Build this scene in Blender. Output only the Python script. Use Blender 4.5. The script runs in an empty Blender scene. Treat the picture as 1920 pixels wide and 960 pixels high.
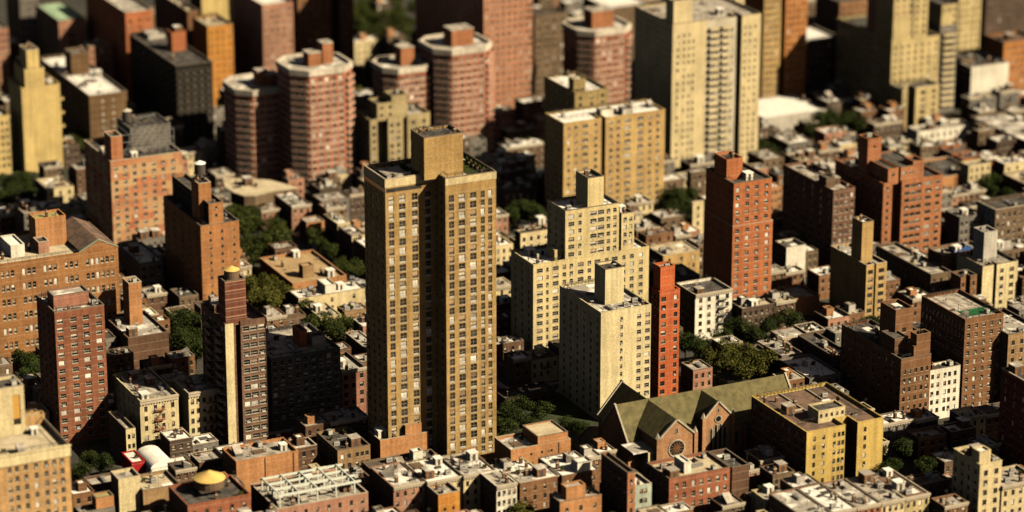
import bpy, math, random
from mathutils import Vector, Matrix
R = math.radians
scene = bpy.context.scene
COL = scene.collection
# ---------------------------------------------------------------- camera (a long lens on a tall tower, 380 m up)
CAM = Vector((0, 0, 380.0)); PITCH = R(18.9); AZ = R(26.0)
cd = bpy.data.cameras.new('camera'); cam = bpy.data.objects.new('camera', cd); COL.objects.link(cam)
cam.location = CAM; cam.rotation_euler = (math.pi/2 - PITCH, 0, -AZ)
cd.sensor_width = 36; cd.lens = 6000/1920*36; cd.clip_start = 1; cd.clip_end = 20000
cd.dof.use_dof = True; cd.dof.focus_distance = 1015; cd.dof.aperture_fstop = .1125/6.8
scene.camera = cam
# ---------------------------------------------------------------- light
SUN_EL = R(37); SUN_AZ = R(40)          # sun stands 40 degrees to the right of the facades' normal
sv = Vector((math.sin(SUN_AZ)*math.cos(SUN_EL), -math.cos(SUN_AZ)*math.cos(SUN_EL), math.sin(SUN_EL)))
sl = bpy.data.lights.new('sun', 'SUN'); so = bpy.data.objects.new('sun', sl); COL.objects.link(so)
sl.energy = 5.0; sl.angle = R(.5); sl.color = (1, .855, .61)
so.rotation_euler = sv.to_track_quat('Z', 'Y').to_euler(); so.location = (400, 400, 600)
w = bpy.data.worlds.new('World'); scene.world = w; w.use_nodes = True
nt = w.node_tree; bg = nt.nodes['Background']
sky = nt.nodes.new('ShaderNodeTexSky'); sky.sky_type = 'NISHITA'; sky.sun_disc = False
sky.sun_elevation = SUN_EL; sky.sun_rotation = math.pi - SUN_AZ; sky.air_density = .34; sky.dust_density = .5; sky.ozone_density = .3
tint = nt.nodes.new('ShaderNodeMix'); tint.data_type = 'RGBA'; tint.blend_type = 'MULTIPLY'; tint.inputs[0].default_value = 1
tint.inputs[7].default_value = (1, .71, .48, 1)     # warm white balance
nt.links.new(sky.outputs[0], tint.inputs[6]); nt.links.new(tint.outputs[2], bg.inputs[0]); bg.inputs[1].default_value = .05
vs = scene.view_settings
vs.view_transform = 'Standard'; vs.look = 'None'; vs.gamma = 1; vs.use_curve_mapping = False; vs.exposure = .66
scene.cycles.use_denoising = True
scene.cycles.max_bounces = 4; scene.cycles.diffuse_bounces = 0; scene.cycles.glossy_bounces = 2

# ---------------------------------------------------------------- materials
MATS = {}
def newmat(name):
    m = bpy.data.materials.new(name); m.use_nodes = True; MATS[name] = m
    return m, m.node_tree, m.node_tree.nodes['Principled BSDF']
def N(t, kind, **kw):
    n = t.nodes.new(kind)
    for k, v in kw.items(): setattr(n, k, v)
    return n
def math_(t, op, a, b):
    n = N(t, 'ShaderNodeMath', operation=op)
    for i, v in enumerate((a, b)):
        if isinstance(v, (int, float)): n.inputs[i].default_value = v
        else: t.links.new(v, n.inputs[i])
    return n.outputs[0]
def mixc(t, f, a, b, blend='MIX'):
    n = N(t, 'ShaderNodeMix', data_type='RGBA', blend_type=blend)
    for s, v in ((0, f), (6, a), (7, b)):
        if isinstance(v, (int, float)): n.inputs[s].default_value = v
        elif isinstance(v, tuple): n.inputs[s].default_value = v + (1,) if len(v) == 3 else v
        else: t.links.new(v, n.inputs[s])
    return n.outputs[2]
def noise(t, scale, detail=3, vec=None, stretch=None):
    g = N(t, 'ShaderNodeNewGeometry').outputs['Position'] if vec is None else vec
    if stretch:
        mp = N(t, 'ShaderNodeMapping'); mp.inputs['Scale'].default_value = stretch; t.links.new(g, mp.inputs[0]); g = mp.outputs[0]
    n = N(t, 'ShaderNodeTexNoise'); n.inputs['Scale'].default_value = scale; n.inputs['Detail'].default_value = detail
    t.links.new(g, n.inputs['Vector'])
    return n.outputs[0]
def ramp(t, v, *stops):
    r = N(t, 'ShaderNodeValToRGB'); e = r.color_ramp.elements
    while len(e) < len(stops): e.new(.5)
    for q, (p, c) in zip(e, stops):
        q.position = p; q.color = tuple(c) + (1,) if not isinstance(c, float) else (c, c, c, 1)
    t.links.new(v, r.inputs[0]); return r.outputs[0]
def wallmat(name, c, c2=None, streak=.2, rough=.9):
    """brick or render seen from afar: mottled bricks, broad weathering, rain streaks"""
    m, t, b = newmat(name)
    c2 = c2 or tuple(x*.8 for x in c)
    col = mixc(t, ramp(t, noise(t, .09, 4), (.35, .0), (.65, 1.)), c, c2)
    col = mixc(t, 1., col, ramp(t, noise(t, 1.7, 4), (.28, .74), (.72, 1.16)), 'MULTIPLY')
    col = mixc(t, 1., col, ramp(t, noise(t, .16, 2), (.3, .86), (.7, 1.1)), 'MULTIPLY')
    st = ramp(t, noise(t, 1.0, 3, stretch=(.9, .9, .05)), (.35, 1 - streak), (.62, 1.05))
    col = mixc(t, 1., col, st, 'MULTIPLY')
    g = N(t, 'ShaderNodeNewGeometry').outputs['Position']
    sp = N(t, 'ShaderNodeSeparateXYZ'); t.links.new(g, sp.inputs[0])
    f = math_(t, 'FRACT', math_(t, 'MULTIPLY', sp.outputs[2], 1/2.75), 0)      # a paler course at every floor
    col = mixc(t, math_(t, 'MULTIPLY', math_(t, 'LESS_THAN', f, .1), .16), col, (.55, .45, .32))
    t.links.new(col, b.inputs['Base Color']); b.inputs['Roughness'].default_value = rough
    b.inputs['Specular IOR Level'].default_value = .15
    return m
W = dict(
 tan=((.41,.265,.10),(.345,.215,.08)), tan2=((.50,.34,.135),(.44,.28,.11)), tan3=((.33,.21,.10),(.27,.16,.08)), tan4=((.50,.30,.12),(.42,.25,.11)),
 olive_t=((.33,.24,.10),), cream=((.69,.58,.33),(.63,.52,.29)), cream2=((.64,.52,.29),(.57,.46,.255)), cream_d=((.44,.345,.18),), cream3=((.65,.54,.30),(.59,.48,.27)),
 yellow=((.63,.51,.26),(.58,.46,.23)), yellow2=((.56,.44,.215),(.49,.38,.18)), yellow3=((.57,.425,.17),(.51,.375,.15)), yellowb=((.59,.42,.13),(.51,.355,.105)),
 white=((.80,.74,.60),(.72,.66,.53)), greyw=((.55,.50,.42),), greyb=((.20,.18,.155),(.15,.135,.115)),
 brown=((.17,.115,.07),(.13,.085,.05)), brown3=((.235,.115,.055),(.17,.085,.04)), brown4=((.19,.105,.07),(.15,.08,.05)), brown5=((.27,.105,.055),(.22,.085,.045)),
 brown6=((.34,.16,.06),(.28,.13,.05)), brown7=((.17,.10,.045),(.14,.08,.04)), brown8=((.26,.13,.06),(.2,.1,.05)),
 brickred=((.43,.145,.058),(.36,.12,.048)), brickred2=((.33,.12,.06),(.27,.095,.05)), redor=((.52,.13,.045),(.44,.105,.038)), redor2=((.40,.165,.075),(.34,.135,.06)),
 orange=((.48,.20,.06),(.42,.17,.05)), orange2=((.47,.225,.095),(.40,.185,.075)), orange3=((.42,.19,.07),(.34,.15,.06)), orange4=((.55,.25,.05),(.48,.2,.04)),
 pinkbrick=((.42,.22,.14),(.35,.17,.11)), pinkbrick2=((.38,.17,.11),(.30,.13,.085)), pinkbrick3=((.46,.22,.13),(.42,.18,.10)), towerred=((.46,.165,.09),(.39,.13,.07)),
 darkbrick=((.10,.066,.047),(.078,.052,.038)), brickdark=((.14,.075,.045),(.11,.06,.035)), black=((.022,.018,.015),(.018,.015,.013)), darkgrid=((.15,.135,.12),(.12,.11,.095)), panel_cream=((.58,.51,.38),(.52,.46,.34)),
 darkred=((.16,.04,.025),(.13,.035,.02)), palegreen=((.45,.5,.4),), parapet_pale=((.66,.58,.46),(.50,.43,.34)), redpaint=((.42,.02,.02),(.36,.02,.02)), church=((.42,.22,.11),(.34,.175,.09)), stone=((.5,.44,.34),))
for k, v in W.items(): wallmat(k, v[0], v[1] if len(v) > 1 else None)
def bandmat(name, c, c2, period, share):
    m = wallmat(name, c); t = m.node_tree; b = t.nodes['Principled BSDF']
    old = b.inputs['Base Color'].links[0].from_socket
    g = N(t, 'ShaderNodeNewGeometry').outputs['Position']; sp = N(t, 'ShaderNodeSeparateXYZ'); t.links.new(g, sp.inputs[0])
    f = math_(t, 'LESS_THAN', math_(t, 'FRACT', math_(t, 'MULTIPLY', sp.outputs[2], 1/period), 0), share)
    t.links.new(mixc(t, f, old, c2), b.inputs['Base Color'])
bandmat('stripebrick', (.20,.075,.045), (.36,.2,.13), 2.8, .12)
def patchmat():
    m = wallmat('patch', (.45,.16,.075), (.40,.14,.065)); t = m.node_tree; b = t.nodes['Principled BSDF']
    old = b.inputs['Base Color'].links[0].from_socket
    g = N(t, 'ShaderNodeNewGeometry').outputs['Position']; sp = N(t, 'ShaderNodeSeparateXYZ'); t.links.new(g, sp.inputs[0])
    cb = N(t, 'ShaderNodeCombineXYZ'); t.links.new(math_(t, 'ADD', sp.outputs[0], sp.outputs[1]), cb.inputs[0]); t.links.new(sp.outputs[2], cb.inputs[1])
    br = N(t, 'ShaderNodeTexBrick'); t.links.new(cb.outputs[0], br.inputs[0]); br.offset = .5
    br.inputs['Color1'].default_value = (0,0,0,1); br.inputs['Color2'].default_value = (1,1,1,1); br.inputs['Scale'].default_value = 1
    br.inputs['Mortar Size'].default_value = 0; br.inputs['Brick Width'].default_value = 4.2; br.inputs['Row Height'].default_value = 2.7
    t.links.new(mixc(t, br.outputs[0], old, (.46,.30,.15)), b.inputs['Base Color'])
patchmat()
def roofmat(name, c, c2, sc=.35, lo=.42, hi=.6, rough=.92, seam=.12):
    m, t, b = newmat('roof_'+name)
    col = mixc(t, ramp(t, noise(t, sc, 6), (lo, 0.), (hi, 1.)), c, c2)
    col = mixc(t, 1., col, ramp(t, noise(t, 3.0, 3), (.3, .78), (.7, 1.12)), 'MULTIPLY')
    g = N(t, 'ShaderNodeNewGeometry').outputs['Position']; sp = N(t, 'ShaderNodeSeparateXYZ'); t.links.new(g, sp.inputs[0])
    f = math_(t, 'LESS_THAN', math_(t, 'FRACT', math_(t, 'MULTIPLY', sp.outputs[0], 1/1.9), 0), .07)      # felt seams
    col = mixc(t, math_(t, 'MULTIPLY', f, seam*3), col, tuple(x*.6 for x in c2))
    t.links.new(col, b.inputs['Base Color']); b.inputs['Roughness'].default_value = rough; b.inputs['Specular IOR Level'].default_value = .2
roofmat('tar', (.055,.05,.045), (.12,.105,.09)); roofmat('gravel', (.50,.44,.36), (.22,.19,.155), .35, .4, .66); roofmat('white', (.90,.86,.78), (.68,.62,.52), .3, .40, .8)
roofmat('dirtywhite', (.86,.81,.72), (.36,.32,.265), .22, .36, .5); roofmat('beige', (.60,.50,.34), (.45,.37,.24), .3); roofmat('rust', (.21,.13,.09), (.12,.085,.065))
roofmat('brownroof', (.46,.32,.17), (.37,.25,.13), .25); roofmat('palegreen', (.38,.52,.34), (.3,.42,.28)); roofmat('olivec', (.40,.32,.11), (.3,.3,.14)); roofmat('green', (.015,.13,.035), (.014,.10,.03), seam=0)
roofmat('slate', (.16,.135,.06), (.085,.074,.036), .5, .35, .7, seam=0)
def plain(name, c, rough=.6, metal=0, spec=.3, var=.12, sc=2.0):
    m, t, b = newmat(name)
    col = mixc(t, 1., c, ramp(t, noise(t, sc, 3), (.3, 1-var), (.7, 1+var)), 'MULTIPLY')
    t.links.new(col, b.inputs['Base Color']); b.inputs['Roughness'].default_value = rough; b.inputs['Metallic'].default_value = metal; b.inputs['Specular IOR Level'].default_value = spec
    return m
def varied(name, c, lo, hi, rough, spec):
    m, t, b = newmat(name); oi = N(t, 'ShaderNodeObjectInfo').outputs['Random']
    t.links.new(mixc(t, 1., mixc(t, 1., c, ramp(t, oi, (0., lo), (1., hi)), 'MULTIPLY'), ramp(t, noise(t, .35, 3), (.3, .6), (.7, 1.4)), 'MULTIPLY'), b.inputs['Base Color']); b.inputs['Roughness'].default_value = rough; b.inputs['Specular IOR Level'].default_value = spec
varied('glass', (.02,.018,.015), .4, 2.2, .1, .5); plain('glass_b', (.06,.05,.042), .18, 0, .5, .4, .3)
varied('blind', (.50,.43,.32), .35, 1.25, .8, .2); varied('blind_w', (.66,.61,.52), .4, 1.2, .8, .2); varied('curtain', (.26,.18,.11), .4, 1.5, .9, .2)
plain('frame_w', (.62,.57,.47), .6); plain('frame_t', (.27,.215,.14), .7); plain('frame_d', (.09,.075,.06), .6); plain('sill', (.50,.43,.32), .8); plain('ac', (.46,.43,.37), .5); plain('ac_d', (.2,.19,.17), .6)
plain('coping', (.44,.37,.27), .8, sc=.5); plain('coping_d', (.16,.125,.09), .8, sc=.5); plain('metal', (.36,.35,.33), .45, .6); plain('steel_green', (.60,.63,.54), .6); plain('iron', (.03,.028,.026), .6)
plain('rustiron', (.30,.10,.05), .7); plain('wood', (.16,.10,.055), .85); plain('wood_d', (.07,.055,.045), .85); plain('copper', (.36,.46,.34), .7); plain('bluetarp', (.04,.10,.30), .5); plain('conecap', (.62,.42,.13), .8, sc=.6)
plain('panel', (.50,.27,.06), .8); plain('shiny', (.85,.83,.8), .12, 1.0); plain('concrete', (.33,.30,.26), .9, sc=.8)
plain('bark', (.06,.042,.03), .95); plain('tyre', (.015,.015,.015), .9); plain('carglass', (.02,.022,.025), .08, 0, .6)
for nme, c in (('white', (.75,.73,.7)), ('black', (.02,.02,.022)), ('silver', (.42,.42,.42)), ('red', (.35,.02,.02)), ('yellow', (.70,.38,.02)), ('blue', (.04,.08,.22)), ('grey', (.12,.12,.13))):
    plain('paint_'+nme, c, .3, 0, .5, .04)
plain('lamp_w', (.8,.8,.75), .2); plain('lamp_r', (.5,.02,.02), .3)
def leafmat(name, c, c2):
    m, t, b = newmat(name)
    oi = N(t, 'ShaderNodeObjectInfo').outputs['Random']
    col = mixc(t, ramp(t, noise(t, .55, 3), (.38, 0.), (.6, 1.)), c, c2)
    col = mixc(t, 1., col, ramp(t, noise(t, 2.2, 2), (.3, .55), (.7, 1.3)), 'MULTIPLY')
    col = mixc(t, 1., col, ramp(t, oi, (0., .75), (1., 1.2)), 'MULTIPLY')
    t.links.new(col, b.inputs['Base Color']); b.inputs['Roughness'].default_value = .8; b.inputs['Specular IOR Level'].default_value = .1
leafmat('leaf', (.024,.038,.008), (.058,.066,.013)); leafmat('leaf_d', (.016,.027,.006), (.035,.045,.009)); leafmat('leaf_y', (.045,.052,.010), (.10,.092,.017)); leafmat('leaf_grey', (.17,.17,.12), (.24,.23,.17))

# ---------------------------------------------------------------- mesh helpers
class MB:
    def __init__(s): s.v=[]; s.f=[]; s.m=[]; s.names=[]; s.cur=0
    def mat(s, n):
        if n not in s.names: s.names.append(n)
        s.cur = s.names.index(n); return s
    def face(s, pts):
        i = len(s.v); s.v.extend(pts); s.f.append(tuple(range(i, i+len(pts)))); s.m.append(s.cur)
    def box(s, x0, y0, z0, x1, y1, z1, bottom=True):
        i = len(s.v)
        s.v += [(x0,y0,z0),(x1,y0,z0),(x1,y1,z0),(x0,y1,z0),(x0,y0,z1),(x1,y0,z1),(x1,y1,z1),(x0,y1,z1)]
        F = [(4,5,6,7),(0,1,5,4),(1,2,6,5),(2,3,7,6),(3,0,4,7)] + ([(3,2,1,0)] if bottom else [])
        for f in F: s.f.append(tuple(i+k for k in f)); s.m.append(s.cur)
    def beam(s, a, b, t, t2=None):
        a=Vector(a); b=Vector(b); d=(b-a).normalized(); u=d.cross(Vector((0,0,1)))
        u = Vector((1,0,0)) if u.length < 1e-3 else u.normalized()
        w_=d.cross(u); i=len(s.v); t2=t2 or t
        for p, q in ((a,t),(b,t2)):
            for e, g in ((-1,-1),(1,-1),(1,1),(-1,1)): s.v.append(tuple(p+u*e*q/2+w_*g*q/2))
        for f in ((0,1,2,3),(7,6,5,4),(0,4,5,1),(1,5,6,2),(2,6,7,3),(3,7,4,0)): s.f.append(tuple(i+k for k in f)); s.m.append(s.cur)
    def lathe(s, prof, n=14, c=(0,0)):
        i=len(s.v)
        for r,z in prof:
            for k in range(n):
                a=2*math.pi*k/n; s.v.append((c[0]+r*math.cos(a), c[1]+r*math.sin(a), z))
        for j in range(len(prof)-1):
            for k in range(n):
                a=i+j*n+k; b_=i+j*n+(k+1)%n; s.f.append((a,b_,b_+n,a+n)); s.m.append(s.cur)
        if prof[0][0]>.01: s.f.append(tuple(i+k for k in reversed(range(n)))); s.m.append(s.cur)
        if prof[-1][0]>.01: s.f.append(tuple(i+(len(prof)-1)*n+k for k in range(n))); s.m.append(s.cur)
    def tube(s, pts, rads, n=6):
        rings=[]
        for k,p in enumerate(pts):
            p=Vector(p); q=Vector(pts[min(k+1,len(pts)-1)])-Vector(pts[max(k-1,0)]); q.normalize()
            u=q.cross(Vector((.31,.95,.1))).normalized(); w_=q.cross(u); i=len(s.v); rings.append(i)
            for e in range(n):
                a=2*math.pi*e/n; s.v.append(tuple(p+(u*math.cos(a)+w_*math.sin(a))*rads[k]))
        for a,b_ in zip(rings,rings[1:]):
            for e in range(n): s.f.append((a+e,a+(e+1)%n,b_+(e+1)%n,b_+e)); s.m.append(s.cur)
    def prism(s, poly, z0, z1, sides=True):
        s.face([(x,y,z1) for x,y in poly])
        if sides:
            for a,b_ in zip(poly, poly[1:]+poly[:1]): s.face([(a[0],a[1],z0),(b_[0],b_[1],z0),(b_[0],b_[1],z1),(a[0],a[1],z1)])
    def mesh(s, name):
        me = bpy.data.meshes.new(name); me.from_pydata(s.v, [], s.f)
        for n in s.names: me.materials.append(MATS[n])
        me.polygons.foreach_set('material_index', s.m); me.update()
        return me
    def build(s, name, parent=None, loc=None):
        return link(name, s.mesh(name), parent, loc)
def link(name, me, parent=None, loc=None, rz=0, sc=None):
    o = bpy.data.objects.new(name, me); COL.objects.link(o)
    if parent is not None: o.parent = parent
    if loc is not None: o.location = loc
    if rz: o.rotation_euler = (0,0,rz)
    if sc is not None: o.scale = sc
    return o
def tag(o, label=None, cat=None, group=None, kind=None):
    if label: o['label']=label
    if cat: o['category']=cat
    if group: o['group']=group
    if kind: o['kind']=kind
    return o
def root(name, loc, label, cat, group=None, rz=0):
    o = link(name, None, None, loc, rz); o.empty_display_size = 1
    return tag(o, label, cat, group)
def inset(poly, t):
    n=len(poly); out=[]
    for i in range(n):
        p0,p1,p2=Vector(poly[i-1]),Vector(poly[i]),Vector(poly[(i+1)%n])
        d1=(p1-p0).normalized(); d2=(p2-p1).normalized()
        n1=Vector((-d1.y,d1.x)); n2=Vector((-d2.y,d2.x))
        den=1+n1.dot(n2); q=p1+(n1+n2)*(t/den if den>.05 else t); out.append((q.x,q.y))
    return out

# ---------------------------------------------------------------- windows: one mesh per style and state, copied into every opening
WIN = {}
def make_window(style, v):
    b = MB(); fr = {'dh':'frame_w','wh':'frame_w','dk':'frame_d','ac':'frame_t','arch':'frame_w','pan':'frame_d','bk':'frame_d'}[style]
    if style == 'pan':
        b.mat('panel').face([(-.5,0,-.3),(.5,0,-.3),(.5,0,.5),(-.5,0,.5)]); b.mat('glass').face([(-.5,0,-.5),(.5,0,-.5),(.5,0,-.3),(-.5,0,-.3)]); return b.mesh('window')
    if style == 'wh' : b.mat('blind_w')
    else: b.mat('glass' if v in (0,1,3) else 'glass_b')
    b.face([(-.5,.0,-.5),(.5,.0,-.5),(.5,.0,.5),(-.5,.0,.5)])
    if v in (1,2,4) and style != 'wh':          # roller blind or curtain behind the pane, drawn to different heights
        lo = {1:.05,2:-.42,4:-.15}[v]; b.mat({1:'blind',2:'blind_w',4:'curtain'}[v]); b.box(-.46,-.012,lo,.46,-.004,.47)
    b.mat(fr); t=.055; z=-.03
    for x0,x1,y0,y1 in ((-.5,-.5+t,-.5,.5),(.5-t,.5,-.5,.5),(-.5+t,.5-t,-.5,-.5+t),(-.5+t,.5-t,.5-t,.5),(-.5+t,.5-t,-.02,.025)): b.box(x0,z,y0,x1,-.001,y1)
    if style in ('ac',): b.box(-.02,z,-.44,.02,-.002,.44)
    if style == 'arch':
        b.mat('brown6')
        for s_ in (-1,1):
            pts=[(s_*.5,-.1,.5)]+[(s_*.5*math.cos(a),-.1,.2+.3*math.sin(a)) for a in [k*math.pi/10 for k in range(6)]]
            b.face(pts if s_>0 else pts[::-1])
    b.mat('sill').box(-.54,-.28,-.57,.54,-.02,-.5)
    if style == 'ac' and v in (1,2,3): b.mat('ac').box(-.44,-.10,-.49,.44,-.032,-.14 if v!=3 else -.3)
    elif v == 3: b.mat('ac').box(-.26,-.45,-.49,.26,-.035,-.2)
    return b.mesh('window')
WT = {'dh':(6,3,1.4,3,2.4),'dk':(8,2,.8,2,2),'ac':(6,2,1.6,3,3),'wh':(1,),'arch':(5,3,1.6,0,2),'pan':(1,),'bk':(1,)}
for st in WT: WIN[st] = [make_window(st, v) for v in range(len(WT[st]))]

def facade(mb, a, b, z0, z1, cols, rows, ww, wh, wallm, wins, style, reveal=.22, stripes=None, L=None, skip=0, rng=random):
    """wall quads from a to b with an opening for every window; appends (x,y,z,rz,w,h,style)"""
    ax,ay=a; bx,by=b; ln=math.hypot(bx-ax,by-ay); dx,dy=(bx-ax)/ln,(by-ay)/ln; nx,ny=dy,-dx; rz=math.atan2(nx,-ny)
    C=[]
    for c in cols:
        u,w_=c if isinstance(c,(tuple,list)) else (c,ww)
        if u-w_/2>.15 and u+w_/2<ln-.15 and (not C or u-w_/2>C[-1][1]+.12): C.append((u-w_/2,u+w_/2))
    Z=[]
    for z in rows:
        if z-wh/2>z0+.3 and z+wh/2<z1-.2: Z.append((z-wh/2,z+wh/2))
    Z.sort(); ub=[0.]+[q for c in C for q in c]+[ln]
    S=sorted(set([q for s_ in (stripes or []) for q in (s_[0],s_[1]) if .01<q<ln-.01]))
    P=lambda u,z,r=0:(ax+dx*u-nx*r, ay+dy*u-ny*r, z)
    def strip(u0,u1,q0,q1):
        cuts=[u0]+[s_ for s_ in S if u0+.01<s_<u1-.01]+[u1]
        for c0,c1 in zip(cuts,cuts[1:]):
            m=wallm; mid=(c0+c1)/2
            for s_ in (stripes or []):
                if s_[0]<=mid<=s_[1]: m=s_[2]
            mb.mat(m).face([P(c0,q0),P(c1,q0),P(c1,q1),P(c0,q1)])
    if not C or not Z: strip(0,ln,z0,z1); return
    zb=[z0]+[q for c in Z for q in c]+[z1]
    for j in range(len(zb)-1):
        q0,q1=zb[j],zb[j+1]
        if j%2==0: strip(0,ln,q0,q1); continue
        for i in range(len(ub)-1):
            u0,u1=ub[i],ub[i+1]
            if i%2==0 or (skip and rng.random()<skip): strip(u0,u1,q0,q1); continue
            r=reveal; mb.mat(wallm)
            mb.face([P(u0,q0),P(u0,q0,r),P(u0,q1,r),P(u0,q1)]); mb.face([P(u1,q0,r),P(u1,q0),P(u1,q1),P(u1,q1,r)])
            mb.face([P(u0,q0),P(u1,q0),P(u1,q0,r),P(u0,q0,r)]); mb.face([P(u0,q1,r),P(u1,q1,r),P(u1,q1),P(u0,q1)])
            p=P((u0+u1)/2,(q0+q1)/2,r); wins.append((p[0],p[1],p[2],rz,u1-u0,q1-q0,style))

def emit_windows(parent, base, wins, rng, limit=100):
    ctr=[]
    for wn in wins:
        n=Vector((math.sin(wn[3]),-math.cos(wn[3]),0)); p=Vector((base[0]+wn[0],base[1]+wn[1],wn[2])); v=CAM-p
        ctr.append((-(n.dot(v))/v.length**3*wn[4]*wn[5], wn))
    ctr.sort(key=lambda q:q[0])
    rest=MB()
    for i,(s,wn) in enumerate(ctr):
        x,y,z,rz,w_,h_,st=wn; me=rng.choices(WIN[st],WT[st])[0]
        if i<limit: link('window', me, parent, (x,y,z), rz, (w_,1,h_))
        else:
            c,s_=math.cos(rz),math.sin(rz); k=len(rest.v)
            for v in me.vertices: a=v.co.x*w_; b_=v.co.y; rest.v.append((x+a*c-b_*s_, y+a*s_+b_*c, z+v.co.z*h_))
            ids=[]
            for m in me.materials: rest.mat(m.name); ids.append(rest.cur)
            for f in me.polygons: rest.f.append(tuple(k+q for q in f.vertices)); rest.m.append(ids[f.material_index])
    if rest.f: tag(rest.build('windows', parent), kind='stuff')

# ---------------------------------------------------------------- small roof parts (shared meshes)
PROP={}
def prop(name, fn): b=MB(); fn(b); PROP[name]=b.mesh(name)
def _vent(b): b.mat('metal').lathe([(.22,0),(.22,.7)],8); b.lathe([(.42,.7),(.42,.85),(.05,1.05)],8)
def _ac(b):
    b.mat('ac').box(-.9,-.6,.35,.9,.6,1.5); b.mat('ac_d').lathe([(.42,1.5),(.42,1.6)],10,(-.42,0)); b.lathe([(.42,1.5),(.42,1.6)],10,(.42,0)); b.box(-.7,-.62,.6,.7,-.6,1.3)
    b.mat('iron')
    for x in (-.8,.8):
        for y in (-.5,.5): b.box(x-.06,y-.06,0,x+.06,y+.06,.35)
def _sky(b):
    b.mat('concrete').box(-1,-.7,0,1,.7,.35); b.mat('glass_b'); b.face([(-1,-.7,.36),(1,-.7,.36),(1,0,.9),(-1,0,.9)]); b.face([(1,.7,.36),(-1,.7,.36),(-1,0,.9),(1,0,.9)]); b.face([(1,-.7,.36),(1,.7,.36),(1,0,.9)]); b.face([(-1,.7,.36),(-1,-.7,.36),(-1,0,.9)])
def _chim(b): b.mat('brickdark').box(-.45,-.35,0,.45,.35,1.7); b.mat('coping').box(-.52,-.42,1.7,.52,.42,1.85); b.mat('pinkbrick').lathe([(.16,1.85),(.13,2.4)],8,(-.2,0)); b.lathe([(.16,1.85),(.13,2.4)],8,(.2,0))
def _hatch(b):
    b.mat('greyb'); pts=[(-1.2,0),(1.2,0)]
    b.face([(-1.1,-1.5,0),(1.1,-1.5,0),(1.1,-1.5,.8),(-1.1,-1.5,.8)]); b.face([(1.1,1.5,0),(-1.1,1.5,0),(-1.1,1.5,2.5),(1.1,1.5,2.5)])
    b.face([(1.1,-1.5,0),(1.1,1.5,0),(1.1,1.5,2.5),(1.1,-1.5,.8)]); b.face([(-1.1,1.5,0),(-1.1,-1.5,0),(-1.1,-1.5,.8),(-1.1,1.5,2.5)])
    b.mat('roof_gravel').face([(-1.1,-1.5,.8),(1.1,-1.5,.8),(1.1,1.5,2.5),(-1.1,1.5,2.5)])
def _hut(b): b.mat('brown3').box(-1.4,-1.6,0,1.4,1.6,2.5); b.mat('roof_dirtywhite').box(-1.55,-1.75,2.5,1.55,1.75,2.66); b.mat('wood_d').box(-.5,-1.64,0,.5,-1.6,2)
def _hutw(b): b.mat('white').box(-1.2,-1.3,0,1.2,1.3,2.2); b.mat('roof_white').box(-1.35,-1.45,2.2,1.35,1.45,2.34); b.mat('wood_d').box(-.4,-1.34,0,.4,-1.3,1.9)
def _pipe(b): b.mat('metal').tube([(-1.8,0,.4),(1.8,0,.4)],[.14,.14],6); b.box(-1.8,-.1,0,-1.6,.1,.4); b.box(1.6,-.1,0,1.8,.1,.4)
def _deck(b):
    b.mat('wood').box(-2,-1.5,.12,2,1.5,.25)
    b.mat('wood_d')
    for x,y in ((-2,-1.5),(2,-1.5),(2,1.5),(-2,1.5)): b.box(x-.05,y-.05,0,x+.05,y+.05,1.2)
    for z in (.7,1.15): b.beam((-2,-1.5,z),(2,-1.5,z),.06); b.beam((2,-1.5,z),(2,1.5,z),.06); b.beam((-2,1.5,z),(-2,-1.5,z),.06)
def _duct(b): b.mat('metal').box(-.4,-2,.25,.4,2,.85); b.box(-.4,1.4,.25,1.4,2,.85); b.mat('iron'); b.box(-.3,-1.6,0,.3,-1.5,.25); b.box(-.3,1.5,0,.3,1.6,.25)
def _dish(b): b.mat('ac').lathe([(.05,.9),(.4,1.0),(.6,1.25)],10); b.mat('iron').box(-.05,-.05,0,.05,.05,.95)
def _ant(b): b.mat('iron').box(-.04,-.04,0,.04,.04,3.6); b.box(-.7,-.03,3.0,.7,.03,3.06); b.box(-.5,-.03,3.4,.5,.03,3.46)
def _patch(b): b.mat('roof_white').box(-1.6,-1.2,.004,1.6,1.2,.05)
def _patchd(b): b.mat('roof_tar').box(-1.5,-1.3,.004,1.5,1.3,.05)
def _plant(b):
    b.mat('wood').box(-.7,-.35,0,.7,.35,.5); rg=random.Random(3); b.mat('leaf')
    for i in range(40):
        c=Vector((rg.uniform(-.6,.6),rg.uniform(-.3,.3),rg.uniform(.5,1.2))); u=Vector((rg.gauss(0,1),rg.gauss(0,1),rg.gauss(0,1))).normalized()*.22; v=u.orthogonal().normalized()*.2
        b.face([tuple(c-u-v),tuple(c+u-v),tuple(c+u+v),tuple(c-u+v)])
for n_,f_ in (('roof_vent',_vent),('air_conditioner',_ac),('skylight',_sky),('chimney',_chim),('stair_hatch',_hatch),('roof_hut',_hut),('white_hut',_hutw),('roof_pipe',_pipe),('roof_deck',_deck),('air_duct',_duct),('satellite_dish',_dish),('antenna',_ant),('roof_patch',_patch),('tar_patch',_patchd),('planter_box',_plant)): prop(n_,f_)
KIT=('roof_vent','roof_vent','air_conditioner','air_conditioner','skylight','chimney','chimney','stair_hatch','roof_hut','white_hut','roof_pipe','roof_deck','air_duct','satellite_dish','antenna','roof_patch','tar_patch','planter_box')
SIZE={'stair_hatch':1.6,'roof_hut':1.8,'roof_deck':2.1,'air_duct':2,'roof_pipe':1.8,'roof_patch':1.6,'tar_patch':1.5,'white_hut':1.5}
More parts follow.
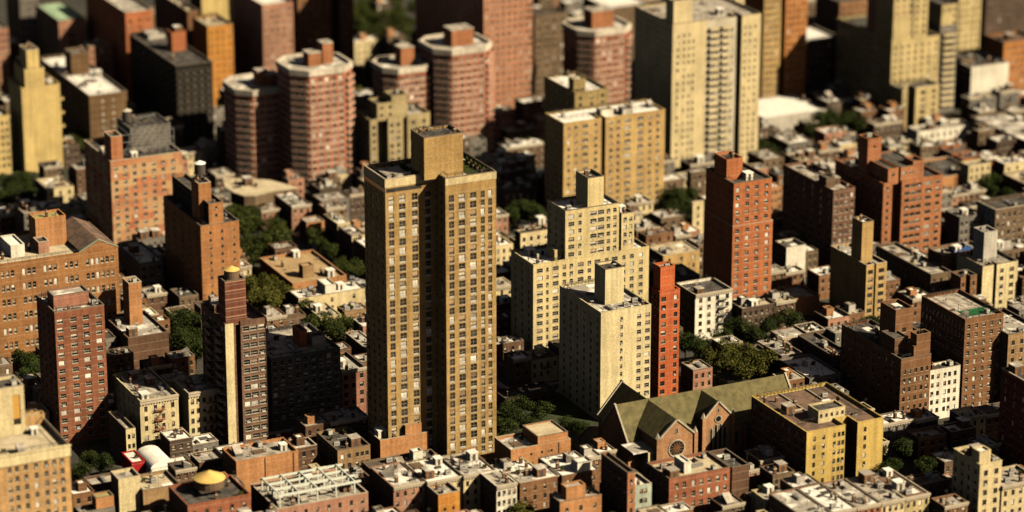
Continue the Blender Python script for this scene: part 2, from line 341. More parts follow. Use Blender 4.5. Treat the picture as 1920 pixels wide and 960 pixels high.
def clutter(parent, x0, y0, x1, y1, z, n, rng, avoid, big=1):
    n=int(n*1.5)
    used=list(avoid)
    for _ in range(n*6):
        if n<=0: break
        k=rng.choice(KIT); r=SIZE.get(k,1.0)
        if x1-x0<2*r+.6 or y1-y0<2*r+.6: continue
        x=rng.uniform(x0+r,x1-r); y=rng.uniform(y0+r,y1-r)
        if any(x+r>a and x-r<c and y+r>b_ and y-r<d for a,b_,c,d in used): continue
        used.append((x-r,y-r,x+r,y+r)); s=rng.uniform(.85,1.15); n-=1
        link(k.replace('white_hut','roof_hut'), PROP[k], parent, (x,y,z), rng.choice((0,0,math.pi/2,-math.pi/2)) if k not in('roof_hut','white_hut') else 0, (s,s,s))

def colfrac(c, w_, ww):
    if isinstance(c,int): return [(w_*(i+.5)/c, ww) for i in range(c)]
    return [((q[0]*w_, q[1]) if isinstance(q,(tuple,list)) else (q*w_, ww)) for q in c]
def rows_of(z0, z1, wh, pitch, top):
    out=[]; z=z1-top
    while z-wh/2>z0+.6: out.append(z); z-=pitch
    return out
def seedof(s): return sum(ord(c)*(i+7) for i,c in enumerate(s))

def blocks_h(z1): return z1>18
def add_block(rt, base, bl, wins, rng, opts, first, others):
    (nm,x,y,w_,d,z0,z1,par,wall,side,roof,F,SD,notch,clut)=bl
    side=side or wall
    if isinstance(notch,list):
        fr=[(x,y)]
        for a,b_,nd in notch:
            fr += [(x+a*w_,y),(x+a*w_,y+nd),(x+b_*w_,y+nd),(x+b_*w_,y)]
        fr += [(x+w_,y)]
    else: fr=[(x,y),(x+w_,y)]
    poly=fr+[(x+w_,y+d),(x,y+d)]; mb=MB(); n=len(poly)
    str_=[(s[0]*w_,s[1]*w_,s[2]) for s in opts.get('stripes',[])] if first else []
    for i in range(n):
        a,b_=poly[i],poly[(i+1)%n]; dx,dy=b_[0]-a[0],b_[1]-a[1]
        if abs(dy)<1e-6 and dx>0 and F:
            cols=[(u-(a[0]-x),q) for u,q in colfrac(F[0],w_,F[1]) if a[0]-x<=u<=b_[0]-x]
            st=[(s[0]-(a[0]-x),s[1]-(a[0]-x),s[2]) for s in str_]
            facade(mb,a,b_,z0,z1,cols,rows_of(z0,z1,F[2],F[3],F[4]),F[1],F[2],wall,wins,F[5],stripes=st,rng=rng,skip=opts.get('skip',0))
        elif abs(dx)<1e-6 and dy<0 and i==n-1 and SD:
            cols=[(d-u,q) for u,q in colfrac(SD[0],d,SD[1])][::-1] if not isinstance(SD[0],int) else colfrac(SD[0],d,SD[1])
            facade(mb,a,b_,z0,z1,cols,rows_of(z0,z1,SD[2],SD[3],SD[4]),SD[1],SD[2],side,wins,SD[5],rng=rng)
        else:
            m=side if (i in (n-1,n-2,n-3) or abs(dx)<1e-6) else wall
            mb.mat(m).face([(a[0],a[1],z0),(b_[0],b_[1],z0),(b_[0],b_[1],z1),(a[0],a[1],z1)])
    t=.3; zi=z1-par; inn=inset(poly,t)
    mb.mat(wall)
    for i in range(n):
        a,b_=inn[i],inn[(i+1)%n]; mb.face([(b_[0],b_[1],zi),(a[0],a[1],zi),(a[0],a[1],z1),(b_[0],b_[1],z1)])
    bo=mb.build('wall' if first else nm, rt); top=rt if first else bo
    ch=.16 if blocks_h(z1) else .07
    cp=MB().mat(('coping','coping_d',wall,wall,'coping_d')[seedof(nm+str(w_)+wall)%5]); out=inset(poly,-.06); inn2=inset(poly,t+.05)
    for i in range(n):
        j=(i+1)%n; a,b_,c,e=out[i],out[j],inn2[j],inn2[i]
        cp.face([(a[0],a[1],z1+ch),(b_[0],b_[1],z1+ch),(c[0],c[1],z1+ch),(e[0],e[1],z1+ch)])
        cp.face([(a[0],a[1],z1+.002),(b_[0],b_[1],z1+.002),(b_[0],b_[1],z1+ch),(a[0],a[1],z1+ch)])
        cp.face([(c[0],c[1],z1+.002),(e[0],e[1],z1+.002),(e[0],e[1],z1+ch),(c[0],c[1],z1+ch)])
    cp.build('coping', top)
    if w_>11 and d>9 and z1>18:
        q=MB().mat('iron'); a0,b0,a1,b1=x+1.2,y+1.2+(max([k_[2] for k_ in notch]) if isinstance(notch,list) else 0),x+w_-1.2,y+d-1.2
        for z in (zi+par+.55,zi+par+.95):
            for p_,r_ in (((a0,b0),(a1,b0)),((a1,b0),(a1,b1)),((a1,b1),(a0,b1)),((a0,b1),(a0,b0))): q.beam((p_[0],p_[1],z),(r_[0],r_[1],z),.09)
        for k_ in range(int((a1-a0)//2.5)+1):
            for yy in (b0,b1): q.box(a0+k_*2.5-.05,yy-.05,zi+.003,a0+k_*2.5+.05,yy+.05,zi+par+1)
        q.build('roof_railing',top)
    rb=MB().mat('roof_'+roof); rb.face([(px,py,zi) for px,py in inset(poly,t+.002)]); rb.build('roof', top)
    nd=max([q[2] for q in notch]) if isinstance(notch,list) else 0
    if clut and w_>3 and d>3: clutter(rt,x+.5,y+.5+nd,x+w_-.5,y+d-.5,zi+.003,clut,rng,others)
    return poly

def building(row):
    nm,label,cat,group,X,Y,blocks,o=row
    rng=random.Random(seedof(label)); rt=root(nm,(X,Y,0),label,cat,group); wins=[]; base=(X,Y)
    foot=[(b[1]-.3,b[2]-.3,b[1]+b[3]+.3,b[2]+b[4]+.3) for b in blocks if b[5]>1]
    for i,b in enumerate(blocks):
        add_block(rt,base,b,wins,rng,o,i==0,foot if b[5]<1 else [])
    m=blocks[0]; w_,d,h=m[3],m[4],m[6]; F=m[11]
    emit_windows(rt,base,wins,rng)
    if o.get('cornice'):
        b=MB().mat('coping'); p=.55; hh=.9 if o['cornice']==1 else 1.3
        b.box(-.1,-p,h-.35,w_+.1,-.003,h+.2); b.box(0,-p*.6,h-hh,w_,-.003,h-.352)
        q=.9
        for i in range(int(w_/q)): b.box(i*q+.3,-p*.85,h-hh-.25,i*q+.5,-.003,h-hh-.003)
        b.build('cornice',rt)
    for u in o.get('seam',[]):
        b=MB().mat('iron').box(u*w_-.16,-.1,.2,u*w_+.16,-.004,h-.3); 
        bb=MB(); bb.mat('iron').box(u*w_-.16,-.1,.2,u*w_+.16,-.004,h-.3); bb.build('downpipe',rt)
    for u in o.get('fe',[]):
        b=MB().mat('rustiron' if o.get('fecol') else 'iron'); z=h-(F[4]+.9) ; fl=0; hw=1.6
        while z>3:
            b.box(u*w_-hw,-1.1,z-.06,u*w_+hw,-.05,z)
            for k in range(9): xx=u*w_-hw+k*hw/4; b.box(xx-.03,-1.1,z,xx+.03,-1.05,z+.95)
            b.box(u*w_-hw,-1.12,z+.92,u*w_+hw,-1.04,z+1.0)
            if z-F[3]>3:
                s_=1 if fl%2 else -1
                for yy in (-.9,-.35): b.beam((u*w_-s_*1.1,yy,z),(u*w_+s_*1.1,yy,z-F[3]),.12)
            z-=F[3]; fl+=1
        b.build('fire_escape',rt)
    if 'bal' in o or 'balside' in o:
        for key in ('bal','balside'):
            for u,bw in o.get(key,[]):
                b=MB().mat('coping'); b.box(-bw/2,-1.3,-.12,bw/2,-.004,.08); b.mat('cream2' if key=='bal' else 'frame_d').box(-bw/2,-1.3,.08,bw/2,-1.2,1.05); b.box(-bw/2,-1.2,.08,-bw/2+.08,-.004,1.05); b.box(bw/2-.08,-1.2,.08,bw/2,-.004,1.05); me=b.mesh('balcony')
                z=h-4.2
                while z>3:
                    if key=='bal': link('balcony',me,rt,(u*w_,0,z))
                    else: link('balcony',me,rt,(0,d*u,z),-math.pi/2)
                    z-=2.75
    if o.get('balr'):
        b=MB().mat('yellow3'); b.box(0,.5,0,1.6,4,.2); b.box(0,.5,.2,.15,4,1.1); b.box(1.5,.5,.2,1.6,4,1.1); b.box(.15,.5,.2,1.5,.6,1.1); me=b.mesh('balcony'); z=h-7
        while z>4: link('balcony',me,rt,(w_+.003,0,z)); z-=5.6
    if o.get('band'):
        b=MB().mat(o['band']); b.box(-.2,-.35,h-3.2,w_+.2,-.004,h-.2); b.box(-.35,-.6,h-.2,w_+.35,-.004,h+.25); b.build('cornice',rt)
    if o.get('green'):
        zi=h-m[7]; b=MB().mat('roof_green'); b.box(w_*.25,d*.18,zi+.004,w_-.6,d*.38,zi+.12); b.build('playing_court',rt)
        b=MB().mat('iron')
        for x,y in ((w_*.25,d*.18),(w_-.6,d*.18),(w_-.6,d*.38),(w_*.25,d*.38)): b.box(x-.06,y-.06,zi,x+.06,y+.06,zi+2.6)
        for z in (zi+1.3,zi+2.55): b.beam((w_*.25,d*.18,z),(w_-.6,d*.18,z),.06); b.beam((w_-.6,d*.18,z),(w_-.6,d*.38,z),.06); b.beam((w_*.25,d*.38,z),(w_*.25,d*.18,z),.06)
        b.build('court_fence',rt)
    if o.get('vault'):
        zi=h-m[7]; b=MB().mat('shiny'); n=10; x0,x1=w_*.35,w_*.75; y0,y1=1.5,9.5
        for k in range(n):
            a0,a1=math.pi*k/n,math.pi*(k+1)/n; cx,r=(x0+x1)/2,(x1-x0)/2
            p=lambda a,y:(cx-r*math.cos(a),y,zi+r*.9*math.sin(a)); b.face([p(a0,y0),p(a0,y1),p(a1,y1),p(a1,y0)])
        for y in (y0,y1): b.face([(cx-r*math.cos(math.pi*k/n),y,zi+r*.9*math.sin(math.pi*k/n)) for k in range(n+1)])
        b.build('skylight_vault',rt)
    if o.get('barrel'):
        b=MB().mat('roof_white'); n=14
        for k in range(n):
            a0,a1=math.pi*k/n,math.pi*(k+1)/n; c,r=w_/2,w_/2+.2
            p=lambda a,y:(c-r*math.cos(a),y,h+.17+r*.55*math.sin(a)); b.face([p(a0,-.2),p(a0,d+.2),p(a1,d+.2),p(a1,-.2)][::-1])
        for y in (-.2,d+.2): b.face([(c-r*math.cos(math.pi*k/n),y,h+.17+r*.55*math.sin(math.pi*k/n)) for k in range(n+1)])
        b.build('barrel_roof',rt)
    if o.get('rings'):
        zi=h-m[7]
        for cx,cy,r in ((w_*.72,d*.3,3.2),(w_*.4,d*.62,2.2)):
            b=MB().mat('coping_d'); n=24
            for k in range(n):
                a0,a1=2*math.pi*k/n,2*math.pi*(k+1)/n; q=lambda a,rr:(cx+rr*math.cos(a),cy+rr*math.sin(a),zi+.03); b.face([q(a0,r),q(a1,r),q(a1,r-.3),q(a0,r-.3)][::-1])
            b.build('painted_ring',rt)
    if o.get('steel'):
        zi=h-m[7]; b=MB().mat('steel_green')
        for j in range(4):
            y=3+j*4.6
            for z in (zi+3.6,): b.beam((1.5,y,z),(w_-1,y,z),.55)
            for k in range(5): x=2+k*(w_-5)/4; b.beam((x,y,zi),(x,y,zi+3.6),.34)
        for k in range(5): x=2+k*(w_-5)/4; b.beam((x,3,zi+3.9),(x,3+3*4.6,zi+3.9),.4)
        b.beam((4,7.6,zi+4),(w_*.7,7.6,zi+4),.2); b.beam((4,7.6,zi+2.6),(4,7.6,zi+4),.2); b.beam((w_*.7,7.6,zi+2.6),(w_*.7,7.6,zi+4),.2)
        b.build('steel_frame',rt)
    if o.get('scaf'):
        zi=h; b=MB().mat('metal'); x0,x1,y0,y1=6,w_-1.5,4,d-6
        nx=7
        for k in range(nx+1):
            x=x0+(x1-x0)*k/nx
            for y in (y0,y1): b.beam((x,y,zi-1),(x,y,zi+8),.16)
            b.beam((x,y0,zi+8),(x,y1,zi+8),.14)
        for z in (zi+2.5,zi+5.2,zi+8):
            for y in (y0,y1): b.beam((x0,y,z),(x1,y,z),.16)
        for k in range(nx): a=x0+(x1-x0)*k/nx; c=x0+(x1-x0)*(k+1)/nx; b.beam((a,y0,zi),(c,y0,zi+5.2),.1)
        b.build('rooftop_scaffold',rt)
    if o.get('lines'):
        zi=h-m[7]; b=MB().mat('coping')
        for x in (w_*.35,w_*.7): b.box(x,7,zi+.004,x+.35,d-.6,zi+.5)
        b.box(.6,d*.55,zi+.005,w_*.35-.01,d*.55+.35,zi+.5); b.build('party_wall',rt)
    if o.get('gable'):
        b=MB().mat(m[8]); x0,x1=w_-13,w_; c=(x0+x1)/2
        b.face([(x0,0,h+.17),(x1,0,h+.17),(c,0,h+3.4)]); b.face([(x1,.8,h+.17),(x0,.8,h+.17),(c,.8,h+3.4)]); b.mat('copper')
        b.face([(x0-.3,-.2,h+.15),(c,-.2,h+3.6),(c,1,h+3.6),(x0-.3,1,h+.15)][::-1]); b.face([(c,-.2,h+3.6),(x1+.3,-.2,h+.15),(x1+.3,1,h+.15),(c,1,h+3.6)][::-1]); b.build('gable',rt)
        b=MB().mat('roof_rust'); b.face([(c,.9,h+3.5),(x1,.9,h+.3),(x1,d-2,h+.3),(c,d-2,h+3.5)]); b.face([(x0,.9,h+.3),(c,.9,h+3.5),(c,d-2,h+3.5),(x0,d-2,h+.3)]); b.build('gable_roof',rt)
    if o.get('terr'):
        zi=h-m[7]
        for k in range(5): link('planter_box',PROP['planter_box'],rt,(w_-2.2,3+k*3,zi+.003),math.pi/2,(1.3,1.3,1.3))
        b=MB().mat('leaf'); b.box(w_*.55,4,zi+.004,w_-1,18,zi+.06); b.build('roof_lawn',rt)
        wg=blocks[1]; x0,y0=wg[1],wg[2]; b=MB().mat('glass'); b.box(x0+.3,y0-.06,h-4.2,x0+wg[3]*.72,y0-.004,h-3.0); b.build('louvre_band',rt)
        b=MB().mat('glass'); b.box(x0-.06,y0+.5,h-4.2,x0-.004,y0+wg[4]-.5,h-3.0); b.build('louvre_band',rt)
        b=MB().mat('cream2'); b.box(x0-.12,y0-.12,h-2.6,x0+wg[3]-.35,y0-.003,h-.1); b.box(x0-.12,y0-.003,h-2.6,x0-.003,y0+wg[4],h-.1); b.build('cornice',rt)
        b=MB().mat('cream2'); b.box(-.02,-.1,h-2.2,w_+.1,-.003,h-.1); b.build('cornice',rt)
        b=MB().mat('roof_gravel'); b.box(x0+2,y0+3,zi+.004,x0+9,y0+11,zi+1.2); b.build('terrace_deck',rt)
        for k in range(4): link('planter_box',PROP['planter_box'],rt,(x0+10+k*.1,y0+3+k*2.4,zi+.003),math.pi/2,(1.3,1.3,1.5))
    if o.get('tarp'):
        zi=h-m[7]; b=MB().mat('bluetarp'); b.face([(w_*.35,d*.2,zi+.9),(w_*.75,d*.15,zi+1.6),(w_*.78,d*.75,zi+.8),(w_*.55,d*.5,zi+2.1),(w_*.38,d*.8,zi+.5)]); b.face([(w_*.35,d*.2,zi+.01),(w_*.75,d*.15,zi+.01),(w_*.75,d*.15,zi+1.6),(w_*.35,d*.2,zi+.9)]); b.build('blue_tarpaulin',rt)
    return rt

BUILDINGS = [
('apartment_tower', 'tallest tan brick twin-slab apartment tower with boxy penthouse in the middle', 'apartment tower', None, 380.84, 826.15, [('main', 0, 0, 16.76, 24, 0, 92.97, 1.2, 'tan', None, 'gravel', ([(0.116, 1.65), (0.32, 2.1), (0.545, 2.1), (0.735, 1.3), (0.88, 1.3)], 1.7, 2.2, 2.75, 6.6, 'ac'), ([0.12, 0.3, 0.5, 0.7, 0.9], 1.4, 1.5, 2.75, 5.6, 'dk'), None, 3), ('wing', -16.57, 6.91, 16.55, 15.91, 0, 92.95, 1.2, 'tan', None, 'gravel', ([(0.115, 1.7), (0.33, 2.1), (0.58, 1.9), (0.84, 1.9)], 1.7, 2.2, 2.75, 6.6, 'ac'), (4, 1.4, 1.5, 2.75, 5.6, 'dk'), None, 3), ('penthouse', -4.78, 4.57, 12.79, 9.64, 91.77, 104.97, 0.8, 'tan', None, 'tar', None, None, None, 2)], {'terr': 1}),
('apartment_building', 'cream brick building with notched top right behind the tallest tan tower', 'apartment building', None, 475.08, 1100.19, [('main', 0, 0, 25.6, 14.67, 0, 25.95, 0.9, 'cream_d', None, 'gravel', ([0.06, 0.36, 0.47, 0.72, 0.9], 1.5, 1.5, 2.8, 3.2, 'dk'), (6, 1.3, 1.5, 2.8, 3.2, 'dk'), [(0.12, 0.3, 5), (0.55, 0.62, 3)], 6), ('bulkhead', 3.32, 0.5, 10.87, 8.71, 25.05, 31.95, 0.8, 'cream_d', None, 'tar', (3, 1.2, 1.4, 3, 1.8, 'dk'), None, None, 0), ('bulkhead', 9.57, 0.57, 6.8, 7.59, 25.05, 34.45, 0.8, 'cream_d', None, 'tar', None, None, None, 2)], {}),
('apartment_building', 'pale yellow stepped apartment block with roof terrace right of the tallest tan tower', 'apartment building', None, 444.21, 894.69, [('main', 0, 0, 43.38, 16.89, 0, 34.84, 0.9, 'yellow', None, 'white', ([(0.055, 2.2), (0.12, 0.9), (0.19, 2.2), (0.265, 1.3), (0.325, 1.3), (0.405, 2.2), (0.48, 1.3), (0.55, 2.2), (0.63, 1.4), (0.7, 2.2), (0.78, 1.2), (0.85, 1.5), (0.93, 1.5)], 1.6, 1.5, 2.65, 2.4, 'dh'), ([0.2, 0.5, 0.8], 1.2, 1.5, 2.65, 2.4, 'dk'), None, 8), ('upper_storeys', 11.81, 0.06, 20.07, 13.33, 33.94, 51.84, 0.8, 'yellow', None, 'white', ([(0.11, 2.2), (0.27, 1.2), (0.36, 2.2), (0.52, 2.4), (0.66, 2.4), (0.8, 1.3), (0.92, 1.3)], 1.6, 1.5, 2.65, 2.2, 'dh'), (3, 1.2, 1.5, 2.65, 2.2, 'dk'), None, 2), ('bulkhead', 20.37, 0.57, 5.94, 8.83, 33.94, 61.84, 0.8, 'yellow', None, 'tar', None, None, None, 2), ('upper_storeys', 32.88, 0.2, 4.63, 13, 33.94, 47.84, 0.8, 'yellow', None, 'white', ([0.3, 0.75], 1.2, 1.5, 2.65, 2.2, 'dh'), None, None, 2), ('upper_storeys', 35.75, 0.71, 2.21, 8, 33.94, 38.84, 0.4, 'yellow', None, 'white', None, None, None, 0), ('bulkhead', 8.99, 2.23, 4.36, 5.93, 33.94, 37.84, 0.4, 'yellow', None, 'white', None, None, None, 0), ('upper_storeys', 35.18, 0.41, 2.61, 11, 33.94, 43.34, 0.8, 'yellow', None, 'white', ([0.5], 1.4, 1.5, 2.65, 2.2, 'dh'), None, None, 2)], {}),
('apartment_tower', 'cream tower with few small windows and tall square bulkhead behind the church', 'apartment tower', None, 440.05, 838.33, [('main', 0, 0, 17.9, 29.01, 0, 37.01, 0.9, 'cream', None, 'dirtywhite', ([(0.41, 0.9), (0.76, 1.5), (0.93, 1.7)], 1.1, 1.4, 2.65, 3.2, 'dh'), ([0.08, 0.24, 0.4, 0.56, 0.72, 0.88], 1.3, 1.5, 2.65, 3.2, 'dk'), None, 9), ('bulkhead', 5.63, 8.1, 6.68, 7.33, 36.11, 48.01, 0.8, 'cream', None, 'tar', None, None, None, 2)], {}),
('apartment_building', 'slim bright orange-red building squeezed against the cream tower', 'apartment building', None, 466.38, 848.18, [('main', 0, 0, 7.41, 5.75, 0, 36.71, 0.9, 'redor', None, 'tar', ([(0.2, 1.7), (0.8, 1.3)], 1.5, 1.6, 2.9, 2.6, 'dk'), (3, 1.2, 1.5, 2.9, 2.6, 'dk'), None, 3), ('bulkhead', 0.5, 0.58, 5.24, 4.67, 35.81, 44.71, 0.8, 'redor', None, 'dirtywhite', None, None, None, 2), ('bulkhead', 0.94, 0.57, 2.52, 3.57, 35.81, 40.71, 0.4, 'redor', None, 'dirtywhite', None, None, None, 0)], {}),
('apartment_tower', 'tall slim red brick tower with blank left wall beside the white fire-escape building', 'apartment tower', None, 521.36, 897.28, [('main', 0, 0, 15.76, 20.06, 0, 36.2, 0.9, 'brickred', None, 'tar', ([(0.11, 1.5), (0.36, 1.5), (0.6, 1.5), (0.86, 1.5)], 1.5, 1.45, 2.75, 2.0, 'dh'), None, None, 6), ('upper_storeys', 0.06, 0.06, 14.96, 19.21, 35.3, 51.5, 0.8, 'brickred', None, 'tar', ([(0.11, 1.5), (0.36, 1.5), (0.6, 1.5), (0.86, 1.5)], 1.5, 1.45, 2.75, 2.4, 'dh'), None, None, 2), ('bulkhead', 0.57, 6.06, 6.25, 8.52, 35.3, 58.2, 0.8, 'brickred', None, 'tar', None, None, None, 2)], {}),
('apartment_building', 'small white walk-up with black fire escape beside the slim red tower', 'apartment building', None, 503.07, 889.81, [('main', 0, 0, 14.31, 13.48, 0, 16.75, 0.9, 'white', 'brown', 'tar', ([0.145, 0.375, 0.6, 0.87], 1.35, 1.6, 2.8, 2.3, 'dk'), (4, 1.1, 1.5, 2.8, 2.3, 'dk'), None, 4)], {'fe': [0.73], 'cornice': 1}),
('apartment_building', 'wide tan apartment block with white roof and dark slot in its front', 'apartment building', None, 519.11, 1020.34, [('main', 0, 0, 42.98, 15.56, 0, 40.22, 0.6, 'tan2', None, 'white', ([(0.05, 1.2), (0.12, 1.2), (0.21, 2.4), (0.315, 1.4), (0.465, 1.4), (0.535, 1.3), (0.63, 2.6), (0.755, 2.6), (0.85, 1.4), (0.93, 1.4)], 1.5, 1.45, 2.75, 2.2, 'dh'), (4, 1.3, 1.5, 2.75, 2.2, 'dk'), [(0.37, 0.41, 5)], 6), ('bulkhead', 17.51, 3.54, 5.21, 4, 39.62, 42.22, 0.4, 'white', None, 'tar', None, None, None, 0), ('bulkhead', 25.56, 1.2, 4.32, 4, 39.62, 42.22, 0.4, 'greyw', None, 'tar', None, None, None, 0)], {}),
('apartment_building', 'brown block with white roof and tan bulkhead directly behind the wide tan block', 'apartment building', None, 533.49, 1039.37, [('main', 0, 0, 14.15, 26.25, 0, 45.5, 0.9, 'olive_t', None, 'white', (3, 1.2, 1.5, 2.8, 2.5, 'dk'), (6, 1.2, 1.5, 2.8, 2.5, 'dk'), None, 3), ('bulkhead', 0.5, 1.97, 5.0, 4.46, 44.6, 50.0, 0.4, 'olive_t', None, 'dirtywhite', None, None, None, 0)], {}),
('apartment_tower', 'huge cream slab tower with blank stripe and wide brown side wall', 'apartment tower', None, 583.33, 1053.58, [('main', 0, 0, 39.37, 31.61, 0, 63.08, 0.9, 'cream2', None, 'gravel', ([(0.06, 0.9), (0.13, 0.75), (0.185, 0.75), (0.235, 0.75), (0.42, 1.2), (0.5, 1.5), (0.585, 1.5), (0.67, 1.1), (0.82, 0.75), (0.88, 0.75), (0.94, 0.75)], 1.0, 1.25, 2.75, 5, 'dk'), (9, 0.7, 1.1, 2.75, 3, 'bk'), [(0.72, 0.785, 6)], 3), ('bulkhead', 0.5, 0.5, 8.21, 6.43, 62.18, 72.08, 0.8, 'cream2', None, 'tar', None, None, None, 2)], {'skip': 0.12, 'bal': [(0.46, 4.2), (0.6, 4.2)], 'stripes': [(0.38, 0.72, 'panel_cream')]}),
('apartment_tower', 'tall orange brick tower right of the huge cream slab', 'apartment tower', None, 662.28, 1117.95, [('main', 0, 0, 20.88, 26, 0, 82, 0.9, 'orange', None, 'tar', ([0.06, 0.14, 0.22, 0.31, 0.58, 0.68, 0.8, 0.91], 1.0, 1.5, 2.8, 3, 'dk'), None, [(0.39, 0.5, 4)], 1)], {'stripes': [(0, 0.39, 'tan2')]}),
('low_building', 'low building with bright white roof at the foot of the orange tower', 'low building', None, 647.33, 1090.9, [('main', 0, 0, 30.19, 26, 0, 7, 0.4, 'greyw', None, 'white', None, None, None, 1)], {}),
('office_building', 'dark building with white roof behind the orange tower', 'office building', None, 684.53, 1129.59, [('main', 0, 0, 22.22, 26, 0, 25.44, 0.9, 'darkbrick', 'darkbrick', 'white', (7, 1.2, 1.5, 3, 3, 'dk'), None, None, 1)], {}),
('apartment_tower', 'tallest yellow brick setback tower in the blurred far right', 'apartment tower', None, 700.75, 1079.04, [('main', 0, 0, 23.21, 43.16, 0, 36.22, 0.9, 'yellow2', None, 'tar', (7, 1.1, 1.5, 2.8, 3, 'dk'), (12, 1.1, 1.5, 2.8, 3, 'dk'), None, 1), ('upper_storeys', 9.99, 0.06, 6.99, 14.06, 35.32, 61.22, 0.8, 'yellow2', None, 'tar', (2, 1.1, 1.5, 2.8, 3, 'dk'), None, None, 2), ('upper_storeys', 0.57, 0.57, 16.37, 13.79, 35.32, 56.22, 0.8, 'yellow2', None, 'tar', (5, 1.1, 1.5, 2.8, 3, 'dk'), None, None, 2), ('upper_storeys', 0.64, 0.64, 9.3, 12.2, 35.32, 46.22, 0.8, 'yellow2', None, 'tar', (4, 1.1, 1.5, 2.8, 2.4, 'dk'), None, None, 2), ('upper_storeys', 0.71, 0.71, 6.1, 20.46, 35.32, 52.22, 0.8, 'pinkbrick', None, 'tar', None, None, None, 2)], {}),
('apartment_building', 'balconied grey and cream block joined to the right of the yellow setback tower', 'apartment building', None, 729.12, 1086.24, [('main', 0, 0, 8.21, 20, 0, 37.58, 0.9, 'greyb', None, 'tar', ([0.5], 5, 1.3, 3, 2.5, 'dk'), None, None, 0), ('upper_storeys', 0.74, 0.53, 7.41, 16, 36.68, 46.58, 0.8, 'yellow2', None, 'tar', (3, 1.1, 1.5, 2.8, 2.4, 'dk'), None, None, 2), ('bulkhead', 0.57, 0.57, 5.81, 8, 36.68, 42.58, 0.4, 'yellow2', None, 'tar', None, None, None, 0)], {'bal': [(0.5, 6)]}),
('apartment_building', 'small yellow walk-up with dark slot at the foot of the yellow setback tower', 'apartment building', None, 699.89, 1068.3, [('main', 0, 0, 17.68, 9.36, 0, 18.53, 0.9, 'yellow2', None, 'tar', ([(0.06, 1.0), (0.56, 2.6), (0.86, 1.6)], 1.5, 1.5, 2.8, 2.4, 'dk'), (3, 1.1, 1.5, 2.8, 2.4, 'dk'), [(0.13, 0.36, 5)], 2)], {}),
('apartment_building', 'building with blank white end wall and brown windowed side at far right', 'apartment building', None, 743.31, 1082.88, [('main', 0, 0, 18.82, 18.63, 0, 18.91, 0.9, 'white', 'brown', 'tar', None, (8, 1.2, 1.5, 2.9, 2.2, 'dh'), None, 5), ('bulkhead', 0.5, 8.13, 5.91, 10, 18.01, 20.41, 0.4, 'brown', None, 'tar', None, None, None, 0)], {}),
('brick_building', 'orange brick building on the right edge behind the blank white wall', 'brick building', None, 762.65, 1087.85, [('main', 0, 0, 16.87, 14.83, 0, 26.32, 0.9, 'orange', None, 'rust', ([0.15, 0.3, 0.45, 0.6], 1.1, 1.5, 3, 3, 'dh'), None, None, 1)], {}),
('low_building', 'long dark walled building with pale roof on the right edge', 'low building', None, 717.61, 1002.97, [('main', 0, 0, 17.92, 41.56, 0, 11.08, 0.9, 'brown', 'darkbrick', 'dirtywhite', None, (14, 1.2, 1.6, 3.2, 2.4, 'dk'), None, 5)], {}),
('row_house', 'white stuccoed low house with small arched windows behind the red row houses', 'row house', None, 692.05, 1044.12, [('main', 0, 0, 25.72, 8, 0, 8, 0.9, 'white', None, 'gravel', (9, 1.0, 1.7, 3.2, 2.6, 'dk'), None, None, 3)], {}),
('row_house', 'red brick row house right below the white stuccoed house', 'row house', 'red row houses at far right', 685.03, 1016.37, [('main', 0, 0, 8.8, 6.92, 0, 10, 0.3, 'brickred', 'darkbrick', 'rust', (3, 1.0, 1.6, 3.1, 2.2, 'dh'), None, None, 7)], {}),
('row_house', 'red brick row house second of four below the white stuccoed house', 'row house', 'red row houses at far right', 684.03, 1007.24, [('main', 0, 0, 9.26, 7.22, 0, 10, 0.3, 'brickred', 'darkbrick', 'rust', (3, 1.0, 1.6, 3.1, 2.2, 'dh'), None, None, 7)], {}),
('row_house', 'red brick row house third of four below the white stuccoed house', 'row house', 'red row houses at far right', 683.63, 998.74, [('main', 0, 0, 9.72, 7.14, 0, 10, 0.3, 'brickred', 'darkbrick', 'rust', (3, 1.0, 1.6, 3.1, 2.2, 'dh'), None, None, 7)], {}),
('row_house', 'red brick row house nearest the camera of the four below the white stuccoed house', 'row house', 'red row houses at far right', 683.41, 990.24, [('main', 0, 0, 9.43, 7.43, 0, 10, 0.3, 'brickred', 'darkbrick', 'rust', (3, 1.0, 1.6, 3.1, 2.2, 'dh'), None, None, 7)], {}),
('row_house', 'cream fronted low house in front of the red row houses', 'row house', None, 675.45, 982.62, [('main', 0, 0, 10.08, 6, 0, 13, 0.9, 'cream2', None, 'gravel', (4, 1.0, 1.6, 3, 2, 'dk'), None, None, 2)], {}),
('brick_building', 'orange brick block with two dark vertical seams right of the red-orange towers', 'brick building', None, 664.01, 986.07, [('main', 0, 0, 18.65, 22, 0, 8.86, 0.9, 'orange2', 'darkbrick', 'tar', ([0.1, 0.25, 0.55, 0.65], 0.6, 0.6, 4, 4, 'dk'), None, None, 4)], {'seam': [0.42, 0.77]}),
('garage', 'low dark garage with pale roof edge in the garden right of the tallest tower', 'garage', None, 416.95, 859.55, [('main', 0, 0, 17.99, 9, 0, 4.5, 0.9, 'darkbrick', None, 'tar', (6, 1.6, 1.8, 3, 2.4, 'bk'), None, None, 4)], {}),
('apartment_building', 'brick apartment block out of view beyond the right edge', 'apartment building', None, 552.05, 712.06, [('main', 0, 0, 24, 30, 0, 50, 0.9, 'brown5', None, 'tar', (8, 1.2, 1.5, 2.8, 2.6, 'dk'), None, None, 2)], {}),  # unseen block, added so its shadow darkens the gap at lower right
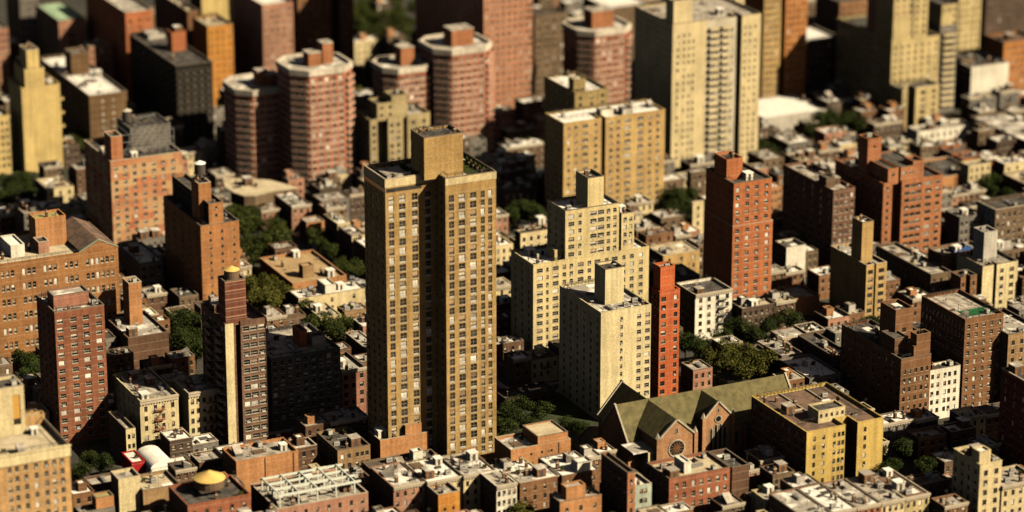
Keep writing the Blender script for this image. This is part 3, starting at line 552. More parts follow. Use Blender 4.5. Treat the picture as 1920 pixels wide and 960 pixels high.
('apartment_building', 'red-orange apartment block with ribbon windows and turrets right of centre', 'apartment building', None, 599.93, 925.67, [('main', 0, 0, 25.21, 33.23, 0, 32.42, 0.9, 'redor2', None, 'tar', ([(0.07, 1.1), (0.23, 1.0), (0.4, 2.2), (0.5, 2.2), (0.6, 2.2), (0.76, 2.6), (0.92, 1.8)], 2, 1.3, 2.75, 2.2, 'dk'), (8, 1.2, 1.5, 2.75, 2.2, 'dk'), [(0.15, 0.31, 4)], 9), ('turret', 2.09, 0.5, 4.28, 20.2, 31.52, 37.42, 0.4, 'redor2', None, 'tar', ([0.5], 1.2, 1.3, 2.75, 2.2, 'dk'), None, None, 0), ('upper_storeys', 7.43, 0.57, 9.06, 18.99, 31.52, 37.42, 0.4, 'redor2', None, 'tar', (3, 1.6, 1.3, 2.75, 2.2, 'dk'), None, None, 0), ('turret', 12.68, 0.64, 4.53, 6.3, 31.52, 38.92, 0.8, 'redor2', None, 'tar', None, None, None, 0), ('stair_tower', 0.91, 12.76, 5.66, 6.53, 31.52, 45.42, 0.8, 'redor2', None, 'tar', ([0.5], 0.8, 1.0, 6, 3, 'dk'), None, None, 2)], {}),
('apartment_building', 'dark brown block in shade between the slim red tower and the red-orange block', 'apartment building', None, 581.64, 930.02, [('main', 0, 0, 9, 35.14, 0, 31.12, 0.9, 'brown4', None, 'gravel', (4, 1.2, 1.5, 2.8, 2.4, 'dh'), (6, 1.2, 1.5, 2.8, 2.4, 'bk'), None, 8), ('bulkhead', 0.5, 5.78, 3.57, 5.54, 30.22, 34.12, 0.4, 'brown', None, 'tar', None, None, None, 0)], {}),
('brick_building', 'dark building with blank white painted end wall beside the slim red tower', 'brick building', None, 560.45, 926.18, [('main', 0, 0, 7.94, 8.21, 0, 14.08, 0.9, 'white', 'darkbrick', 'tar', None, None, None, 3)], {}),
('apartment_building', 'olive brick building with blank side wall and tall stair tower', 'apartment building', None, 561.08, 874.36, [('main', 0, 0, 8.13, 23.3, 0, 23.26, 0.9, 'tan2', None, 'dirtywhite', ([(0.2, 2.0), (0.74, 2.2)], 1.9, 1.5, 2.8, 2.6, 'dk'), None, [(0.38, 0.48, 3)], 4), ('stair_tower', 0.5, 4.4, 4.47, 6.56, 22.36, 37.26, 0.8, 'tan2', None, 'white', None, None, None, 2)], {}),
('brick_building', 'long brick building with pale roof strips below the red-orange block', 'brick building', None, 591.0, 879.53, [('main', 0, 0, 8.36, 35.66, 0, 13.79, 0.9, 'brown', None, 'gravel', (3, 1, 1.5, 3, 2.6, 'dk'), (12, 1.0, 1.5, 3, 2.6, 'dk'), None, 7)], {}),
('brick_building', 'narrow brown brick building with gabled top left of the cream block', 'brick building', None, 595.71, 868.18, [('main', 0, 0, 6.58, 6.3, 0, 15.66, 0.9, 'brown3', None, 'tar', ([0.15, 0.8], 1, 1.6, 3.2, 3, 'dk'), None, [(0.3, 0.6, 2)], 1)], {}),
('apartment_building', 'cream apartment block with dark slot near the right edge', 'apartment building', None, 604.82, 868.55, [('main', 0, 0, 14.61, 16, 0, 18.05, 0.9, 'cream', None, 'gravel', ([(0.55, 1.5), (0.83, 1.8)], 1.5, 1.5, 2.9, 2.6, 'dk'), None, [(0.31, 0.4, 3)], 6), ('bulkhead', 3.87, 5.61, 5.53, 6.59, 17.15, 28.05, 0.8, 'greyw', None, 'gravel', None, None, None, 2)], {}),
('brick_building', 'brown brick building with blue tarpaulin on its roof', 'brick building', None, 600.72, 887.91, [('main', 0, 0, 17.86, 8.86, 0, 17, 0.9, 'brown3', 'darkbrick', 'gravel', (9, 1.0, 1.6, 3.2, 2.4, 'dk'), None, None, 5)], {'tarp': 1}),
('office_building', 'long grey building with dark roof on the right edge above the cream block', 'office building', None, 642.82, 916.86, [('main', 0, 0, 21.73, 12.07, 0, 19, 0.9, 'brown', 'greyw', 'tar', (9, 1.1, 1.7, 3.3, 2.6, 'dk'), (4, 1.1, 1.7, 3.3, 2.6, 'dk'), None, 3)], {}),
('low_building', 'low grey roofed building left of the long grey building', 'low building', None, 632.38, 924.13, [('main', 0, 0, 9.74, 9.83, 0, 15.5, 0.9, 'greyb', 'greyb', 'gravel', (5, 1.1, 1.7, 3.3, 2.6, 'dk'), None, None, 5)], {}),
('apartment_building', 'brown brick building with green court on its roof and long dark side', 'apartment building', None, 547.33, 794.16, [('main', 0, 0, 14.59, 25.35, 0, 32.01, 0.9, 'brown3', None, 'gravel', (5, 1.1, 1.5, 3, 2.6, 'dh'), (12, 1.3, 1.6, 3, 3, 'dh'), None, 4)], {'green': 1}),
('apartment_building', 'tan building with pinkish terrace on the right edge behind the dark red wall', 'apartment building', None, 561.39, 790.19, [('main', 0, 0, 13.1, 22, 0, 26, 0.9, 'tan3', 'brown', 'dirtywhite', ([0.15, 0.4], 1.2, 1.6, 3, 3, 'dk'), None, None, 3)], {}),
('brick_building', 'dark red brick building cut by the right edge above the cream walk-up', 'brick building', None, 530.49, 725.96, [('main', 0, 0, 9.19, 23.38, 0, 33.83, 0.9, 'darkred', 'darkred', 'tar', None, (5, 1.1, 1.6, 3.1, 3, 'dk'), None, 2)], {}),
('apartment_building', 'brown brick building with dark side wall left of the small white windowed block', 'apartment building', None, 522.97, 792.85, [('main', 0, 0, 11.13, 35.73, 0, 23.12, 0.9, 'brown3', None, 'tar', ([0.12, 0.3, 0.5, 0.7, 0.88], 1.0, 1.5, 3.1, 4.5, 'dk'), (10, 1.1, 1.5, 3.1, 3, 'dk'), None, 12), ('stair_tower', 4.48, 11.0, 6.59, 9.13, 22.22, 35.12, 0.8, 'brown3', None, 'tar', ([0.5], 1.4, 1.6, 5, 7, 'dk'), None, None, 2), ('bulkhead', 5.86, 0.57, 5.16, 3.65, 22.22, 30.12, 0.8, 'brown3', None, 'tar', None, None, None, 2), ('bulkhead', 5.0, 0.64, 4.57, 6.79, 22.22, 26.32, 0.4, 'brown3', None, 'gravel', None, None, None, 0), ('bulkhead', 0.71, 5.14, 4.95, 7.87, 22.22, 28.12, 0.4, 'brickdark', None, 'tar', None, None, None, 0)], {}),
('apartment_building', 'small bright white building with neat windows at right', 'apartment building', None, 534.02, 793.51, [('main', 0, 0, 11.86, 5.25, 0, 17.27, 0.9, 'white', 'brown', 'tar', ([0.12, 0.3, 0.52, 0.66, 0.84], 1.1, 1.5, 2.9, 2.4, 'dk'), None, None, 5)], {}),
('low_building', 'low brown building with bright roof edge below the small white windowed block', 'low building', None, 511.36, 763.97, [('main', 0, 0, 10.3, 6.63, 0, 9, 0.9, 'brown3', 'darkbrick', 'gravel', (3, 1.2, 1.6, 3, 2.4, 'dk'), None, None, 3)], {}),
('apartment_building', 'cream walk-up with pale bulkhead in the bottom right corner', 'apartment building', None, 499.77, 714.01, [('main', 0, 0, 7.61, 13.96, 0, 21, 0.9, 'cream2', None, 'rust', ([0.28, 0.76], 1.4, 1.7, 3.1, 2.9, 'dk'), ([0.15, 0.4, 0.65, 0.9], 1.2, 1.6, 3.1, 2.9, 'dk'), None, 4), ('bulkhead', 0.5, 1.26, 3.89, 3.88, 20.1, 24.4, 0.4, 'cream2', None, 'white', None, None, None, 0)], {}),
('row_house', 'low cream house right of the cream corner walk-up', 'row house', None, 507.55, 713.55, [('main', 0, 0, 13.34, 12, 0, 13, 0.9, 'cream2', 'brown', 'gravel', (5, 1.1, 1.7, 3.1, 2.6, 'dk'), None, None, 5)], {'cornice': 1}),
('row_house', 'white roofed brick row house at the left end of the bottom right row', 'row house', 'row houses along the bottom right', 443.5, 718.86, [('main', 0, 0, 9.24, 20, 0, 13, 0.3, 'brickred', 'brown', 'dirtywhite', (4, 1.0, 1.7, 3.1, 2.4, 'dk'), None, None, 9)], {'cornice': 1}),
('row_house', 'row house with cluttered white roof, second from left below the bright yellow block', 'row house', 'row houses along the bottom right', 452.95, 718.91, [('main', 0, 0, 8.06, 20, 0, 13, 0.3, 'pinkbrick', 'brown', 'white', (4, 1.0, 1.7, 3.1, 2.4, 'dk'), None, None, 9)], {'cornice': 1}),
('row_house', 'row house with red front and grey roof in the middle of the bottom right row', 'row house', 'row houses along the bottom right', 461.11, 718.78, [('main', 0, 0, 8.12, 20, 0, 13, 0.3, 'brickred', 'brown', 'dirtywhite', (4, 1.0, 1.7, 3.1, 2.4, 'dk'), None, None, 9)], {'cornice': 1}),
('row_house', 'cream row house with brown roof second from right in the bottom right row', 'row house', 'row houses along the bottom right', 469.32, 718.64, [('main', 0, 0, 8.0, 20, 0, 13, 0.3, 'cream2', 'brown', 'gravel', (4, 1.0, 1.7, 3.1, 2.4, 'dk'), None, None, 9)], {'cornice': 1}),
('row_house', 'yellow cornered row house at the right end of the bottom right row', 'row house', 'row houses along the bottom right', 477.46, 718.58, [('main', 0, 0, 8.24, 20, 0, 13, 0.3, 'yellow2', 'brown', 'rust', (4, 1.0, 1.7, 3.1, 2.4, 'dk'), None, None, 9)], {'cornice': 1}),
('apartment_building', 'bright yellow apartment block with dark slot beside the church', 'apartment building', None, 468.46, 759.38, [('main', 0, 0, 26.99, 33.03, 0, 20.23, 0.9, 'yellowb', 'brickdark', 'rust', ([0.1, 0.22, 0.36, 0.42, 0.47, 0.76], 1.0, 1.5, 2.8, 2.6, 'dk'), (8, 1.1, 1.5, 2.8, 2.6, 'dk'), [(0.5, 0.66, 6)], 8), ('bulkhead', 7.88, 6.46, 9.39, 6.22, 19.33, 23.23, 0.4, 'cream2', None, 'tar', (5, 0.9, 1.2, 3, 1.6, 'dk'), None, None, 0)], {'lines': 1}),
('low_building', 'grey house with flat roof between the white roofs and the bright yellow block', 'low building', None, 496.3, 795.08, [('main', 0, 0, 9.16, 8.05, 0, 14.5, 0.9, 'greyb', 'greyb', 'tar', (3, 1.1, 1.6, 3, 2.4, 'dk'), None, None, 4)], {}),
('row_house', 'row house with white and brown patched roof right of the courtyard trees', 'row house', None, 506.31, 820.17, [('main', 0, 0, 11.8, 19.5, 0, 10, 0.9, 'greyb', 'darkbrick', 'white', (4, 1.1, 1.6, 3, 2.2, 'dk'), None, None, 9)], {}),
('row_house', 'grey-white roofed row house above the patched white roof near the courtyard trees', 'row house', None, 508.69, 841.64, [('main', 0, 0, 7.9, 11.74, 0, 10, 0.9, 'greyb', 'darkbrick', 'dirtywhite', (3, 1.1, 1.6, 3, 2.2, 'dk'), None, None, 8)], {}),
('row_house', 'beige roofed little house left of the grey-white row house by the courtyard trees', 'row house', None, 507.5, 854.01, [('main', 0, 0, 3.26, 6.68, 0, 7.5, 0.9, 'greyb', 'darkbrick', 'gravel', None, None, None, 3)], {}),
('low_building', 'dark low building with glaring metal skylight vault at the foot of the olive building', 'low building', None, 525.15, 836.55, [('main', 0, 0, 6.75, 22.44, 0, 9, 0.9, 'darkbrick', 'darkbrick', 'tar', (3, 1.1, 1.6, 3, 2.2, 'dk'), None, None, 4)], {'vault': 1}),
('brick_building', 'small orange brick house below the blank white wall', 'brick building', None, 540.39, 895.16, [('main', 0, 0, 15.24, 13, 0, 6.87, 0.9, 'orange2', 'brickdark', 'gravel', ([0.12, 0.25, 0.36], 1.1, 1.6, 3.1, 2.6, 'dk'), None, None, 3)], {}),
('brick_building', 'red brick building with beige roof in front of the church', 'brick building', None, 420.44, 757.01, [('main', 0, 0, 20.44, 13.82, 0, 15, 0.9, 'brickred2', 'darkbrick', 'beige', ([0.12, 0.25, 0.4, 0.53, 0.66, 0.8, 0.92], 1.2, 1.8, 3.3, 2.8, 'dh'), (4, 1.1, 1.7, 3.3, 2.8, 'dk'), None, 6), ('bulkhead', 6.75, 3.28, 2.33, 6.19, 14.1, 17.6, 0.4, 'white', None, 'white', None, None, None, 0)], {}),
('low_building', 'low dark roofed annex right of the red brick building by the church', 'low building', None, 443.62, 760.46, [('main', 0, 0, 5.83, 14, 0, 13, 0.9, 'brickdark', 'darkbrick', 'tar', None, None, None, 3)], {}),
('brick_building', 'narrow dark sided brick house with pale roof strip in front of the church', 'brick building', None, 405.93, 755.76, [('main', 0, 0, 2.45, 16.73, 0, 20, 0.9, 'redor2', 'darkbrick', 'beige', ([0.5], 0.9, 1.5, 3, 3, 'dk'), (5, 0.9, 1.5, 3, 3, 'dk'), None, 4)], {}),
('low_building', 'small pale green glazed shed beside the narrow brick house', 'low building', None, 409.95, 758.54, [('main', 0, 0, 5.48, 9, 0, 14, 0.9, 'palegreen', 'palegreen', 'white', (4, 1.2, 1.5, 3, 2, 'dk'), None, None, 1)], {}),
('brick_building', 'orange brick house with white roof right of the tallest tower base', 'brick building', None, 390.59, 801.56, [('main', 0, 0, 20.16, 11.47, 0, 13, 0.9, 'orange2', None, 'dirtywhite', ([0.34, 0.52, 0.62, 0.68], 0.7, 0.9, 3, 2.6, 'dk'), None, None, 4), ('upper_storeys', 9.1, 0.06, 10.1, 10.67, 12.1, 15.6, 0.4, 'orange2', None, 'beige', None, None, None, 0)], {'seam': [0.8]}),
('row_house', 'white roofed row house below the orange brick house at the bottom', 'row house', None, 381.84, 777.53, [('main', 0, 0, 13.14, 8.95, 0, 13, 0.3, 'brown3', 'darkbrick', 'dirtywhite', (4, 1.0, 1.6, 3, 2.4, 'dk'), None, None, 9)], {}),
('row_house', 'white roofed row house with cream wall left of the narrow brick house', 'row house', None, 395.09, 776.36, [('main', 0, 0, 12.39, 16, 0, 13.2, 0.3, 'brown3', 'brickdark', 'white', (3, 1.0, 1.6, 3, 2.4, 'dk'), None, None, 6), ('bulkhead', 5.35, 0.5, 4.78, 4, 12.9, 16.2, 0.4, 'white', None, 'white', None, None, None, 0)], {}),
('row_house', 'orange brick house with rubble-grey roof at the bottom middle', 'row house', None, 387.03, 761.79, [('main', 0, 0, 13.59, 6.9, 0, 12, 0.3, 'orange2', 'darkbrick', 'gravel', (3, 1.1, 1.6, 3, 3, 'dk'), None, None, 8), ('bulkhead', 2.63, 1.13, 6.26, 3.43, 11.7, 15.6, 0.4, 'orange2', None, 'gravel', None, None, None, 0)], {}),
('row_house', 'white roofed row house right of the steel frames at the bottom', 'row house', 'row houses along the bottom middle', 347.7, 791.94, [('main', 0, 0, 9.95, 17, 0, 12.5, 0.3, 'pinkbrick', 'darkbrick', 'dirtywhite', (4, 1.0, 1.6, 3, 2.6, 'dk'), None, None, 10)], {'cornice': 1}),
('row_house', 'row house with bright cluttered white roof below the tallest tower', 'row house', 'row houses along the bottom middle', 357.74, 790.26, [('main', 0, 0, 11.59, 17, 0, 12.8, 0.3, 'cream2', 'darkbrick', 'white', (4, 1.0, 1.6, 3, 2.6, 'dk'), None, None, 10)], {'cornice': 1}),
('row_house', 'row house with grey-white roof below the right wing of the tallest tower', 'row house', 'row houses along the bottom middle', 369.06, 789.32, [('main', 0, 0, 10.64, 17, 0, 13.1, 0.3, 'cream2', 'darkbrick', 'dirtywhite', (4, 1.0, 1.6, 3, 2.6, 'dk'), None, None, 10)], {'cornice': 1}),
('row_house', 'cream walled row house left of the white roofed bottom houses', 'row house', 'row houses along the bottom middle', 374.21, 777.55, [('main', 0, 0, 6.59, 11, 0, 13.4, 0.3, 'white', 'darkbrick', 'gravel', (4, 1.0, 1.6, 3, 2.6, 'dk'), None, None, 10)], {'cornice': 1}),
('row_house', 'orange walled house in front of the bright white roofs at the bottom edge', 'row house', None, 357.65, 782.23, [('main', 0, 0, 6.87, 8.23, 0, 12, 0.9, 'orange4', 'brown', 'gravel', ([0.3, 0.7], 0.8, 1.2, 3.2, 5, 'dk'), None, None, 2)], {}),
('row_house', 'house under pale green rooftop steel frames at the bottom', 'row house', None, 312.35, 795.18, [('main', 0, 0, 28.57, 20.9, 0, 11, 0.9, 'pinkbrick', 'darkbrick', 'gravel', (8, 1.0, 1.6, 3, 2.4, 'dk'), None, None, 9)], {'steel': 1}),
('brick_building', 'orange brick stepped annex at the foot of the tallest tower', 'brick building', None, 360.78, 831.4, [('main', 0, 0, 16.28, 8.53, 0, 10.5, 0.9, 'orange2', 'brickdark', 'rust', None, None, None, 3), ('upper_storeys', 8.49, 0.06, 5.39, 3.22, 9.6, 13.7, 0.4, 'orange2', None, 'tar', None, None, None, 0)], {}),
('low_building', 'low dark roofed building with white roof hut in front of the stepped annex', 'low building', None, 353.31, 818.97, [('main', 0, 0, 23.01, 9.5, 0, 6, 0.9, 'brown', 'brickdark', 'tar', None, None, None, 5), ('bulkhead', 14.75, 4.11, 3.21, 3, 5.1, 8.4, 0.4, 'white', None, 'white', None, None, None, 0)], {}),
('brick_building', 'low tan brick building left of the stepped orange annex', 'brick building', None, 346.38, 830.76, [('main', 0, 0, 10.75, 16.74, 0, 10, 0.9, 'tan3', None, 'tar', ([0.15, 0.35, 0.6, 0.75, 0.9], 1.1, 1.5, 3, 2.4, 'dk'), (3, 1.1, 1.6, 3.2, 2.6, 'dk'), None, 5)], {}),
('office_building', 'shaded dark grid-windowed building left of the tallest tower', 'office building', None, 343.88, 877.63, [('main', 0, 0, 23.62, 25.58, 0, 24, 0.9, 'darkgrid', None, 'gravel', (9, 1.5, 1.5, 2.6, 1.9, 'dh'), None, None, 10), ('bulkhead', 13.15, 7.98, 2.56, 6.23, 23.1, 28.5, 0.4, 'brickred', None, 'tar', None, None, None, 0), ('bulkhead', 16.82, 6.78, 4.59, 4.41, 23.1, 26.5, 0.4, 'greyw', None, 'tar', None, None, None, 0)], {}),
('apartment_building', 'narrow pink brick walk-up between the dark grid building and the tallest tower', 'apartment building', None, 368.28, 878.97, [('main', 0, 0, 8.51, 16, 0, 15.5, 0.9, 'pinkbrick2', 'darkbrick', 'dirtywhite', ([0.18, 0.5, 0.82], 1.3, 1.6, 2.9, 2.6, 'dk'), None, None, 6)], {'cornice': 1}),
('apartment_tower', 'slim dark tower with white serrated stripe and water tank on top', 'apartment tower', None, 324.27, 865.18, [('main', 0, 0, 13.5, 20.65, 0, 43.01, 0.9, 'brown4', None, 'rust', ([(0.025, 0.5), (0.5, 2.0), (0.68, 2.4), (0.88, 2.2)], 2.0, 1.6, 2.75, 2.6, 'dh'), ([0.15, 0.4, 0.65, 0.9], 2.0, 1.6, 2.75, 2.6, 'dk'), [(0.25, 0.37, 3)], 6), ('stair_tower', 0.5, 0.5, 6.78, 5.86, 42.11, 56.51, 0.8, 'stripebrick', None, 'tar', None, None, None, 2)], {'stripes': [(0, 0.2, 'cream')], 'balside': [(0.2, 4), (0.6, 4)]}),
('apartment_building', 'brown-red brick tower with pinkish penthouse at left', 'apartment building', None, 279.59, 894.73, [('main', 0, 0, 16.05, 17.9, 0, 44.3, 0.9, 'brown5', None, 'dirtywhite', ([(0.1, 1.9), (0.37, 2.0), (0.62, 2.0), (0.88, 1.9)], 1.9, 1.5, 2.75, 3.2, 'dh'), (4, 1.2, 1.5, 2.75, 3.2, 'dk'), None, 6), ('bulkhead', 1.39, 4.72, 11.41, 6.28, 43.4, 47.8, 0.4, 'pinkbrick2', None, 'dirtywhite', None, None, None, 0)], {}),
('brick_building', 'grey flat roofed building with tall brick chimney tower at left', 'brick building', None, 318.84, 941.53, [('main', 0, 0, 14.12, 23.36, 0, 13.89, 0.9, 'brickdark', 'darkbrick', 'dirtywhite', None, None, None, 6), ('chimney_tower', 5.38, 13.02, 4.48, 6.33, 12.99, 27.89, 0.8, 'orange2', None, 'beige', None, None, None, 2)], {}),
('low_building', 'low white roofed building between the long brown building and the dark orange tower', 'low building', None, 346.78, 1008.01, [('main', 0, 0, 8.69, 22.35, 0, 15, 0.9, 'greyb', 'brickdark', 'white', (3, 1, 1.5, 3, 2.4, 'dk'), None, None, 10)], {}),
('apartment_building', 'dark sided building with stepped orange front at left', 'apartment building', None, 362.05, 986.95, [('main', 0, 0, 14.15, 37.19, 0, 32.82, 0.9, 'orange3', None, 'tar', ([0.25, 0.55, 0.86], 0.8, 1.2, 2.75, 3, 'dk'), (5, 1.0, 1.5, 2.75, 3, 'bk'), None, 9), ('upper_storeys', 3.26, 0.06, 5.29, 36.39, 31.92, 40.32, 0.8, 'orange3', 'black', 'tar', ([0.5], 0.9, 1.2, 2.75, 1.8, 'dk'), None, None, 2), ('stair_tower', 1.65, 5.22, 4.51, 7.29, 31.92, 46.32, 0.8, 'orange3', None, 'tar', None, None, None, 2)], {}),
('school_building', 'long brown brick building with rows of arched windows at the left edge', 'school building', None, 276.23, 966.68, [('main', 0, 0, 48.9, 30, 0, 36.82, 1.1, 'brown6', None, 'beige', ([0.18, 0.215, 0.25, 0.33, 0.365, 0.4, 0.48, 0.515, 0.55, 0.63, 0.665, 0.7, 0.78, 0.815, 0.85, 0.885, 0.92, 0.955], 1.1, 2.2, 5.0, 3.6, 'arch'), None, None, 8), ('penthouse', 25.12, 13.83, 10.6, 7.46, 35.72, 45.82, 0.8, 'orange2', None, 'olivec', None, None, None, 2), ('bulkhead', 14.44, 7.92, 4.77, 11.68, 35.72, 39.82, 0.4, 'white', None, 'white', None, None, None, 0), ('bulkhead', 23.9, 7.6, 3.7, 5.7, 35.72, 39.82, 0.4, 'pinkbrick', None, 'tar', None, None, None, 0)], {'gable': 1}),
('apartment_building', 'pink and tan patchwork brick building with scaffolded rooftop at upper left', 'apartment building', None, 354.38, 1058.0, [('main', 0, 0, 27.46, 29.72, 0, 37.33, 0.9, 'patch', None, 'tar', ([0.07, 0.2, 0.33, 0.46, 0.6, 0.73, 0.87], 1.5, 1.4, 2.7, 3, 'dh'), (4, 1.2, 1.5, 2.7, 3, 'dk'), None, 6), ('stair_tower', 0.74, 0.5, 4.26, 7.58, 36.43, 46.33, 0.8, 'redor2', None, 'tar', None, None, None, 2), ('bulkhead', 11.84, 11.08, 15.51, 14.59, 36.43, 45.33, 0.8, 'greyb', None, 'tar', None, None, None, 2)], {'scaf': 1}),
('apartment_tower', 'stepped yellow tower with few windows at upper left', 'apartment tower', None, 357.38, 1172.36, [('main', 0, 0, 15.75, 17.2, 0, 35.12, 0.9, 'yellow3', None, 'gravel', None, None, None, 2), ('upper_storeys', 1.62, 0.06, 8.07, 13.68, 34.22, 42.62, 0.8, 'yellow3', None, 'tar', ([0.3, 0.7], 0.8, 1.2, 3, 2, 'dk'), None, None, 2), ('upper_storeys', 2.81, 0.13, 5.0, 8.8, 34.22, 50.12, 0.8, 'yellow3', None, 'tar', None, None, None, 2)], {'balr': 1}),
('apartment_building', 'brown building with bright white roof and brown bulkhead at upper left', 'apartment building', None, 388.87, 1184.18, [('main', 0, 0, 16.01, 65.01, 0, 25.05, 0.9, 'brown7', None, 'white', ([(0.36, 0.8), (0.64, 0.9)], 0.8, 1.0, 2.75, 2.8, 'wh'), (9, 1.0, 1.4, 2.75, 2.8, 'ac'), None, 7), ('bulkhead', 4.36, 34.43, 7.79, 8.21, 24.15, 33.55, 0.8, 'brown7', None, 'tar', None, None, None, 2)], {}),
('brick_building', 'reddish brick block just behind the brown building with white roof', 'brick building', None, 409.9, 1245.32, [('main', 0, 0, 8.71, 8, 0, 28, 0.9, 'pinkbrick', 'darkbrick', 'tar', (4, 1, 1.4, 2.8, 2.6, 'dk'), None, None, 2)], {}),
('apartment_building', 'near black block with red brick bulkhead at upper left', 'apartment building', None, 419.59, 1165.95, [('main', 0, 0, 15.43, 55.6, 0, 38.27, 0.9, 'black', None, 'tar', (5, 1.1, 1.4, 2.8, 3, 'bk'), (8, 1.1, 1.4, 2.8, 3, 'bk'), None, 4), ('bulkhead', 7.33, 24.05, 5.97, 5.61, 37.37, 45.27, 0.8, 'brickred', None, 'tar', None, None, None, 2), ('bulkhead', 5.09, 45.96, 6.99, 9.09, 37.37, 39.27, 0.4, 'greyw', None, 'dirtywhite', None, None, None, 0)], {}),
('apartment_building', 'brick building with pale green roof on the top edge at left', 'apartment building', None, 405.95, 1272.8, [('main', 0, 0, 11.91, 32.07, 0, 33.05, 0.4, 'pinkbrick', 'brown', 'palegreen', ([0.45], 2.5, 1.6, 2.9, 4, 'dk'), (5, 1, 1.5, 2.9, 3, 'dk'), None, 1)], {}),
('apartment_building', 'grey blurred block in the top left corner', 'apartment building', None, 401.37, 1312.73, [('main', 0, 0, 8.23, 19.89, 0, 35.66, 0.9, 'greyb', 'brown', 'gravel', (3, 1, 1.5, 2.9, 4, 'dk'), None, None, 0)], {}),
('brick_building', 'brown brick block cut by the left edge near the top', 'brick building', None, 377.48, 1295.95, [('main', 0, 0, 13.05, 20, 0, 26.62, 0.9, 'pinkbrick', 'brown', 'dirtywhite', (6, 1, 1.5, 2.9, 3, 'dk'), None, None, 0)], {}),
('apartment_building', 'small cream block cut by the left edge beside the stepped yellow tower', 'apartment building', None, 342.56, 1175.44, [('main', 0, 0, 10.21, 16, 0, 24, 0.9, 'yellow3', 'brown', 'dirtywhite', (5, 1, 1.5, 2.9, 3, 'dk'), None, None, 2)], {}),
('apartment_tower', 'dark tower with lit brick top on the top edge at left', 'apartment tower', None, 422.33, 1233.21, [('main', 0, 0, 11.98, 51.25, 0, 44.17, 0.9, 'brickred', None, 'dirtywhite', (3, 1, 1.5, 2.9, 4, 'dk'), (6, 1, 1.5, 2.9, 4, 'bk'), None, 0)], {}),
('apartment_building', 'brown block with beige roof on the top edge between dark tower and orange block', 'apartment building', None, 456.91, 1252.56, [('main', 0, 0, 4.85, 42.46, 0, 36.19, 0.9, 'brown3', 'brown', 'beige', None, None, None, 4)], {}),
('apartment_building', 'orange block with yellow roof behind the near black block', 'apartment building', None, 455.7, 1225.83, [('main', 0, 0, 11.25, 18.37, 0, 36.1, 0.9, 'orange4', None, 'beige', (4, 0.8, 1.4, 2.9, 3, 'dk'), None, None, 2)], {}),
('apartment_building', 'yellow blurred block on the top edge behind the orange block', 'apartment building', None, 469.77, 1269.78, [('main', 0, 0, 15.32, 15, 0, 36.9, 0.9, 'yellow3', 'brown', 'beige', None, None, None, 0)], {}),
('apartment_tower', 'pink brick tower on the top edge behind the left red balcony towers', 'apartment tower', None, 476.63, 1215.63, [('main', 0, 0, 13.73, 34.34, 0, 45.31, 0.9, 'pinkbrick', None, 'white', (5, 1.2, 1.5, 2.8, 3, 'dh'), (8, 1.1, 1.5, 2.8, 3, 'dk'), None, 0)], {}),
('apartment_tower', 'brown slab tower with dark slot running off the top edge', 'apartment tower', None, 503.99, 1243.61, [('main', 0, 0, 26.21, 8.53, 0, 70, 0.9, 'brown8', None, 'tar', ([0.08, 0.2, 0.32, 0.45, 0.82, 0.93], 1.0, 1.5, 2.8, 3, 'dk'), None, [(0.58, 0.75, 8)], 0)], {}),
('apartment_tower', 'tall pink brick tower with wide dark side running off the top edge', 'apartment tower', None, 548.1, 1150.04, [('main', 0, 0, 22.23, 68.64, 0, 84, 0.9, 'pinkbrick3', None, 'tar', ([0.06, 0.17, 0.28, 0.4, 0.52, 0.64, 0.76, 0.88, 0.96], 1.2, 1.5, 2.8, 3, 'dh'), (12, 1.1, 1.5, 2.8, 3, 'dk'), None, 0)], {}),
('apartment_building', 'shaded olive block between pink tower and blurred red balcony tower', 'apartment building', None, 584.61, 1176.5, [('main', 0, 0, 14.93, 9.19, 0, 37.54, 0.9, 'brown', None, 'tar', (4, 1.1, 1.5, 2.8, 3, 'dk'), None, None, 0)], {}),
('low_building', 'flat white roof on the top edge left of the huge cream slab', 'low building', None, 631.85, 1199.96, [('main', 0, 0, 20.07, 24, 0, 30, 0.4, 'brown', 'brown', 'white', None, None, None, 0)], {}),
('apartment_building', 'dark blurred block in the top right corner', 'apartment building', None, 790.35, 1142.53, [('main', 0, 0, 39.82, 6.28, 0, 30.72, 0.9, 'darkbrick', 'darkbrick', 'tar', (8, 1, 1.5, 2.9, 3, 'dk'), None, None, 0)], {}),
('apartment_tower', 'pale cream blurred tower on the top edge right of the yellow setback tower', 'apartment tower', None, 755.08, 1111.78, [('main', 0, 0, 11.42, 18, 0, 47.3, 0.9, 'yellow2', None, 'gravel', (4, 1, 1.5, 2.9, 3, 'dk'), None, None, 0)], {}),
('apartment_building', 'cream blurred block between orange tower and yellow setback tower', 'apartment building', None, 733.6, 1162.35, [('main', 0, 0, 17.9, 18, 0, 34.68, 0.9, 'cream2', None, 'gravel', (6, 1, 1.5, 2.9, 3, 'dk'), None, None, 0)], {}),
('apartment_building', 'reddish brown blurred tower left of the yellow setback tower', 'apartment building', None, 713.76, 1141.3, [('main', 0, 0, 17.52, 20, 0, 36.94, 0.9, 'brown8', 'darkbrick', 'tar', (5, 1, 1.5, 2.9, 3, 'dk'), None, None, 0)], {}),
('apartment_building', 'beige blurred block on the top edge between cream slab and orange tower', 'apartment building', None, 628.92, 1105.84, [('main', 0, 0, 16.53, 13.42, 0, 58, 0.9, 'cream2', 'brown', 'gravel', (5, 1, 1.5, 2.9, 3, 'dk'), None, None, 0)], {}),
('row_house', 'pinkish row house with white edged front left of the orange hut', 'row house', None, 424.57, 1058.27, [('main', 0, 0, 7.76, 17.53, 0, 10, 0.35, 'pinkbrick', 'darkbrick', 'dirtywhite', (3, 1.0, 1.6, 3.0, 2.2, 'dk'), None, None, 6)], {'cornice': 1}),
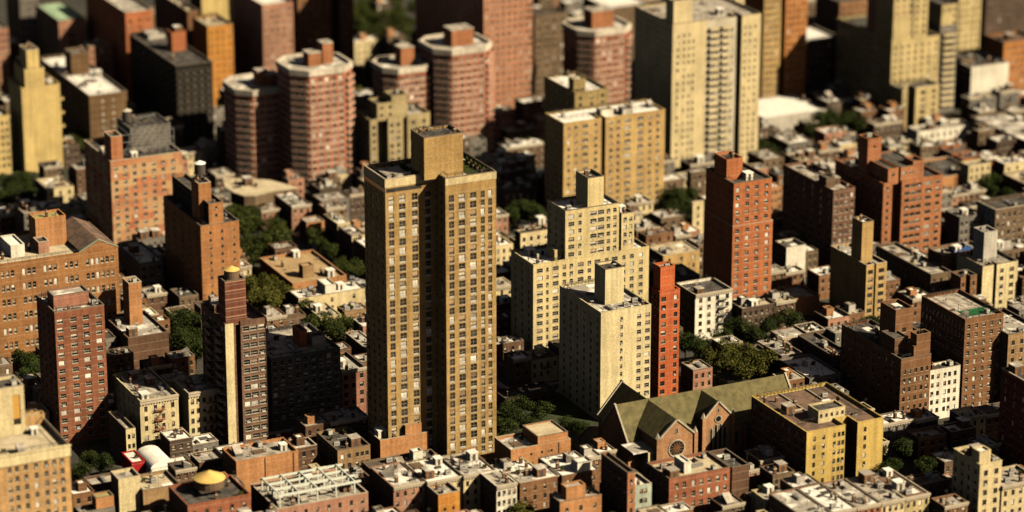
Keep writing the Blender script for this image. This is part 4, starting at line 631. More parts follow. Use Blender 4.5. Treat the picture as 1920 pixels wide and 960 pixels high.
('row_house', 'small orange walled hut with white base behind the brown flat roof', 'row house', None, 424.57, 1043.82, [('main', 0, 0, 7.06, 6.72, 0, 8, 0.35, 'orange2', 'darkbrick', 'gravel', None, None, None, 2)], {}),
('school_building', 'low building with wide brown flat roof left of the tallest tower', 'school building', None, 391.02, 975.33, [('main', 0, 0, 20.32, 30.92, 0, 11, 0.9, 'orange2', 'brickdark', 'brownroof', None, (9, 1.3, 1.7, 3.4, 2.6, 'dk'), None, 6), ('bulkhead', 6.29, 5.84, 4.03, 3.9, 10.1, 14.5, 0.4, 'tan3', None, 'brownroof', None, None, None, 0)], {'rings': 1}),
('row_house', 'white roofed row house directly below the brown flat roof', 'row house', None, 388.02, 962.77, [('main', 0, 0, 24.76, 9, 0, 10, 0.35, 'cream2', 'darkbrick', 'white', (3, 1.0, 1.6, 3.0, 2.2, 'dk'), None, None, 9), ('bulkhead', 10.17, 0.5, 3.98, 7.54, 9.65, 13, 0.4, 'white', None, 'white', None, None, None, 0)], {}),
('row_house', 'row house with pale terrace below the white roofed row house', 'row house', None, 388.87, 945.48, [('main', 0, 0, 7.66, 13.69, 0, 8.5, 0.35, 'cream2', 'darkbrick', 'beige', (3, 1.0, 1.6, 3.0, 2.2, 'dk'), None, None, 5)], {}),
('row_house', 'small tan house with windows touching the left side of the tallest tower', 'row house', None, 397.96, 946.02, [('main', 0, 0, 8.71, 6.49, 0, 9, 0.35, 'tan3', 'darkbrick', 'gravel', ([0.2, 0.6, 0.8], 0.9, 1.4, 3, 2.2, 'dk'), None, None, 6)], {}),
('row_house', 'house with pale roof at the left foot of the tallest tower', 'row house', None, 390.3, 906.74, [('main', 0, 0, 4.99, 20.48, 0, 9, 0.35, 'brown', 'darkbrick', 'dirtywhite', (3, 1.0, 1.6, 3.0, 2.2, 'dk'), None, None, 6)], {}),
('row_house', 'cream roofed little house behind the striped slim tower', 'row house', None, 362.93, 929.46, [('main', 0, 0, 5.13, 5.71, 0, 13, 0.35, 'brown', 'darkbrick', 'white', (3, 1.0, 1.6, 3.0, 2.2, 'dk'), None, None, 4)], {}),
('row_house', 'white roofed row house farthest up the row left of the tallest tower', 'row house', 'row houses left of the tallest tower', 429.69, 1026.49, [('main', 0, 0, 4.88, 12.55, 0, 12, 0.35, 'cream2', 'darkbrick', 'white', (3, 1.0, 1.6, 3.0, 2.2, 'dk'), None, None, 8)], {}),
('row_house', 'white roofed row house in the middle of the row left of the tallest tower', 'row house', 'row houses left of the tallest tower', 428.84, 1011.21, [('main', 0, 0, 5.46, 12.78, 0, 12, 0.35, 'cream2', 'darkbrick', 'dirtywhite', (3, 1.0, 1.6, 3.0, 2.2, 'dk'), None, None, 8)], {}),
('row_house', 'white roofed row house at the near end of the row left of the tallest tower', 'row house', 'row houses left of the tallest tower', 428.29, 995.49, [('main', 0, 0, 6.25, 13.47, 0, 12, 0.35, 'cream2', 'darkbrick', 'white', (3, 1.0, 1.6, 3.0, 2.2, 'dk'), None, None, 8)], {}),
('row_house', 'grey roofed low house at the foot of the nearest red balcony tower', 'row house', None, 438.3, 1062.22, [('main', 0, 0, 11.35, 8.86, 0, 9, 0.35, 'greyb', 'darkbrick', 'gravel', (3, 1.0, 1.6, 3.0, 2.2, 'dk'), None, None, 4)], {}),
('row_house', 'white roofed low house right behind the penthouse of the tallest tower', 'row house', None, 512.46, 1064.83, [('main', 0, 0, 17.51, 11.98, 0, 9, 0.35, 'brown', 'darkbrick', 'dirtywhite', (3, 1.0, 1.6, 3.0, 2.2, 'dk'), None, None, 9)], {}),
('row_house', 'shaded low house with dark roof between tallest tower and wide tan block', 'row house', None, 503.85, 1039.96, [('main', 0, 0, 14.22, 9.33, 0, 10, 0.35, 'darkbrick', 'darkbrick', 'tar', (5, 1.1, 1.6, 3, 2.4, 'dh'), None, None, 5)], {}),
('row_house', 'cream house with white roof touching the right side of the tallest tower', 'row house', None, 470.34, 978.28, [('main', 0, 0, 7.23, 10.2, 0, 12, 0.35, 'cream2', 'darkbrick', 'white', (3, 1.0, 1.6, 3.0, 2.2, 'dk'), None, None, 6)], {}),
('row_house', 'cream wing behind the left end of the pale yellow stepped block', 'row house', None, 469.13, 955.04, [('main', 0, 0, 11.3, 4.26, 0, 24, 0.35, 'cream2', 'darkbrick', 'tar', (4, 1.1, 1.5, 2.8, 2.4, 'dk'), None, None, 3)], {}),
('row_house', 'tan and orange low house between pale yellow block and slim red tower', 'row house', None, 520.92, 945.05, [('main', 0, 0, 14.76, 12.01, 0, 11, 0.35, 'tan2', 'darkbrick', 'beige', (3, 1.0, 1.6, 3.0, 2.2, 'dk'), None, None, 8)], {}),
('row_house', 'brown rubble roofed house behind the right end of the pale yellow block', 'row house', None, 525.93, 967.18, [('main', 0, 0, 11.01, 6.56, 0, 11, 0.35, 'brown3', 'darkbrick', 'rust', (3, 1.0, 1.6, 3.0, 2.2, 'dk'), None, None, 9)], {}),
('row_house', 'dark roofed low building behind the small white walk-up', 'row house', None, 509.46, 919.37, [('main', 0, 0, 11.87, 13.26, 0, 12, 0.35, 'greyb', 'darkbrick', 'tar', (3, 1.0, 1.6, 3.0, 2.2, 'dk'), None, None, 8)], {}),
('row_house', 'pale roofed low house at the right foot of the wide tan block', 'row house', None, 546.41, 993.39, [('main', 0, 0, 10.2, 9, 0, 7, 0.35, 'brown', 'darkbrick', 'dirtywhite', (3, 1.0, 1.6, 3.0, 2.2, 'dk'), None, None, 4)], {}),
('row_house', 'narrow white house left of the slim red tower', 'row house', None, 552.69, 980.93, [('main', 0, 0, 4.73, 1.22, 0, 16, 0.35, 'cream2', 'darkbrick', 'white', ([0.5], 0.9, 1.5, 3, 2.4, 'dk'), None, None, 2)], {}),
('row_house', 'pale roofed house behind the slim red tower at the foot of the huge slab', 'row house', None, 571.62, 1016.22, [('main', 0, 0, 7.91, 3.35, 0, 15, 0.35, 'brown', 'darkbrick', 'dirtywhite', (3, 1.0, 1.6, 3.0, 2.2, 'dk'), None, None, 4)], {}),
('row_house', 'pinkish white roofed house right behind the top of the slim red tower', 'row house', None, 590.72, 1011.97, [('main', 0, 0, 12.26, 6.57, 0, 14, 0.35, 'pinkbrick', 'darkbrick', 'dirtywhite', (3, 1.0, 1.6, 3.0, 2.2, 'dk'), None, None, 9)], {}),
('row_house', 'small orange house right of the slim red tower top', 'row house', None, 590.77, 989.53, [('main', 0, 0, 5.11, 4.77, 0, 14, 0.35, 'orange2', 'darkbrick', 'white', (3, 1.0, 1.6, 3.0, 2.2, 'dk'), None, None, 4)], {}),
('row_house', 'row house with white roof nearest the low white podium', 'row house', 'row houses below the white podium', 632.73, 1046.72, [('main', 0, 0, 10.85, 15.49, 0, 10, 0.35, 'greyb', 'darkbrick', 'dirtywhite', (3, 1.0, 1.6, 3.0, 2.2, 'dk'), None, None, 9)], {}),
('row_house', 'row house with beige roof second below the low white podium', 'row house', 'row houses below the white podium', 624.75, 1024.31, [('main', 0, 0, 10.92, 14.71, 0, 10, 0.35, 'pinkbrick', 'darkbrick', 'beige', (3, 1.0, 1.6, 3.0, 2.2, 'dk'), None, None, 9)], {}),
('row_house', 'row house with pale roof third below the low white podium, beside the red-orange block', 'row house', 'row houses below the white podium', 626.65, 1002.81, [('main', 0, 0, 9.13, 16.66, 0, 11, 0.35, 'brown', 'darkbrick', 'white', (3, 1.0, 1.6, 3.0, 2.2, 'dk'), None, None, 9)], {}),
('row_house', 'row house with grey roof left of the row below the white podium', 'row house', None, 613.09, 1032.35, [('main', 0, 0, 9.18, 12.49, 0, 10, 0.35, 'brown', 'darkbrick', 'gravel', (3, 1.0, 1.6, 3.0, 2.2, 'dk'), None, None, 7)], {}),
('row_house', 'cream roofed house left of the orange stair tower', 'row house', None, 650.46, 1036.46, [('main', 0, 0, 7.69, 7.7, 0, 10, 0.35, 'cream2', 'darkbrick', 'white', (3, 1.0, 1.6, 3.0, 2.2, 'dk'), None, None, 5)], {}),
('row_house', 'white roofed house right of the orange stair tower', 'row house', None, 665.82, 1024.12, [('main', 0, 0, 8.47, 11.06, 0, 10, 0.35, 'cream2', 'darkbrick', 'dirtywhite', (3, 1.0, 1.6, 3.0, 2.2, 'dk'), None, None, 8)], {}),
('row_house', 'house with white parapet behind the top of the red-orange block', 'row house', None, 673.58, 1008.91, [('main', 0, 0, 6.96, 6.14, 0, 7, 0.35, 'brown', 'darkbrick', 'gravel', (3, 1.0, 1.6, 3.0, 2.2, 'dk'), None, None, 6)], {}),
('row_house', 'cream rubble roofed house right of the red row houses', 'row house', None, 692.78, 983.65, [('main', 0, 0, 11.96, 8.05, 0, 11, 0.35, 'cream2', 'darkbrick', 'white', (3, 1.0, 1.6, 3.0, 2.2, 'dk'), None, None, 9)], {}),
('row_house', 'beige roofed house on the right edge below the cream rubble roof', 'row house', None, 685.15, 953.97, [('main', 0, 0, 13.21, 19.94, 0, 11, 0.35, 'brown', 'darkbrick', 'beige', (3, 1.0, 1.6, 3.0, 2.2, 'dk'), None, None, 9)], {}),
('row_house', 'grey and pink roofed small house right of the bright orange-red building', 'row house', None, 477.55, 845.09, [('main', 0, 0, 7.13, 8.22, 0, 9, 0.35, 'pinkbrick', 'darkbrick', 'gravel', (3, 1.0, 1.6, 3.0, 2.2, 'dk'), None, None, 9)], {}),
('row_house', 'beige roofed low house at the foot of the stepped yellow tower', 'row house', None, 349.16, 1119.11, [('main', 0, 0, 10.61, 14.31, 0, 10, 0.35, 'cream2', 'darkbrick', 'beige', (3, 1.0, 1.6, 3.0, 2.2, 'dk'), None, None, 7)], {}),
('row_house', 'small grey house above the penthouse of the long brown building', 'row house', None, 328.68, 1082.9, [('main', 0, 0, 8.17, 12.81, 0, 14, 0.35, 'greyb', 'darkbrick', 'gravel', (3, 1.0, 1.6, 3.0, 2.2, 'dk'), None, None, 7)], {}),
('apartment_building', 'cream walk-up with rust red fire escape and heavy cornice at lower left', 'apartment building', None, 299.1, 874.58, [('main', 0, 0, 12.54, 25.19, 0, 18.79, 0.9, 'cream3', None, 'gravel', ([0.15, 0.4, 0.6, 0.85], 1.1, 1.7, 3.2, 3.0, 'dk'), (6, 1, 1.6, 3.2, 3, 'dk'), None, 8)], {'fe': [0.5], 'fecol': 'rust', 'cornice': 2}),
('apartment_building', 'cream walk-up half hidden by the slim striped tower', 'apartment building', None, 314.37, 872.91, [('main', 0, 0, 10.39, 13.73, 0, 19.23, 0.9, 'cream3', None, 'gravel', ([0.12, 0.3, 0.5, 0.7, 0.88], 1.1, 1.7, 3.2, 3.0, 'dk'), None, None, 6)], {'fe': [0.7], 'fecol': 'rust', 'cornice': 2}),
('low_building', 'small white fronted house left of the cream walk-up with rust fire escape', 'low building', None, 292.46, 869.25, [('main', 0, 0, 3.1, 16.27, 0, 12.53, 0.9, 'cream3', 'darkbrick', 'gravel', ([0.3, 0.75], 0.9, 1.5, 3.2, 2.6, 'dk'), None, None, 4)], {}),
('apartment_building', 'big tan building with cream cornice and square penthouse in the bottom left corner', 'apartment building', None, 223.27, 800.3, [('main', 0, 0, 29.25, 30, 0, 40, 1.4, 'tan4', 'brown', 'beige', ([0.4, 0.47, 0.56, 0.66, 0.76, 0.84, 0.92], 1.2, 1.7, 2.9, 4.6, 'dh'), None, None, 4), ('penthouse', 10.58, 17.18, 11.51, 9, 38.6, 53, 0.8, 'cream3', None, 'tar', ([0.8], 2.2, 9, 20, 7, 'pan'), None, None, 2), ('bulkhead', 19.93, 21.53, 9.21, 2.5, 38.6, 41.6, 0.4, 'tan4', None, 'gravel', None, None, None, 0)], {'band': 'cream'}),
('shop_building', 'white roofed shop with deep red front at lower left', 'shop', None, 287.81, 851.26, [('main', 0, 0, 4.24, 9.12, 0, 9, 0.3, 'redpaint', 'redpaint', 'white', None, None, None, 1)], {}),
('shop_building', 'white building with rounded barrel roof right of the red fronted shop', 'shop', None, 292.23, 846.22, [('main', 0, 0, 7.14, 13, 0, 8, 0.3, 'white', 'greyw', 'white', None, None, None, 2)], {'barrel': 1}),
('shop_building', 'small white roofed building with red corner right of the barrel roof', 'shop', None, 299.37, 845.39, [('main', 0, 0, 6.5, 9, 0, 7, 0.3, 'greyw', 'greyw', 'white', None, None, None, 3)], {}),
('low_building', 'blank cream walled house at lower left below the red fronted shop', 'low building', None, 275.42, 827.29, [('main', 0, 0, 6.75, 7, 0, 15, 0.9, 'cream3', 'brown', 'gravel', None, None, None, 2)], {}),
('low_building', 'beige roofed low building beside the blank cream wall', 'low building', None, 282.09, 825.21, [('main', 0, 0, 11.62, 12, 0, 11, 0.9, 'tan3', 'brown', 'beige', None, None, None, 6)], {}),
('brick_building', 'red brick building under the big cone topped water tank', 'brick building', None, 286.87, 800.32, [('main', 0, 0, 19.35, 16, 0, 15, 0.9, 'brickred2', 'darkbrick', 'tar', (5, 1.1, 1.7, 3.1, 3, 'dk'), None, None, 4)], {}),
('low_building', 'low building with small orange bulkhead on the bottom edge at left', 'low building', None, 261.6, 822.05, [('main', 0, 0, 10.58, 4.8, 0, 9, 0.9, 'greyb', 'darkbrick', 'dirtywhite', None, None, None, 3), ('bulkhead', 5.12, 0.3, 5.4, 4.0, 8.1, 12.5, 0.4, 'orange2', None, 'olivec', None, None, None, 0)], {}),
('brick_building', 'orange brick building with dark vertical seams left of the steel frames', 'brick building', None, 312.99, 829.2, [('main', 0, 0, 19.9, 12, 0, 13, 0.9, 'orange2', 'brickdark', 'gravel', None, None, None, 6)], {'seam': [0.46, 0.92]}),
]
OCTAGONS = [
('red octagonal balcony tower left of its near twin, partly shaded', 435.01, 1122.05, 37.44, 0.93, ((0.35, 0.4, 0.25, 0.25, 4.5), (0.5, 0.3, 0.35, 0.3, 3))),
('red octagonal balcony tower with two orange bulkheads, nearest and brightest of its kind', 452.06, 1105.29, 47.52, 1.0, ((0.2, 0.35, 0.3, 0.3, 4), (0.56, 0.4, 0.24, 0.28, 7))),
('mostly shaded red octagonal balcony tower, smallest of its kind', 498.11, 1124.41, 37.97, 0.8, ((0.3, 0.3, 0.4, 0.4, 6),)),
('red octagonal balcony tower with long orange bulkhead left of the tall pink tower', 518.65, 1117.63, 44.87, 0.98, ((0.2, 0.3, 0.55, 0.4, 5.5),)),
('blurred red octagonal balcony tower left of the huge cream slab', 589.18, 1130.01, 41.36, 0.95, ((0.15, 0.3, 0.6, 0.4, 6),)),
]
POLYGONS = [
('low_building', 'low building with curved beige roof edge in front of the red balcony towers', 'low building', 9, 'brown', 'beige', [(412.21, 1094.07), (412.71, 1086.41), (414.53, 1081.11), (418.4, 1079.96), (423.88, 1081.7), (436.11, 1081.67), (430.31, 1095.01), (415.64, 1105.19)]),
]
LOW_HOUSES = [
('patchy white roofed reddish brown low house left of the cream corner walk-up', 486.6, 712, 8.09, 10.72, 11.09, 'brown3', 'darkbrick', 'dirtywhite', 6),
('patchy white roofed dark brick low house right of the cream corner walk-up', 521.6, 724.48, 7.34, 9.63, 8.57, 'brickdark', None, 'dirtywhite', 5),
('patchy white roofed brown low house in front of the red church-side block', 432.27, 746.4, 7.57, 9.87, 8.04, 'brown', 'darkbrick', 'dirtywhite', 9),
('bright white roofed reddish brown low house in front of the red church-side block', 414.49, 746.4, 8.14, 9.5, 9.17, 'brown3', None, 'white', 6),
('nearest grey roofed cream low house in front of the red church-side block', 443.76, 741.02, 8.08, 11.58, 10.04, 'cream2', None, 'gravel', 6),
('patchy white roofed reddish brown low house in front of the red church-side block', 427.55, 729.66, 7.87, 11.29, 8.4, 'brown3', None, 'dirtywhite', 8),
('second nearest grey roofed cream low house in front of the red church-side block', 435.47, 729.66, 7.32, 11.27, 8.11, 'cream2', 'darkbrick', 'gravel', 8),
('patchy white roofed grey low house in front of the red church-side block', 415, 729.66, 12.5, 10.39, 11.56, 'greyb', 'darkbrick', 'dirtywhite', 8),
('patchy white roofed pinkish brick low house behind the cream corner walk-up', 500.06, 729.66, 7.35, 11.33, 7.43, 'pinkbrick', None, 'dirtywhite', 5),
('grey roofed blackish brick low house behind the cream corner walk-up', 487.24, 729.66, 12.77, 10.17, 10.55, 'darkbrick', 'darkbrick', 'gravel', 9),
('bright white roofed brown low house behind the cream corner walk-up', 522.17, 746.4, 7.36, 10.16, 10.71, 'brown', 'darkbrick', 'white', 6),
('nearest beige roofed grey low house left of the red church-side block', 405.2, 741.02, 7.31, 11.96, 11.36, 'greyb', None, 'beige', 5),
('second nearest beige roofed grey low house left of the red church-side block', 397.89, 741.02, 7.26, 11.39, 10.43, 'greyb', None, 'beige', 8),
('patchy white roofed dark brick low house left of the red church-side block', 390, 741.02, 7.84, 11.41, 12.07, 'brickdark', None, 'dirtywhite', 5),
('bright white roofed dark brick low house left of the red church-side block', 375, 746.4, 9.24, 10.0, 11.77, 'brickdark', None, 'white', 9),
('patchy white roofed brown low house in front of the bright yellow block', 453.09, 741.02, 9.18, 11.72, 12.17, 'brown', None, 'dirtywhite', 8),
('dark roofed cream low house right of the bright yellow block', 496.26, 770.26, 8.29, 11.16, 7.01, 'cream2', None, 'tar', 8),
('patchy white roofed brown low house right of the bright yellow block', 509.49, 746.4, 6.53, 10.98, 7.91, 'brown', 'darkbrick', 'dirtywhite', 5),
('patchy white roofed blackish brick low house in front of the green steel frames', 320, 783.23, 6.8, 9.95, 9.07, 'darkbrick', 'darkbrick', 'dirtywhite', 9),
('bright white roofed reddish brown low house in front of the green steel frames', 330, 777.08, 15.32, 12.15, 9.37, 'brown3', 'darkbrick', 'white', 9),
('dark roofed dark brick low house in front of the green steel frames', 345.37, 777.08, 6.62, 11.41, 7.19, 'brickdark', 'darkbrick', 'tar', 8),
('bright white roofed pinkish brick low house in front of the green steel frames', 345, 763.36, 16.1, 10.2, 11.27, 'pinkbrick', 'darkbrick', 'white', 6),
('grey roofed brown low house in front of the green steel frames', 365, 751.47, 8.11, 10.9, 11.06, 'brown', 'darkbrick', 'gravel', 9),
('rust roofed dark brick low house left of the bright yellow block', 458.91, 770.26, 8.5, 11.72, 8.67, 'brickdark', None, 'rust', 8),
('patchy white roofed brown low house left of the bright yellow block', 455.4, 756.56, 7.57, 10.49, 9.8, 'brown', 'darkbrick', 'dirtywhite', 9),
('bright white roofed blackish brick low house in front of the brown building with stair tower', 518.8, 777.08, 8.37, 11.23, 8.76, 'darkbrick', None, 'white', 5),
('bright white roofed grey low house in front of the brown building with stair tower', 505.02, 777.08, 13.73, 11.13, 9.56, 'greyb', None, 'white', 5),
('beige roofed cream low house in front of the brown building with stair tower', 532.2, 770.26, 8.19, 11.15, 9.61, 'cream2', 'darkbrick', 'beige', 8),
('bright white roofed dark brick low house in front of the brown building with stair tower', 523.15, 763.36, 8.95, 9.88, 9.22, 'brickdark', 'darkbrick', 'white', 9),
('dark roofed pinkish brick low house right of the green steel frames', 341.4, 813.35, 8.14, 11.97, 7.45, 'pinkbrick', None, 'tar', 9),
('bright white roofed brown low house right of the green steel frames', 361.8, 770.26, 7.24, 11.35, 6.8, 'brown', None, 'white', 5),
('rust roofed pinkish brick low house right of the red church-side block', 450.19, 770.26, 8.68, 11.27, 6.22, 'pinkbrick', None, 'rust', 5),
('dark roofed reddish brown low house in front of the green court block', 540.44, 770.26, 15.95, 10.35, 9.2, 'brown3', None, 'tar', 8),
('bright white roofed grey low house behind the red church-side block', 416.85, 777.08, 6.53, 11.35, 7.34, 'greyb', None, 'white', 6),
('patchy white roofed reddish brown low house behind the red church-side block', 408.79, 789.57, 6.42, 10.02, 11.27, 'brown3', 'darkbrick', 'dirtywhite', 8),
('bright white roofed dark brick low house behind the red church-side block', 416.4, 795.19, 6.57, 10.24, 9.68, 'brickdark', None, 'white', 8),
('patchy white roofed reddish brown low house in front of the cone-topped water tank', 297.4, 789.57, 6.87, 9.77, 11.24, 'brown3', 'darkbrick', 'dirtywhite', 5),
('bright white roofed brown low house left of the green steel frames', 304.32, 789.57, 7.42, 9.67, 11.09, 'brown', None, 'white', 6),
('patchy white roofed reddish brown low house in front of the tallest tan tower', 377.68, 807.34, 7.1, 9.94, 8.65, 'brown3', None, 'dirtywhite', 8),
('bright white roofed cream low house in front of the tallest tan tower', 380.19, 789.57, 12.95, 10.49, 11.39, 'cream2', None, 'white', 8),
('grey roofed pinkish brick low house left of the brown building with stair tower', 507.02, 795.19, 7.96, 10.28, 7.07, 'pinkbrick', 'darkbrick', 'gravel', 9),
('grey roofed reddish brown low house left of the brown building with stair tower', 496.78, 820.02, 7.55, 10.9, 10.73, 'brown3', None, 'gravel', 9),
('grey roofed cream low house left of the cone-topped water tank', 270, 801.46, 14.63, 11.16, 10.25, 'cream2', None, 'gravel', 8),
('patchy white roofed cream low house right of the big tan corner building', 259.75, 807.34, 7.15, 9.28, 11.59, 'cream2', 'darkbrick', 'dirtywhite', 6),
('bright white roofed reddish brown low house right of the big tan corner building', 263.08, 832.76, 6.65, 10.06, 10.31, 'brown3', None, 'white', 9),
('grey roofed dark brick low house right of the big tan corner building', 270.8, 838.97, 15.46, 10.19, 9.51, 'brickdark', None, 'gravel', 5),
('patchy white roofed brown low house behind the bright yellow block', 497.63, 807.34, 7.41, 9.27, 10.66, 'brown', 'darkbrick', 'dirtywhite', 9),
('dark roofed blackish brick low house right of the green court block', 575.89, 807.34, 14.46, 9.45, 8.16, 'darkbrick', 'darkbrick', 'tar', 9),
('bright white roofed pinkish brick low house right of the green court block', 592.81, 826.34, 16.17, 9.93, 7.36, 'pinkbrick', 'darkbrick', 'white', 6),
('patchy white roofed brown low house left of the orange seamed low building', 302.11, 820.02, 9.85, 12.59, 9.45, 'brown', None, 'dirtywhite', 6),
('dark roofed dark brick low house left of the orange seamed low building', 294.98, 832.76, 6.67, 10.65, 12.04, 'brickdark', 'darkbrick', 'tar', 5),
('patchy white roofed dark brick low house right of the orange seamed low building', 334.31, 838.97, 8.74, 9.3, 9.47, 'brickdark', 'darkbrick', 'dirtywhite', 5),
('beige roofed cream low house right of the orange seamed low building', 333.62, 820.02, 7.11, 10.96, 7.49, 'cream2', 'darkbrick', 'beige', 6),
('dark roofed blackish brick low house behind the green court block', 560.07, 838.97, 8.77, 10.71, 11.41, 'darkbrick', None, 'tar', 6),
('bright white roofed cream low house in front of the cream block with slot', 608.23, 850.2, 8.7, 11.71, 8.57, 'cream2', None, 'white', 8),
('patchy white roofed grey low house in front of the cream block with slot', 599.95, 838.97, 7.78, 10.14, 12.23, 'greyb', 'darkbrick', 'dirtywhite', 6),
('bright white roofed grey low house behind the orange seamed low building', 314.91, 844.74, 9.81, 10.37, 8.71, 'greyb', None, 'white', 6),
('patchy white roofed dark brick low house behind the orange seamed low building', 307.0, 844.74, 7.86, 11.28, 8.06, 'brickdark', 'darkbrick', 'dirtywhite', 9),
('grey roofed dark brick low house right of the striped slim tower', 343.97, 850.2, 8.18, 11.12, 11.14, 'brickdark', 'darkbrick', 'gravel', 5),
('grey roofed brown low house behind the stepped orange annex', 352.2, 850.2, 12.79, 12.59, 11.04, 'brown', None, 'gravel', 6),
('bright white roofed reddish brown low house in front of the small white walk-up', 497.05, 861.06, 7.68, 11.01, 9.34, 'brown3', None, 'white', 5),
('patchy white roofed pinkish brick low house in front of the small white walk-up', 520.37, 861.06, 9.4, 12.01, 7.93, 'pinkbrick', None, 'dirtywhite', 6),
('grey roofed grey low house in front of the small white walk-up', 511.68, 855.38, 8.54, 11.17, 7.78, 'greyb', 'darkbrick', 'gravel', 8),
('bright white roofed blackish brick low house in front of the small white walk-up', 529.82, 861.06, 7.46, 10.44, 8.41, 'darkbrick', None, 'white', 5),
('beige roofed reddish brown low house left of the olive building with stair tower', 553.62, 872.42, 6.21, 12.63, 7.26, 'brown3', 'darkbrick', 'beige', 6),
('bright white roofed pinkish brick low house left of the olive building with stair tower', 545.32, 872.42, 8.25, 12.38, 6.84, 'pinkbrick', 'darkbrick', 'white', 6),
('grey roofed grey low house left of the olive building with stair tower', 537.63, 855.38, 7.43, 10.52, 8.54, 'greyb', None, 'gravel', 9),
('rust roofed pinkish brick low house left of the cream block with slot', 592.32, 855.38, 7.79, 9.88, 9.22, 'pinkbrick', 'darkbrick', 'rust', 6),
('bright white roofed blackish brick low house in front of the cream walk-up with fire escape', 303.59, 861.06, 7.3, 11.15, 9.66, 'darkbrick', None, 'white', 5),
('bright white roofed grey low house in front of the cream walk-up with fire escape', 310.94, 861.06, 8.46, 10.74, 6.9, 'greyb', 'darkbrick', 'white', 5),
('rust roofed dark brick low house right of the cream block with slot', 620.43, 866.58, 14.19, 9.0, 11.9, 'brickdark', 'darkbrick', 'rust', 5),
('bright white roofed dark brick low house right of the cream block with slot', 619.94, 884.63, 16.48, 10.62, 7.66, 'brickdark', 'darkbrick', 'white', 9),
('bright white roofed blackish brick low house right of the cream block with slot', 636.47, 884.63, 9.87, 11.26, 11.52, 'darkbrick', None, 'white', 9),
('dark roofed blackish brick low house right of the olive building with stair tower', 570.67, 872.42, 8.18, 11.17, 6.41, 'darkbrick', 'darkbrick', 'tar', 9),
('patchy white roofed reddish brown low house left of the long brick building with strips', 578.29, 890.46, 7.12, 9.95, 9.57, 'brown3', 'darkbrick', 'dirtywhite', 9),
('bright white roofed reddish brown low house left of the long brick building with strips', 578.9, 872.42, 8.39, 12.67, 8.69, 'brown3', None, 'white', 6),
('patchy white roofed dark brick low house left of the pale yellow stepped block', 427.89, 896.04, 13.53, 9.17, 8.33, 'brickdark', None, 'dirtywhite', 5),
('bright white roofed brown low house left of the pale yellow stepped block', 428.56, 877.75, 6.57, 11.19, 9.68, 'brown', None, 'white', 9),
('grey roofed brown low house in front of the pale yellow stepped block', 445.16, 877.75, 8.8, 10.51, 11.04, 'brown', 'darkbrick', 'gravel', 5),
('dark roofed cream low house in front of the pale yellow stepped block', 435.18, 877.75, 9.93, 11.6, 8.41, 'cream2', 'darkbrick', 'tar', 5),
('bright white roofed brown low house right of the pale yellow stepped block', 489.12, 884.63, 6.47, 11.02, 7.74, 'brown', None, 'white', 6),
('beige roofed blackish brick low house right of the small white walk-up', 518.44, 884.63, 13.21, 10.93, 11.0, 'darkbrick', None, 'beige', 8),
('beige roofed dark brick low house in front of the slim red tower', 531.7, 884.63, 7.79, 11.38, 11.14, 'brickdark', None, 'beige', 6),
('patchy white roofed brown low house right of the dark grid building', 382.45, 896.04, 6.99, 10.1, 10.27, 'brown', None, 'dirtywhite', 6),
('bright white roofed pinkish brick low house right of the dark grid building', 395.97, 925.62, 9.06, 12.06, 10.75, 'pinkbrick', 'darkbrick', 'white', 6),
('beige roofed cream low house left of the brown-red tower', 271.01, 901.16, 7.29, 11.06, 9.45, 'cream2', 'darkbrick', 'beige', 6),
('grey roofed brown low house left of the brown-red tower', 255, 920.2, 12.85, 11.0, 7.19, 'brown', 'darkbrick', 'gravel', 9),
('bright white roofed reddish brown low house right of the brown-red tower', 296.35, 901.16, 9.58, 11.89, 8.81, 'brown3', 'darkbrick', 'white', 5),
('bright white roofed blackish brick low house right of the brown-red tower', 306.36, 913.72, 6.21, 10.03, 11.82, 'darkbrick', 'darkbrick', 'white', 6),
('bright white roofed cream low house in front of the long grey building', 648.94, 901.16, 7.68, 11.78, 8.09, 'cream2', None, 'white', 5),
('grey roofed brown low house in front of the long grey building', 632.05, 901.16, 16.84, 12.55, 8.98, 'brown', None, 'gravel', 8),
('grey roofed cream low house right of the cream walk-up with fire escape', 319.8, 906.93, 7.7, 12.04, 10.2, 'cream2', None, 'gravel', 8),
('bright white roofed reddish brown low house behind the olive building with stair tower', 562.52, 906.93, 8.96, 11.89, 9.08, 'brown3', 'darkbrick', 'white', 8),
('bright white roofed pinkish brick low house right of the long brick building with strips', 599.84, 906.93, 8.72, 11.92, 9.58, 'pinkbrick', None, 'white', 5),
('patchy white roofed cream low house behind the brown-red tower', 279.0, 913.72, 15.31, 9.58, 10.87, 'cream2', 'darkbrick', 'dirtywhite', 5),
('bright white roofed brown low house behind the brown-red tower', 284.42, 925.62, 7.72, 11.41, 10.29, 'brown', 'darkbrick', 'white', 9),
('grey roofed brown low house behind the brown-red tower', 276.8, 925.62, 7.57, 11.03, 8.81, 'brown', None, 'gravel', 5),
('patchy white roofed dark brick low house behind the dark grid building', 377.6, 913.72, 8.93, 9.84, 8.88, 'brickdark', 'darkbrick', 'dirtywhite', 8),
('dark roofed dark brick low house behind the pale yellow stepped block', 437.02, 913.72, 9.89, 9.33, 10.25, 'brickdark', None, 'tar', 6),
('dark roofed reddish brown low house behind the pale yellow stepped block', 445.05, 925.62, 8.3, 10.66, 10.68, 'brown3', None, 'tar', 5),
('grey roofed cream low house behind the pale yellow stepped block', 451.23, 942.47, 9.09, 11.98, 10.46, 'cream2', 'darkbrick', 'gravel', 6),
('beige roofed brown low house behind the pale yellow stepped block', 469.07, 962.35, 8.3, 9.47, 9.03, 'brown', None, 'beige', 5),
('patchy white roofed reddish brown low house right of the slim red tower', 538.24, 913.72, 14.38, 10.09, 10.66, 'brown3', None, 'dirtywhite', 6),
